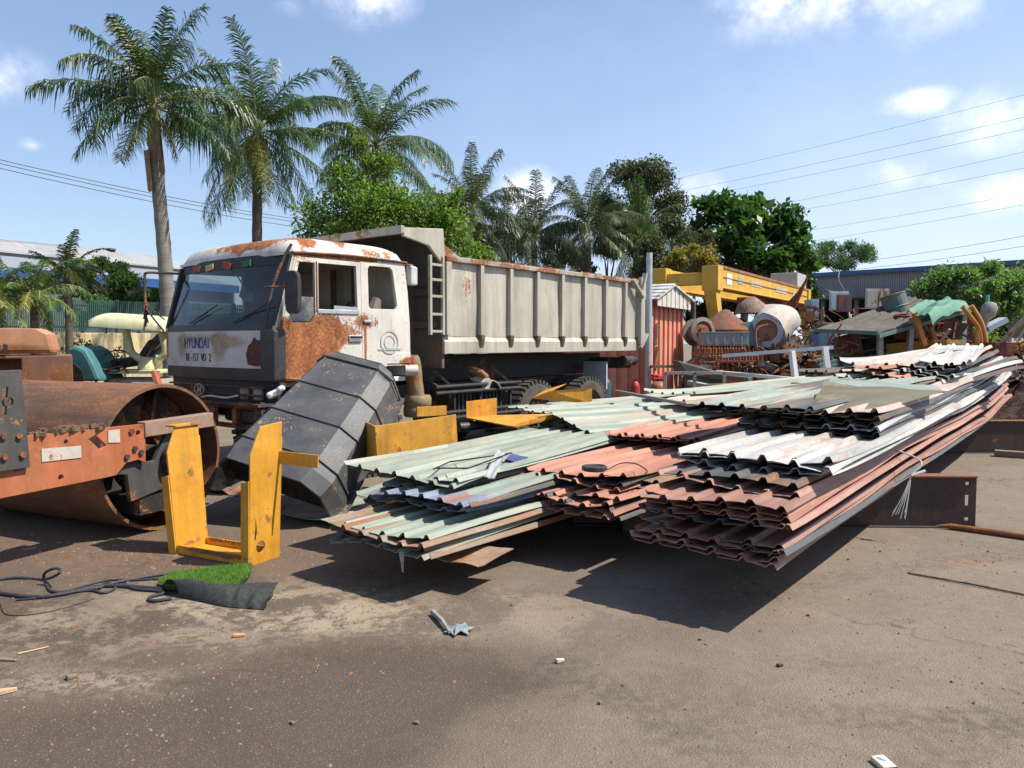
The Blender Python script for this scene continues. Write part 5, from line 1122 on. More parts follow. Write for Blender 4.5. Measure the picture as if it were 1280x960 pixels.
for k in range(75):
    x0=LL*k/75; x1=LL*(k+.8)/75; x2=LL*(k+1)/75; m.hexa([(x0,-3.6,4.55),(x1,-3.6,4.55),(x1,.95,5.5),(x0,.95,5.5),(x0,-3.6,4.61),(x1,-3.6,4.61),(x1,.95,5.56),(x0,.95,5.56)]); m.hexa([(x1,-3.6,4.55),(x2,-3.6,4.55),(x2,.95,5.5),(x1,.95,5.5),(x1,-3.6,4.57),(x2,-3.6,4.57),(x2,.95,5.52),(x1,.95,5.52)])
m.build('lower_roof',M_lroof2,lw)
m=MB(); m.box(0,.92,5.5,LL,1.05,5.74); m.build('roof_step',M_shade,lw)
m=MB(); m.box(0,-3.7,4.15,LL,-3.62,4.58); m.build('blue_fascia',flat('blue_fascia',(.03,.09,.25),.5),lw)
m=MB(); m.box(0,-3.3,-.42,LL,-3.1,4.5); m.box(0,9,-.42,LL,9.2,4.5); m.build('wall',rough_mat('grey_render',(.13,.13,.13),(.18,.175,.17),1,.9,.2),lw)
m=MB(); m.lathe([(0,.0),(.2,0),(.22,.06),(.30,.08),(.26,.17),(0,.2)],Matrix.Translation((LL*.80,2.6,6.55)),14); m.build('roof_vent',M_dark,lw)
# stained wall with green picket fence
fa=Vector((-18.8,17.5,0)); fb=Vector((-6.4,28.6,0)); fa.z=fb.z=0; fd=fb-fa; FL=fd.length; fan=math.atan2(fd.y,fd.x)
def wall_mat():
    t=NT('stained_wall'); P=t.n('ShaderNodeTexCoord').outputs['Object']; S=t.vmap(P,(1.6,1.6,.28)); a=t.noise(S,2.2,7,.65); b=t.noise(P,3,6,.6); sp=t.n('ShaderNodeSeparateXYZ'); t.l(P,sp.inputs[0])
    c=t.mix(t.mapr(b,.3,.7),(.58,.46,.24),(.66,.56,.34)); c=t.mix(t.math('MULTIPLY',t.mapr(a,.46,.62),t.mapr(sp.outputs['Z'],.3,2.0,.35,1)),c,(.22,.16,.08)); c=t.mix(t.mapr(t.noise(P,6,7,.7),.58,.66,0,.8),c,(.12,.09,.06))
    return t.finish(c,.9,0,t.bump(b,.3,.02),.2)
wl=thing('boundary_wall','stained pale yellow masonry wall under the green picket fence','wall',fa,fan)
m=MB(); m.box(0,0,0,FL,.2,1.98); m.build('masonry',wall_mat(),wl,bevel=.02)
pm=wall_mat()
for k in range(9): m=MB(); m.box(k*FL/9,-.06,0,k*FL/9+.3,.0-.002,2.0); m.build('pilaster',pm,wl)
M_green=metal('green_fence_paint',(.03,.095,.075),rust=.1,scale=3,rough=.55)
fn=thing('picket_fence','dark green metal picket fence on top of the yellow wall','fence',fa+Vector((0,0,1.99)),fan)
m=MB(); nb=300
for k in range(nb): x0=FL*k/nb; m.box(x0,.07,.02,x0+.034,.10,.98)
m.build('pickets',M_green,fn)
for z in (.14,.78): m=MB(); m.box(0,.101,z,FL,.13,z+.05); m.build('rail',M_green,fn)
for k in range(10): m=MB(); m.box(k*FL/9.2,.04,0,k*FL/9.2+.08,.16,1.02); m.build('post',M_green,fn)
# dry shoots in front of the wall
# ------------------------------------------------------------------ scrap yard behind the stacks
M_scrap=metal('scrap_brown',(.13,.07,.045),rust=.6,scale=3,rough=.8,dirt=.5,rand=.4)
M_scrap2=metal('scrap_grey',(.20,.19,.175),rust=.35,scale=3,rough=.65,dirt=.5,rand=.35)
M_scrap3=metal('scrap_pale',(.42,.38,.32),rust=.3,scale=3,rough=.6,dirt=.5,rand=.3)
M_scrap4=metal('scrap_green',(.09,.16,.14),rust=.35,scale=3,rough=.6,dirt=.4,rand=.3)
M_scrap5=metal('scrap_red',(.24,.055,.035),rust=.45,scale=3,rough=.7,dirt=.4,rand=.3)
M_scrap6=metal('scrap_blue',(.14,.24,.34),rust=.2,scale=3,rough=.6,dirt=.3,rand=.2)
M_scrap7=metal('scrap_yellow',(.50,.27,.05),rust=.35,scale=3,rough=.6,dirt=.3,rand=.2)
M_heap=rough_mat('scrap_earth',(.05,.032,.024),(.12,.07,.045),3,.95,1.0,dist=.08)
def mound(label,cx,cy,rx,ry,h,seed,n=60):
    def f(a,b):
        x=(2*a-1);y=(2*b-1);d=min(1,math.hypot(x,y)); p=Vector((cx+x*rx,cy+y*ry,seed))
        z=h*(1-d**2)**1.0*(.75+.55*noise.noise(p*.5))+.16*noise.noise(p*2.1)+.10*noise.noise(p*5)
        return (x*rx,y*ry,max(-.02,z*(1-d**8)))
    m=MB(); m.grid(f,n,n); o_=m.build('scrap_heap',M_heap,None,loc=(cx,cy,.0)); return tag(o_,label,'scrap heap',kind='stuff')
heaps={}
def hz(cx,cy,rx,ry,h,seed):
    def q(x,y):
        a=(x-cx)/rx;b=(y-cy)/ry;d=math.hypot(a,b)
        if d>=1: return 0
        p=Vector((cx+a*rx,cy+b*ry,seed)); return max(0,h*(1-d*d)*(.75+.55*noise.noise(p*.5))+.16*noise.noise(p*2.1))
    return q
mound('dark heap of mixed iron scrap behind the sheet stacks',8.2,20.5,5.6,4.5,2.1,1); H1=hz(8.2,20.5,5.6,4.5,2.1,1)
mound('high scrap heap under the grey lean-to roof',13.5,26,7,5,1.8,2); H2=hz(13.5,26,7,5,1.8,2)
mound('rust-brown heap of shredded iron at the right edge',13.0,16.4,3.4,2.6,1.25,3); H3=hz(13.0,16.4,3.4,2.6,1.25,3)
mound('dark scrap heap far behind under the warehouse eave',16,34,10,4,2.6,4); H4=hz(16,34,10,4,2.6,4)
mound('low dark heap of iron scrap between the container and the lean-to roof',6.6,17.2,3.0,1.9,1.35,5); H5=hz(6.6,17.2,3.0,1.9,1.35,5)
rs=random.Random(11)
def scrap_mesh(kind):
    m=MB()
    if kind=='pipe':
        L_=rs.uniform(.5,1.6); r_=rs.uniform(.02,.07); b_=rs.uniform(-.15,.15); m.tube([(-L_/2,0,0),(0,b_,rs.uniform(-.05,.08)),(L_/2,0,0)],r_,9)
    elif kind=='plate':
        a=rs.uniform(.3,.8);b=rs.uniform(.2,.5);c=rs.uniform(-.2,.3); m.shell(lambda p,q:(a*(p-.5),b*(q-.5)+.06*math.sin(5*p),c*abs(p-.4)+.08*math.sin(4*q+a*9)),6,5,.012)
    elif kind=='angle_iron':
        L_=rs.uniform(.6,1.6); m.box(-L_/2,0,0,L_/2,.008,.07); m.box(-L_/2,.008,0,L_/2,.07,.008)
    elif kind=='gear':
        r_=rs.uniform(.12,.26); poly=[]
        for k in range(32): a=2*math.pi*k/32; rr=r_*(1 if k%4<2 else .86); poly.append((rr*math.cos(a),rr*math.sin(a)))
        m.plate(poly,[circ(0,0,r_*.3,12)],.06,lambda a,b,d:(a,b,d))
    elif kind=='engine_block':
        m.box(-.3,-.2,0,.3,.2,.32); m.box(-.34,-.12,.32,.34,.12,.42)
        for k in range(4): m.lathe([(0,0),(.055,0),(.055,.1),(.03,.1),(.03,.03),(0,.03)],Matrix.Translation((-.22+.15*k,0,.42)),10)
        m.lathe([(0,0),(.1,0),(.1,.06),(0,.06)],axis_frame((.3,0,.14),(1,0,0)),14); m.tube([(-.2,-.22,.1),(0,-.26,.16),(.22,-.22,.1)],.03,7)
    elif kind=='drum':
        m.lathe([(0,0),(.26,0),(.275,.02),(.26,.04),(.26,.28),(.275,.3),(.26,.32),(.26,.56),(.275,.58),(.26,.60),(.245,.60),(.245,.5),(0,.5)],Matrix.Identity(4),20)
    elif kind=='spring':
        m.tube([(.12*math.cos(k*.6),.12*math.sin(k*.6),k*.012) for k in range(50)],.018,6)
    elif kind=='frame':
        a=rs.uniform(.35,.7);b=rs.uniform(.25,.5)
        for p,q in (((-a,0,0),(a,0,0)),((-a,0,b),(a,0,b)),((-a,0,0),(-a,0,b)),((a,0,0),(a,0,b)),((0,0,0),(0,0,b))): m.bar(p,q,.05,.05)
    elif kind=='casing':
        m.lathe([(.05,0),(.2,.02),(.26,.12),(.26,.2),(.3,.2),(.3,.24),(.18,.24),(.16,.1),(.05,.06)],Matrix.Identity(4),18); m.tube([(.2,0,.1),(.42,.1,.12)],.08,10)
    elif kind=='tangle':
        for k in range(9):
            p=Vector((rs.gauss(0,.3),rs.gauss(0,.2),rs.uniform(0,.3))); P_=[p]
            for j in range(3): P_.append(P_[-1]+Vector((rs.uniform(-.35,.35),rs.uniform(-.3,.3),rs.uniform(-.2,.3))))
            P_[0].z=0; m.tube(smooth_path(P_,4),rs.uniform(.008,.022),5)
    elif kind=='crate':
        for k in range(4):
            z=.03+.11*k
            for y in (-.22,.22): m.box(-.32,y-.01,z,.32,y+.01,z+.08)
            for x in (-.32,.32): m.box(x-.01,-.21,z,x+.01,.21,z+.08)
        m.box(-.31,-.2,0,.31,.2,.02)
    return m
SC={'pipe':('bent scrap pipe','pipe'),'plate':('crumpled scrap plate','plate'),'angle_iron':('angle iron','angle iron'),'gear':('old toothed gear','gear'),'engine_block':('old engine block','engine block'),'drum':('old steel drum','drum'),'spring':('rusty coil spring','spring'),'frame':('bent scrap frame','frame'),'casing':('old pump casing','casing'),'crate':('slatted crate','crate'),'tangle':('tangle of bent rods','rods')}
def scatter(n,pos,kinds,mats,where,gname,tilt=1.0,scale=1.0):
    for k in range(n):
        kd=rs.choice(kinds); mt=rs.choice(mats); x,y,z=pos()
        ob=scrap_mesh(kd).build({'pipe':'scrap_pipe','plate':'scrap_plate','frame':'scrap_rack'}.get(kd,kd),mt,None,bevel=0)
        ob.location=(x,y,z); ob.rotation_euler=(rs.uniform(-tilt,tilt)*(.3 if kd in('drum','engine_block','crate') else 1),rs.uniform(-tilt,tilt)*(.3 if kd in('drum','engine_block','crate') else .6),rs.uniform(0,6.28)); s_=scale*rs.uniform(.7,1.25); ob.scale=(s_,)*3
        cn={'scrap_brown':'rust-brown','scrap_grey':'grey','scrap_pale':'pale','scrap_green':'dull green','scrap_red':'dark red','scrap_blue':'blue','scrap_yellow':'ochre yellow'}[mt.name]
        tag(ob,f'{cn} {SC[kd][0]} {where}',SC[kd][1],gname)
def on(H,x0,x1,y0,y1,up=.05):
    def f():
        x=rs.uniform(x0,x1); y=rs.uniform(y0,y1); return (x,y,H(x,y)+rs.uniform(0,up))
    return f
allk=list(SC)+['tangle']*5+['plate','pipe','angle_iron']*2; small=['tangle','tangle','pipe','plate','angle_iron','gear','spring','casing','frame']
scatter(120,on(H1,4.6,12.5,16.4,21.0,.2),allk,[M_scrap,M_scrap,M_scrap2,M_scrap5,M_scrap3,M_scrap4],'in the heap behind the sheet stacks','scrap behind the sheet stacks',scale=1.0)
scatter(50,on(H1,4.8,10.5,15.9,18.0,.35),['tangle','tangle','angle_iron','plate','pipe','casing','spring','gear'],[M_scrap,M_scrap,M_scrap2,M_scrap5,M_scrap3],'at the front of the heap behind the white rail','scrap behind the white rail',scale=.9)
scatter(64,on(H2,9.0,17.5,21.8,26.5,.2),allk,[M_scrap,M_scrap2,M_scrap3,M_scrap,M_scrap5,M_scrap7],'in the scrap under and behind the lean-to roof','scrap round the lean-to roof',scale=1.2)
scatter(60,on(H3,10.6,15.3,14.3,17.6,.12),small,[M_scrap,M_scrap,M_scrap5,M_scrap,M_scrap2,M_scrap3],'on the rust-brown heap at the right edge','scrap on the right heap',scale=.8)
scatter(40,on(H4,10,24,30.5,34,.3),allk,[M_scrap,M_scrap2,M_scrap3,M_scrap,M_scrap5,M_scrap7],'far back below the warehouse eave','scrap below the warehouse eave',scale=1.7)
scatter(75,on(H5,4.3,9.2,15.6,17.6,.22),['tangle','tangle','plate','pipe','casing','angle_iron','engine_block','spring','gear'],[M_scrap,M_scrap,M_scrap,M_scrap5,M_scrap2,M_scrap4],'in the low dark heap by the container','scrap in the low dark heap',scale=.8)
# rust-red engine racks
for k,(u,v,Y) in enumerate(((900,452,17.6),(915,462,16.8),(884,470,16.4))):
    p=D(u,v,Y); t_=thing('engine_rack',['upper rust-red rack of bolted engine parts under the grey-blue box','lower rust-red rack of engine parts behind the white poles','small stack of brown slatted frames beside the container'][k],'engine rack',(p.x,p.y,p.z))
    w_=[.62,.62,.2][k]
    m=MB(); m.box(-w_,-.2,-.28,w_,.2,-.22); m.box(-w_,-.2,.16,w_,.2,.2); 
    for x in (-w_,w_-.05): m.box(x,-.22,-.3,x+.05,-.16,.36)
    m.build('rack_frame',M_scrap5,t_)
    m=MB()
    for j in range(9):
        x=-w_+.1+(2*w_-.2)*j/8
        for r_ in (0,1): m.lathe([(0,0),(.045,0),(.045,.18),(.02,.2),(.02,.28),(0,.28)],Matrix.Translation((x+rs.uniform(-.02,.02),-.12+.2*r_,-.22)),8); m.lathe([(0,0),(.035,0),(.035,.10),(.012,.12),(.012,.2),(0,.2)],Matrix.Translation((x,-.1+.2*r_,.2)),8)
    m.build('pins',M_scrap,t_)
# conical hopper, reel, box, mixer drum
p=D(906,405,19.5); hp_=thing('rusty_hopper','rusty cone-shaped hopper with a green side behind the engine racks','hopper',(p.x,p.y,p.z-.25))
m=MB(); m.lathe([(.02,.62),(.10,.6),(.62,.15),(.66,.1),(.62,-.3),(.5,-.5)],Matrix.Identity(4),16); m.build('cone',metal('hopper_rust',(.20,.095,.065),rust=.55,scale=5,rough=.85,dirt=.7,bump=.8),hp_,smooth=True)
m=MB(); m.hexa([(.1,-.5,-.3),(.8,-.4,-.3),(.8,.2,-.3),(.1,.2,-.3),(.25,-.45,.25),(.55,-.4,.3),(.5,.2,.3),(.2,.2,.3)]); m.build('green_chute',M_scrap4,hp_)
p=D(878,414,18.6); t_=thing('cable_reel','round motor reel with a rusty hub beside the gantry leg','reel',(p.x,p.y,p.z))
m=MB(); E=axis_frame((0,0,0),(.35,-.9,.1)); m.lathe([(.22,0),(.34,0),(.34,.04),(.24,.06),(.22,-.3),(.34,-.3),(.34,-.34),(.2,-.34)],E,24); m.build('rim',M_scrap2,t_,smooth=True)
m=MB(); m.lathe([(0,.10),(.10,.10),(.14,.03),(.22,.02)],E,18); m.build('hub',M_scrap,t_,smooth=True)
p=D(904,424,18.2); m=MB(); m.box(-.55,-.2,-.15,.55,.2,.15); m.box(-.57,-.22,.15,.57,.22,.17)
for k in range(5): m.box(-.45+.2*k,-.212,-.1,-.40+.2*k,-.201,.1)
tag(m.build('metal_box',metal('grey_green_box',(.24,.29,.29),rust=.2,scale=4,rough=.6),None,bevel=.01,loc=p),'grey-green ribbed metal box on top of the engine racks','box')
p=D(958,413,19.0); md=thing('mixer_drum','concrete-splashed mixer drum lying on the scrap with a round brown mouth','mixer drum',(p.x,p.y,p.z))
E=axis_frame((0,0,0),(-.50,-.84,-.16)); M_conc=metal('concrete_crust',(.45,.42,.37),rust=.46,scale=3.0,rough=.85,dirt=.4,bump=.8,rustcols=((.25,.16,.10),(.40,.27,.18),(.5,.40,.30)))
m=MB(); m.lathe([(.32,.0),(.42,.02),(.44,-.05),(.52,-.5),(.57,-.8),(.53,-1.2),(.34,-1.5),(.13,-1.6)],axis_frame((0,0,0),(-.50,-.84,-.16)),30)
for q in m.v: pass
m.v=[(v[0]+.14*noise.noise(Vector(v)*1.7)+.03*noise.noise(Vector(v)*7),v[1],v[2]+.10*noise.noise(Vector(v)*3)) for v in m.v]; m.build('drum_shell',M_conc,md,smooth=True)
m=MB(); m.lathe([(.28,.03),(.41,.03),(.41,-.03),(.28,-.03)],E,28,True); m.build('mouth_ring',metal('mouth_ring_paint',(.50,.54,.56),rust=.2,scale=4),md,smooth=True)
m=MB(); m.lathe([(.29,-.05),(.28,-.12),(.0,-.14)],E,24); m.build('mouth',metal('mouth_rust',(.40,.22,.15),rust=.4,scale=3),md)
m=MB(); m.bar((.2,-.75,-.32),(1.35,-.5,-.55),.10,.09); m.build('chute_arm',M_scrap3,md)
m=MB(); m.lathe([(.42,0),(.36,.22),(.10,.42),(0,.44)],Matrix.Translation((-.1,.9,.45)),14); md2=m.build('cone_cap',metal('cone_concrete',(.30,.21,.16),rust=.5,scale=4,rough=.85,dirt=.7,bump=.8),None,smooth=True,loc=p); tag(md2,'pale brown cone cap behind the mixer drum','cone')
p=D(985,470,18.0); m=MB(); m.hexa([(-.3,-.3,-1),(.4,-.3,-1),(.4,.3,-1),(-.3,.3,-1),(-.2,-.2,1.0),(.25,-.2,.95),(.25,.2,.95),(-.2,.2,1.0)]); 
# big flywheel and ribbed frames to the right of the mixer
p=D(1012,398,22.5); fw=thing('flywheel','dark rusty flywheel with spokes behind the mixer drum','wheel',(p.x,p.y,p.z))
E=axis_frame((0,0,0),(-.3,-.9,.2)); m=MB(); m.lathe([(.30,0),(.37,0),(.37,.1),(.30,.1)],E,32,True); m.build('ring',M_scrap,fw,smooth=True)
m=MB()
for k in range(6): a=k*math.pi/3; m.bar(E@Vector((0,0,.07)),E@Vector((.32*math.cos(a),.32*math.sin(a),.05)),.05,.05)
m.lathe([(0,-.05),(.16,-.05),(.16,.2),(0,.2)],E,14); m.build('spokes',M_scrap,fw)
p=D(990,360,24); m=MB()
for k in range(7): m.bar((-.1*k,.05*k,0),(.5-.05*k,0,1.3-.1*k),.05,.05)
tag(m.build('bundle_of_rods',M_scrap5,None,loc=(p.x,p.y,p.z-.9)),'dark red bundle of leaning rods under the gantry crane','rods')
# blue hood, cabinets and panels
p=D(1034,425,19.5); m=MB(); m.hexa([(-.35,-.3,-.45),(.65,-.3,-.45),(.65,.3,-.45),(-.35,.3,-.45),(-.35,-.3,.25),(-.05,-.3,.3),(-.05,.3,.3),(-.35,.3,.25)]); tag(m.build('blue_hood',M_scrap6,None,bevel=.02,loc=p),'light blue wedge-shaped machine hood behind the white posts','hood')
def panel(name,lab,cat,u0,v0,u1,v1,Y,mat,d=.5,bevel=.02):
    a=D(u0,v1,Y); b=D(u1,v0,Y); m=MB(); m.box(0,0,0,b.x-a.x,d,b.z-a.z); m.box(.05,-.012,.05,(b.x-a.x)*.48,-.001,b.z-a.z-.05); m.box((b.x-a.x)*.52,-.012,.05,b.x-a.x-.05,-.001,b.z-a.z-.05); return tag(m.build(name,mat,None,bevel=bevel,loc=a),lab,cat)
panel('steel_cabinet','narrow light blue cabinet right of the gantry leg','cabinet',1013,374,1024,400,27,metal('cabinet_blue',(.28,.42,.52),rust=.15,scale=2),.6)
panel('steel_sheet','pale blue sheet standing below the warehouse eave','sheet',1037,364,1061,388,31,metal('sheet_pale_blue',(.42,.52,.58),rust=.2,scale=1.5),.05)
panel('steel_plate','brown steel plate standing in front of the pale blue sheet','plate',1046,368,1065,390,30,metal('plate_brown',(.14,.08,.07),rust=.4,scale=2),.08)
panel('stained_panel','white panel with rust streaks standing below the eave','panel',1082,361,1113,386,30.5,metal('panel_streaked',(.50,.47,.40),rust=.42,scale=1.6,streak=(2,2,.5)),.08)
panel('ochre_box','small ochre sheet-metal box below the timber beam','box',1108,440,1122,458,17.5,M_scrap7,.4)
panel('ochre_box','ochre box full of round parts near the yellow tubes','box',1183,425,1203,446,15.5,M_scrap7,.4)
panel('ochre_box','upright ochre board left of the box of parts','board',1167,426,1180,448,15.8,M_scrap7,.1)
panel('rust_box','long dark red rusty box at the right of the yellow tubes','box',1243,428,1268,446,15.2,M_scrap5,.5)
a,b=D(1108,436,17.6),D(1168,430,17.2); m=MB(); m.bar((0,0,0),b-a,.2,.22); tag(m.build('ochre_beam',M_scrap7,None,bevel=.01,loc=a),'ochre steel beam lying under the lean-to roof','beam')
# lean-to roof with posts and green tarp
rf=[D(1018,413,17.5),D(1098,416,15.8),D(1215,384,18.0),D(1135,371,22.0)]
r0=rf[0]; lt=thing('lean_to_roof','grey-brown sagging lean-to roof over the scrap','roof',(r0.x,r0.y,0))
def lr(p,q):
    a=rf[0].lerp(rf[3],p); b=rf[1].lerp(rf[2],p); x=a.lerp(b,q)-Vector((r0.x,r0.y,0)); return (x.x,x.y,x.z-.18*math.sin(math.pi*q)*math.sin(math.pi*p)+.02*math.sin(60*q)+.05*noise.noise(Vector((p*5,q*5,0))))
m=MB(); m.shell(lr,24,48,.02); m.build('roof_sheet',metal('lean_to_sheet',(.085,.072,.055),rust=.35,scale=1.2,rough=.8,dirt=.6,rustcols=((.03,.025,.02),(.08,.06,.04),(.18,.14,.10))),lt)
m=MB(); m.bar(Vector(lr(0,0))+Vector((0,0,-.06)),Vector(lr(1,0))+Vector((0,0,-.06)),.06,.08); m.bar(Vector(lr(0,1))+Vector((0,0,-.06)),Vector(lr(1,1))+Vector((0,0,-.06)),.06,.08); m.bar(Vector(lr(0,0)),Vector(lr(0,1)),.06,.08); m.build('edge_rail',M_scrap4,lt)
for u,v,Y,du in ((1140,398,16.6,-10),(1147,396,19.5,4),(1100,412,16.4,0),(1205,385,18.0,-2)):
    p=D(u,v,Y); m=MB(); m.bar((p.x-r0.x,p.y-r0.y,p.z),(p.x-r0.x+du*Y/960,p.y-r0.y-.1,0),.10,.10); m.build('post',flat('grey_post',(.36,.36,.34)) if 'grey_post' not in bpy.data.materials else bpy.data.materials['grey_post'],lt)
tp4=[D(1128,391,16.4),D(1166,394,15.4),D(1212,379,17.6),D(1160,376,19)]; t0=tp4[0]
def trp(p,q):
    a=tp4[0].lerp(tp4[3],p); b=tp4[1].lerp(tp4[2],p); x=a.lerp(b,q)-t0; e=max(0,abs(2*q-1)-.6)+max(0,.3-p)
    return (x.x,x.y,x.z+.05*math.sin(9*q+3*p)+.04*math.sin(17*q)*p+.06-.22*e*e*2.5+.08*noise.noise(Vector((p*4,q*6,5))))
m=MB(); m.shell(trp,20,26,.012); tag(m.build('green_tarpaulin',rough_mat('tarp_green',(.06,.17,.10),(.11,.25,.16),3,.6,.3,spec=.4),None,smooth=True,loc=t0),'crumpled green tarpaulin draped over the lean-to roof','tarpaulin')
# orange bent tubes, ducts
M_otube=metal('orange_tube',(.50,.21,.04),rust=.3,scale=3,rough=.55)
for k,pp in enumerate(([(1203,383),(1215,398),(1224,412),(1227,440),(1228,458)],[(1214,382),(1226,402),(1232,425),(1234,458)],[(1222,412),(1222,432),(1222,460)])):
    P_=[D(u,v,15.8) for u,v in pp]; m=MB(); m.tube([q-P_[-1] for q in smooth_path(P_,5)],.05,8); tag(m.build('bent_tube',M_otube,None,smooth=True,loc=P_[-1]),['orange bent tube with the leftmost bow near the ducts','orange bent tube with the rightmost bow near the ducts','short straight ochre tube between the two bent tubes'][k],'tube','orange tubes by the ducts')
for k,((u,v,Y),(u2,v2,Y2)) in enumerate((((1143,391,16),(1156,432,16)),((1163,408,17),(1170,430,17)))):
    a,b=D(u,v,Y),D(u2,v2,Y2); m=MB(); m.bar((0,0,0),b-a,.09,.09); tag(m.build('ochre_bar',M_otube,None,loc=a),['long ochre bar leaning under the green tarpaulin','short ochre bar right of the leaning long bar'][k],'bar')
p=D(1236,388,16.5); t_=thing('duct_head','grey-white round duct head with a flared cup near the bush','duct',p)
m=MB(); m.lathe([(0,.18),(.1,.17),(.15,.08),(.15,-.08),(.08,-.2),(.08,-.5)],axis_frame((0,0,0),(.35,0,1)),18); m.build('dome',M_scrap3,t_,smooth=True)
m=MB(); m.hexa([(-.05,-.15,-.45),(.35,-.15,-.25),(.35,.15,-.25),(-.05,.15,-.45),(-.1,-.15,-.35),(.30,-.15,-.15),(.30,.15,-.15),(-.1,.15,-.35)]); m.build('flap',metal('flap_blue',(.45,.52,.56),rust=.2),t_)
m=MB(); m.tube([(-.15,0,-.4),(-.2,0,-1.4)],.07,10); m.build('stem',M_scrap2,t_)
for k in range(9):
    a=D(rs.uniform(1165,1215),rs.uniform(398,415),rs.uniform(16.5,19)); b=a+Vector((rs.uniform(-.6,.6),rs.uniform(-.3,.3),-rs.uniform(.2,.5))); m=MB(); m.bar((0,0,0),b-a,.09,.04); tag(m.build('scrap_strip',rs.choice([M_scrap3,M_scrap2,M_scrap]),None,loc=a),'metal strip in the tangle under the green tarpaulin','strip','strips under the tarpaulin')
a,b=D(1252,428,15.5),D(1284,395,15.0); m=MB(); m.bar((0,0,0),b-a,.08,.08); tag(m.build('leaning_bar',M_scrap3,None,loc=a),'brown bar leaning up at the right edge above the heap','bar')
m=MB(); p=D(1233,412,20); m.tube([(0,0,-2),(0,0,.9)],.05,8); tag(m.build('green_post',flat('turquoise',(.10,.42,.34)),None,loc=p),'thin turquoise post in front of the brown wall','post')
# white posts and poles in front
M_wp=metal('white_rail_paint',(.62,.62,.60),rust=.15,scale=4,rough=.5)
rl=D(903,445,14.0); rr_=thing('white_rail','white metal rail with two posts standing behind the sheets','rail',(rl.x,rl.y,0))
def rp(u,v,Y): q=D(u,v,Y); return q-Vector((rl.x,rl.y,0))
m=MB(); m.bar(rp(903,445,14),rp(1042,434,13.4),.06,.06); m.build('top_bar',M_wp,rr_)
for u,v,Y in ((990,439,13.6),(1031,434,13.4)):
    m=MB(); a=rp(u,v,Y); m.bar(a,(a.x+.07,a.y-.2,.55),.09,.09); m.build('post',M_wp,rr_)
for k,((u,v,Y),(u2,v2,Y2),lab,mt,r_) in enumerate((((895,465,14.2),(1040,478,13.0),'long white pole lying behind the sheets',M_wp,.06),((856,466,14.6),(938,475,13.6),'grey aluminium channel beside the container',M_scrap2,.09),((880,482,13.2),(1010,478,12.6),'flat grey rail lying in front of the white pole',M_scrap3,.05),((862,478,14),(900,486,13),'short grey profile lying by the container foot',M_scrap3,.07),((1130,462,12.5),(1060,480,12),'brown rounded beam behind the far heap of sheets',M_scrap,.1))):
    a,b=D(u,v,Y),D(u2,v2,Y2); m=MB(); m.bar((0,0,0),b-a,r_*1.6,r_); tag(m.build('long_pole',mt,None,bevel=.008,loc=a),lab,'pole')
p=D(882,478,14.5); m=MB(); m.box(-.35,-.25,-.3,.3,.25,.12); m.hexa([(-.4,-.3,.12),(.35,-.3,.12),(.35,.3,.12),(-.4,.3,.12),(-.6,-.3,.42),(.2,-.3,.2),(.2,.3,.2),(-.6,.3,.42)]); tag(m.build('grey_tub',M_scrap2,None,bevel=.02,loc=p),'grey sheet-metal tub below the aluminium channel','tub')
for k,(u,v,Y,mt,lab) in enumerate(((868,492,13.2,M_scrap3,'pale'),(850,488,14.8,M_scrap2,'grey'))):
    p=D(u,v,Y); ob=scrap_mesh('frame').build('wire_basket',mt,None,loc=p); tag(ob,f'{lab} low wire frame by the foot of the container','frame')
# ------------------------------------------------------------------ trees and palms
def quads_mesh(name, V, mat, parent=None, loc=None, kind=None):
    """V: (n,4,3) quads"""
    n=len(V); me=bpy.data.meshes.new(name); me.vertices.add(n*4); me.vertices.foreach_set('co',V.reshape(-1).astype(np.float32))
    me.loops.add(n*4); me.loops.foreach_set('vertex_index',np.arange(n*4,dtype=np.int32)); me.polygons.add(n); me.polygons.foreach_set('loop_start',np.arange(0,n*4,4,dtype=np.int32)); me.polygons.foreach_set('loop_total',np.full(n,4,dtype=np.int32))
    me.materials.append(mat); me.update(calc_edges=True); me.validate(); o=bpy.data.objects.new(name,me); COL.objects.link(o)
    if parent is not None: o.parent=parent
    if loc is not None: o.location=loc
    return o
def leaf_quads(P, size, asp=.45, up=.5, rs_=None):
    g=rs_ or rng; n=len(P); d=g.normal(size=(n,3)); d[:,2]-=.25; d/=np.linalg.norm(d,axis=1)[:,None]
    nn=g.normal(size=(n,3)); nn[:,2]+=up*2; s=np.cross(d,nn); s/=np.linalg.norm(s,axis=1)[:,None]+1e-9
    L=size*g.uniform(.6,1.3,n)[:,None]; w=L*asp; fold=np.cross(s,d)*L*.12
    return np.stack([P-d*L*.5, P+s*w*.5+fold, P+d*L*.5, P-s*w*.5+fold],1)
def crown_points(clumps, n, seed, shell=.3):
    g=np.random.default_rng(seed); c=np.array([k[0] for k in clumps]); r=np.array([k[1] for k in clumps]); wt=r**2; wt/=wt.sum(); i=g.choice(len(clumps),n,p=wt)
    d=g.normal(size=(n,3)); d/=np.linalg.norm(d,axis=1)[:,None]; d[:,2]*=.8; rad=shell+(1-shell)*g.random(n)**.7; rad*=1+.22*g.normal(size=n)
    return c[i]+d*(r[i]*rad)[:,None]
M_bark=rough_mat('bark',(.11,.085,.06),(.20,.165,.125),3,.95,.8,(1,1,.3)); M_bark2=rough_mat('dark_bark',(.05,.04,.03),(.10,.08,.06),3,.95,.8,(1,1,.3))
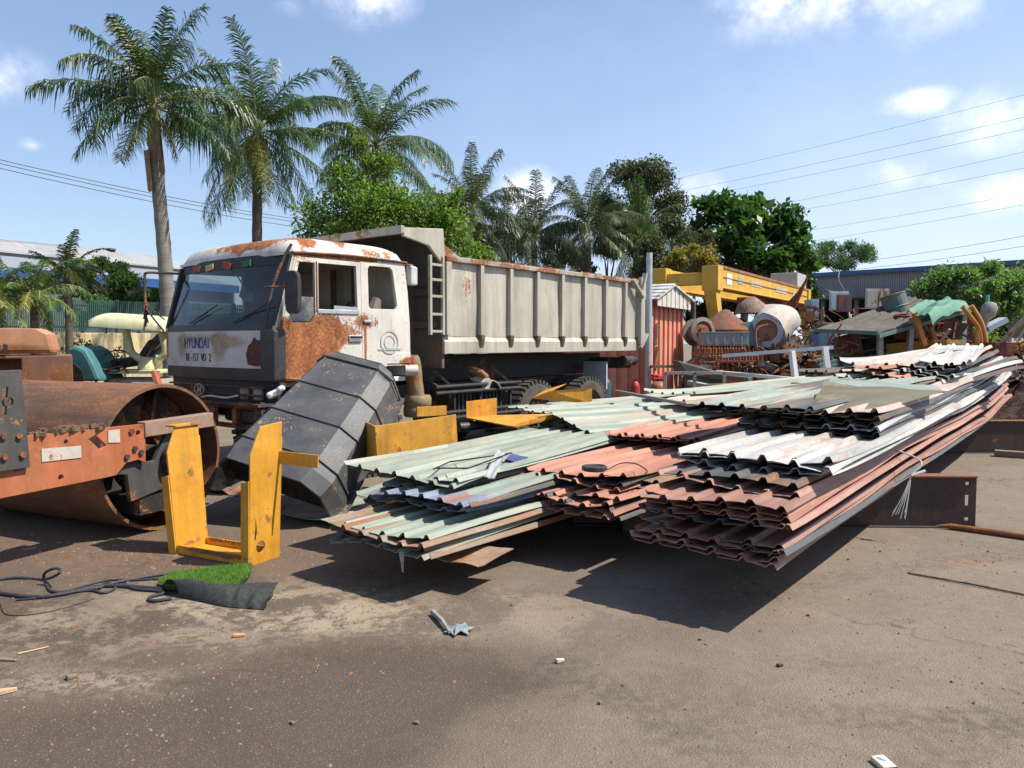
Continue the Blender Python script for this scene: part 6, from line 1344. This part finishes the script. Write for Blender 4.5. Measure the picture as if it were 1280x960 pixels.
def tree(name,label,base,top_c,rad,n,size,mats,seed,trunk_r=.14,nclump=26,cr=.34,cat='tree',group=None,flat_=1.0,asp=.45,bark=None,trunk_to=None,extra=(),up=.5,zmin=.35):
    g=random.Random(seed); b=Vector(base); c=Vector(top_c); t_=thing(name,label,cat,b,0,group); rx,ry,rz=rad; cl=[]
    for k in range(nclump):
        while True:
            d=Vector((g.uniform(-1,1),g.uniform(-1,1),g.uniform(-1,1)))
            if .25<d.length<1: break
        d*= (.80/ max(.55,d.length)) if g.random()<.75 else 1.0
        p=c+Vector((d.x*rx,d.y*ry,d.z*rz)); 
        if p.z < b.z+zmin: p.z=b.z+zmin+g.random()*.4
        cl.append((tuple(p-b),min(rad)*cr*g.uniform(.65,1.25)))
    for e in extra: cl.append((tuple(Vector(e[0])-b),e[1]))
    m=MB(); jt=c-Vector((0,0,rz*.55)); jt=b.lerp(jt,1.0); tk=smooth_path([Vector(),(jt-b)*.5+Vector((g.uniform(-.1,.1),0,0)),jt-b],5); nseg=len(tk); m.tube(tk,[trunk_r*(1-.5*i/(nseg-1)) for i in range(nseg)],10); m.build('trunk',bark or M_bark,t_,smooth=True)
    m=MB()
    for (p,r_) in cl:
        p=Vector(p); s_=tk[-1-g.randint(0,2)]; mid=s_.lerp(p,.5)+Vector((g.uniform(-.1,.1),g.uniform(-.1,.1),.12*rz)); m.tube(smooth_path([s_,mid,p],3),[trunk_r*.42*(1-.8*i/6) for i in range(7)],5,False)
        for _ in range(3):
            q=p+Vector((g.gauss(0,1),g.gauss(0,1),g.gauss(0,.8)))*r_*.7; m.tube([mid.lerp(p,.6),q],[trunk_r*.12,trunk_r*.04],4,False)
    m.build('limbs',bark or M_bark,t_,fix=False)
    P=crown_points(cl,n,seed); gg=np.random.default_rng(seed); V=leaf_quads(P,size,asp,up,gg)
    quads_mesh('crown',V,mats,t_); return t_
M_lfbright=leaf_mat('bright_leaves',(.045,.105,.014),(.17,.26,.035),(.27,.28,.05),1.6,.55,.28)
M_lfdark=leaf_mat('dark_leaves',(.012,.034,.012),(.035,.075,.022),None,.8,.4,.2)
M_lfbroad=leaf_mat('broad_leaves',(.018,.052,.015),(.068,.135,.035),None,.7,.35,.28)
M_lfolive=leaf_mat('olive_leaves',(.035,.05,.022),(.085,.10,.05),(.14,.10,.06),.8,.6,.2)
M_lfyel=leaf_mat('yellow_leaves',(.10,.10,.02),(.26,.21,.04),(.34,.17,.05),1,.55,.3)
M_lfhedge=leaf_mat('hedge_leaves',(.02,.05,.012),(.07,.13,.03),None,1.2,.5,.25)
M_lfpale=leaf_mat('pale_leaves',(.06,.13,.04),(.17,.27,.09),(.25,.27,.12),1.3,.5,.3)
M_lffar=leaf_mat('far_leaves',(.05,.10,.05),(.11,.18,.09),None,.4,.6,.25)
def TB(u,Y): q=D(u,428,Y); return (q.x,Y,0)
def TC(u,v,Y): return D(u,v,Y)
# bright green bush-tree behind the truck
Yb=18.5; k_=Yb/960
ex=[(D(u,v,Yb),r_*k_) for u,v,r_ in ((400,270,34),(440,240,36),(480,250,40),(530,265,36),(560,285,32),(590,318,24),(610,325,16),(395,300,28),(430,215,22),(450,180,13),(440,160,8),(462,200,14),(480,205,22),(560,255,18),(575,240,10),(520,300,40),(450,290,40))]
tree('leafy_tree','bright green leafy tree right behind the truck cab',TB(490,Yb),TC(490,285,Yb),(1.9,1.4,.95),19000,.115,M_lfbright,21,.13,16,.45,extra=ex,zmin=1.2)
tree('leafy_tree','tall dark fine-leaved tree behind the grey palms',TB(800,44),TC(797,262,44),(2.6,2.2,2.9),17000,.20,M_lfolive,22,.25,30,.36,extra=[(D(785,220,44),1.0),(D(822,222,44),1.0),(D(800,214,44),.7),(D(835,262,44),1.2),(D(765,262,44),1.1)])
tree('leafy_tree','broad-leaved dark green tree above the gantry crane',TB(925,38),TC(935,302,38),(3.1,2.4,2.2),8200,.40,M_lfbroad,23,.25,34,.33,asp=.6,up=.9,extra=[(D(903,262,38),1.1),(D(880,255,38),.6),(D(965,285,38),1.0),(D(990,310,38),.9),(D(1010,330,38),.7),(D(940,262,38),.9)])
tree('leafy_tree','olive and yellow bushy tree left of the gantry crane',TB(850,34),TC(838,318,34),(2.1,1.6,1.5),11000,.17,M_lfolive,24,.16,26,.36)
tree('leafy_tree','yellow-leaved shrub touching the left end of the gantry',TB(868,31),TC(868,322,31),(.9,.8,.7),4200,.16,M_lfyel,25,.10,16,.4,extra=[(D(845,330,31),.5),(D(885,325,31),.4)])
tree('leafy_tree','pale distant tree over the warehouse roof',TB(1058,72),TC(1055,318,72),(3.0,2.5,1.25),8000,.24,M_lffar,26,.13,46,.5)
tree('leafy_tree','pale green willowy tree in front of the right warehouse',TB(1225,22),TC(1218,366,22),(1.5,1.2,.75),15000,.15,M_lfpale,27,.11,26,.36,asp=.3,extra=[(D(1155,362,22),.35),(D(1180,350,22),.5),(D(1268,352,22),.5),(D(1260,380,22),.6),(D(1236,400,22),.5),(D(1225,425,21),.45),(D(1240,335,22),.3),(D(1185,375,22),.4)])
tree('leafy_tree','small dark tree at the right frame edge',TB(1300,24),TC(1298,375,24),(1.0,.8,1.0),4500,.15,M_lfhedge,28,.10,14,.4,asp=.35)
for k,(u,v,Y,r_,n) in enumerate(((880,372,40,(2.2,1.2,1.6),6000),(960,368,42,(3.0,1.4,1.8),7000),(760,345,46,(3.0,1.4,2.0),6000),(690,350,46,(3.0,1.4,1.6),6000))):
    tree('leafy_tree',['dark undergrowth tree behind the left gantry leg','dark undergrowth tree behind the middle of the gantry','dark bushy tree behind the rear of the tipping bed','dark bushy tree behind the middle of the tipping bed'][k],TB(u,Y),TC(u,v,Y),r_,n,.26,M_lfdark,30+k,.2,20,.4)
M_lfbush=leaf_mat('bush_leaves',(.04,.09,.022),(.14,.22,.06),None,1.2,.5,.3)
for k,(u,v,Y,r_,n) in enumerate(((134,360,25.5,(1.4,.8,.85),17000),(172,376,25.5,(1.0,.6,.5),7500),(100,385,24,(.9,.5,.5),5500))):
    tree('garden_bush',['large dark green bush above the picket fence','low bush spilling over the fence by the royal palm','bush behind the fence near the small palms'][k],TB(u,Y),TC(u,v,Y),r_,n,.13,M_lfbush,40+k,.07,18,.42,'bush',extra=[(D(125,330,27.5),.35),(D(150,336,27.5),.3)] if k==0 else ())
# weeds  in front of the wall
for k,(u,v,Y) in enumerate(((115,445,21.8),(140,452,21.6),(92,440,21.6))):
    tree('weed_shrub','thin dry weed shrub growing in front of the stained wall',TB(u,Y),TC(u,v,Y),(.4,.3,.45),260,.10,M_lfolive,50+k,.025,9,.5,'shrub','weeds before the wall',zmin=.1)
# palms
def frond(L_, elev, droop, nl, ll, lw, hang, seed, both=1.0, plume=0., curl=0.):
    g=random.Random(seed); n=14; pts=[]; a=elev; p=Vector((0,0,0)); ds=L_/n; yaw=0
    for i in range(n+1):
        pts.append(p.copy()); a2=a-droop*(i/n)**1.4; yaw+=curl/n; p=p+Vector((math.cos(a2)*math.cos(yaw),math.cos(a2)*math.sin(yaw),math.sin(a2)))*ds
    Q=[]
    for k in range(nl):
        t=.14+.86*(k+.5)/nl; f=t*n; i=min(n-1,int(f)); q=pts[i].lerp(pts[i+1],f-i); tg=(pts[i+1]-pts[i]).normalized(); sd=tg.cross(Vector((0,0,1))); sd=sd.normalized() if sd.length>.05 else Vector((0,1,0)); upv=sd.cross(tg)
        lenf=ll*(math.sin(math.pi*(.12+.80*t))**.6)*g.uniform(.62,1.15)
        for s_ in (1,-1):
            if g.random()>both: continue
            d=(sd*s_*.85+tg*(.45+.35*t)+sd*g.uniform(-.25,.25)+tg*g.uniform(-.22,.22)+upv*(g.uniform(-.3,.3)+plume*g.uniform(-1,1))).normalized(); mid=q+d*lenf*.5+Vector((0,0,-hang*lenf*.18)); tip=q+d*lenf*(.95-.25*hang)+Vector((0,0,-hang*lenf*(.45+.45*g.random())))
            w=tg*lw*.5; Q.append((q-w*.7,q+w*.7,mid+w,mid-w)); Q.append((mid-w,mid+w,tip+w*.15,tip-w*.15))
    return pts,np.array([[tuple(v) for v in q] for q in Q])
M_palm=leaf_mat('palm_leaves',(.017,.046,.017),(.055,.105,.036),(.15,.13,.05),.6,.38,.15)
M_palm2=leaf_mat('coconut_leaves',(.022,.055,.016),(.075,.13,.038),(.19,.16,.06),.6,.38,.17)
M_palmy=leaf_mat('yellowing_leaves',(.14,.15,.03),(.30,.27,.07),None,.6,.4,.3)
M_palmg=leaf_mat('grey_palm_leaves',(.034,.055,.025),(.10,.13,.055),(.17,.15,.09),.6,.4,.15)
M_palmb=leaf_mat('yard_palm_leaves',(.04,.085,.018),(.13,.19,.045),(.28,.22,.07),.8,.45,.25)
M_stem=rough_mat('palm_stem',(.14,.17,.05),(.26,.24,.09),3,.7,.2); M_dry=rough_mat('dry_sheath',(.22,.15,.09),(.36,.27,.18),4,.95,.5)
M_trunk=rough_mat('palm_trunk',(.17,.15,.125),(.27,.245,.21),2.2,.9,.5,(1,1,5)); M_trunk2=rough_mat('coconut_trunk',(.085,.07,.055),(.15,.125,.10),2.2,.9,.6,(1,1,5))
def palm(label,base,top,fr,lmat,trunk_m,r0,r1,seed,bend=.1,crownshaft=False,name='palm_tree',nuts=False,group=None):
    """fr: list of (azimuth deg, elev deg, length, droop, hang, material or None)"""
    b=Vector(base); tp_=Vector(top)-b; t_=thing(name,label,'palm tree',b,0,group); g=random.Random(seed)
    pth=smooth_path([Vector(),tp_*.5+Vector((bend,0,0)),tp_],12); n=len(pth); m=MB(); m.tube(pth,[r0+(r1-r0)*(i/(n-1))**.7+.012*(i%2) for i in range(n)],14); m.build('trunk',trunk_m,t_,smooth=True,ang=80)
    if crownshaft:
        m=MB(); m.tube([tp_+Vector((0,0,-.1)),tp_+Vector((0,0,.5)),tp_+Vector((0,0,1.1))],[r1*1.15,r1*1.05,r1*.5],12); m.build('crownshaft',M_stem,t_,smooth=True); 
        for k,(dx,dz) in enumerate(((.12,.25),(.2,-.1),(-.12,-.5))):
            m=MB(); m.shell(lambda p,q:(dx+.10*math.cos(3*q)+.08*p,-r1*1.05+.16*(q-.5)-.05,dz+.35-1.0*p-.1*math.sin(3*q)),8,4,.02); sh_=m.build('dead_sheath',M_dry,t_,smooth=True); sh_.location=tp_
        top_=tp_+Vector((0,0,.95))
    else: top_=tp_
    for k,(az,el,L_,dr,hg,mt) in enumerate(fr):
        pts,Q=frond(L_,R(el),R(dr),int(34+L_*16),(.24*L_ if L_<3 else .80),.034 if L_>2 else .026,hg,seed*50+k,1.0,.55 if crownshaft else .12,g.uniform(-.6,.6))
        m=MB(); m.tube(pts,[.030*(1-.85*i/(len(pts)-1)) for i in range(len(pts))],5,False); 
        fo=quads_mesh('frond',Q,mt or lmat,t_); fo.location=top_+Vector((0,0,g.uniform(-.08,.08))); fo.rotation_euler=(0,0,R(az))
        st_=m.build('midrib',M_stem,fo,smooth=True)
    if nuts:
        for k in range(6):
            a=k*1.05; m=MB(); m.lathe([(0,-.15),(.08,-.12),(.125,0),(.09,.11),(0,.14)],Matrix.Translation(top_+Vector((.26*math.cos(a),.26*math.sin(a),-.32-.1*(k%2)))),10); m.build('coconut',rough_mat('coconut_husk',(.10,.12,.03),(.2,.18,.06),5,.7,.2) if 'coconut_husk' not in bpy.data.materials else bpy.data.materials['coconut_husk'],t_,smooth=True)
    return t_
def ring(n,seed,Lr,spec):
    """spec: list of (count, elev lo, hi, droop lo, hi, hang)"""
    g=random.Random(seed); out=[]; a0=0
    for cnt,e0,e1,d0,d1,hg in spec:
        a0+=37
        for k in range(cnt): out.append((a0+360*k/cnt+g.uniform(-18,18),g.uniform(e0,e1),Lr*g.uniform(.85,1.12),g.uniform(d0,d1)*g.uniform(.75,1.25),hg*g.uniform(.6,1.35),None))
    return out
Yr=19.5; b=D(214,428,Yr); b.z=0; t_=D(193,178,Yr)
fr=ring(0,1,2.75,[(5,62,82,30,60,.7),(7,32,58,60,100,.95),(8,2,26,55,90,1.1),(5,-30,-5,30,60,1.1)]); fr.append((170,75,2.5,40,.4,M_palmy)); fr.append((165,82,2.4,50,.5,M_palmy))
M_dead=leaf_mat('dead_fronds',(.13,.085,.04),(.24,.17,.09),None,.8,.7,.15)
fr+=[(200,-55,1.5,25,1.1,M_dead),(20,-60,1.4,20,1.1,M_dead)]
palm('tall royal palm with a grey ringed trunk at the left of the truck',b,t_,fr,M_palm,M_trunk,.205,.15,61,.06,True)
Yc=26.0; b=D(312,428,Yc); b.z=0
fr=ring(0,2,3.5,[(6,58,84,25,60,.7),(8,28,55,60,100,1.0),(8,0,25,55,90,1.15),(7,-50,-20,25,50,1.1)]); fr+=[(250,-35,2.6,35,1.0,M_palmy),(290,-30,2.8,45,1.0,M_palmy),(270,25,2.2,80,1.0,M_palmy),(310,-60,2.0,15,1.2,M_dead),(270,-58,2.6,20,1.2,M_palmy),(190,-58,2.5,20,1.2,M_palm2),(350,-55,2.7,20,1.2,M_palm2)]
palm('coconut palm with dark leaning trunk directly behind the cab',b,D(321,166,Yc),fr,M_palm2,M_trunk2,.20,.14,62,.10,False,nuts=True)
Yd=29.0; b=D(478,428,Yd); b.z=0
palm('coconut palm rising behind the bright green tree',b,D(470,182,Yd),ring(0,3,3.4,[(6,56,82,25,60,.7),(8,26,50,60,95,1.0),(7,0,20,55,85,1.1),(5,-35,-10,30,50,1.1)]),M_palm2,M_trunk2,.19,.14,63,-.1,False)
for k,(u,v,Y,Lr,lab) in enumerate(((590,264,36,3.0,'grey-green palm half hidden by the bright green tree'),(667,297,38,3.2,'bushy grey-green palm above the middle of the tipping bed'),(734,284,38,3.1,'grey palm with visible dark trunk above the tipping bed'),(632,296,42,2.8,'small palm between two grey palms above the bed'),(800,298,40,3.3,'drooping palm in front of the tall dark tree'),(560,300,38,2.6,'low palm crown just right of the bright green tree'))):
    b=D(u+2,428,Y); b.z=0
    palm(lab,b,D(u,v,Y),ring(0,70+k,Lr,[(6,56,82,30,60,.8),(7,25,50,60,100,1.1),(7,0,20,55,90,1.2),(6,-45,-15,20,50,1.1)]),M_palmg if k!=4 else M_palm2,M_trunk2,.17,.13,70+k,.08,False)
# small yard palms at the left
for k,(u,v,Y,Lr,lab) in enumerate(((42,372,17.5,1.35,'small yellow-green palm in front of the picket fence'),(84,346,19.5,1.2,'small dark palm rising over the fence'),(-10,372,17,1.3,'small yellowish palm cut off by the left edge'))):
    b=D(u,428,Y); b.z=0
    palm(lab,b,D(u,v,Y),ring(0,80+k,Lr,[(4,55,80,40,70,.5),(6,20,45,60,95,.6),(5,-5,15,50,80,.7)])+[(300,20,Lr,85,.6,M_palmy),(250,0,Lr,70,.6,M_palmy)],M_palmb if k!=1 else M_palm2,M_trunk2,.10,.08,80+k,.03,False,name='small_palm')
# power lines
M_wire=flat('power_wire',(.10,.10,.11),.6)
def pline(label,p,q,sag,r_,group):
    p=Vector(p);q=Vector(q); n=24; m=MB(); m.tube([(q-p)*(i/n)+Vector((0,0,-sag*4*(i/n)*(1-i/n))) for i in range(n+1)],r_,5); return tag(m.build('power_line',M_wire,None,loc=p),label,'power line',group)
for k,(v0,v1,lab) in enumerate(((187,240,'uppermost'),(192,244,'middle'),(198,250,'lowest'))):
    pline(f'{lab} of the three power lines passing behind the royal palm',D(-260,v0-52,30),D(420,v1+40,62),.5,.022,'power lines at the left')
for k,(ur,vr,ul,vl,lab) in enumerate(((1290,141,830,243,'first from the top'),(1290,156,870,246,'second from the top'),(1290,184,930,264,'third from the top'),(1290,204,950,271,'fourth from the top'),(1290,236,970,294,'fifth from the top'),(1290,250,985,306,'sixth from the top'))):
    a=D(ur+500,vr-500*(vl-vr)/(ur-ul)*1.05,40); bq=D(ul,vl,80); pline(f'{lab} of the six long power lines crossing the sky at the right',a,bq,.35,.013,'power lines at the right')
pline('faint high wire far above the six power lines',D(1500,60,70),D(790,235,110),.5,.016,'power lines at the right')
for k,(v0,v1,lab) in enumerate(((290,336,'upper'),(306,345,'lower'))): pline(f'{lab} of two thin wires just above the right warehouse',D(1500,v0-38,46),D(1050,v1-6,70),.3,.016,'wires over the right warehouse')
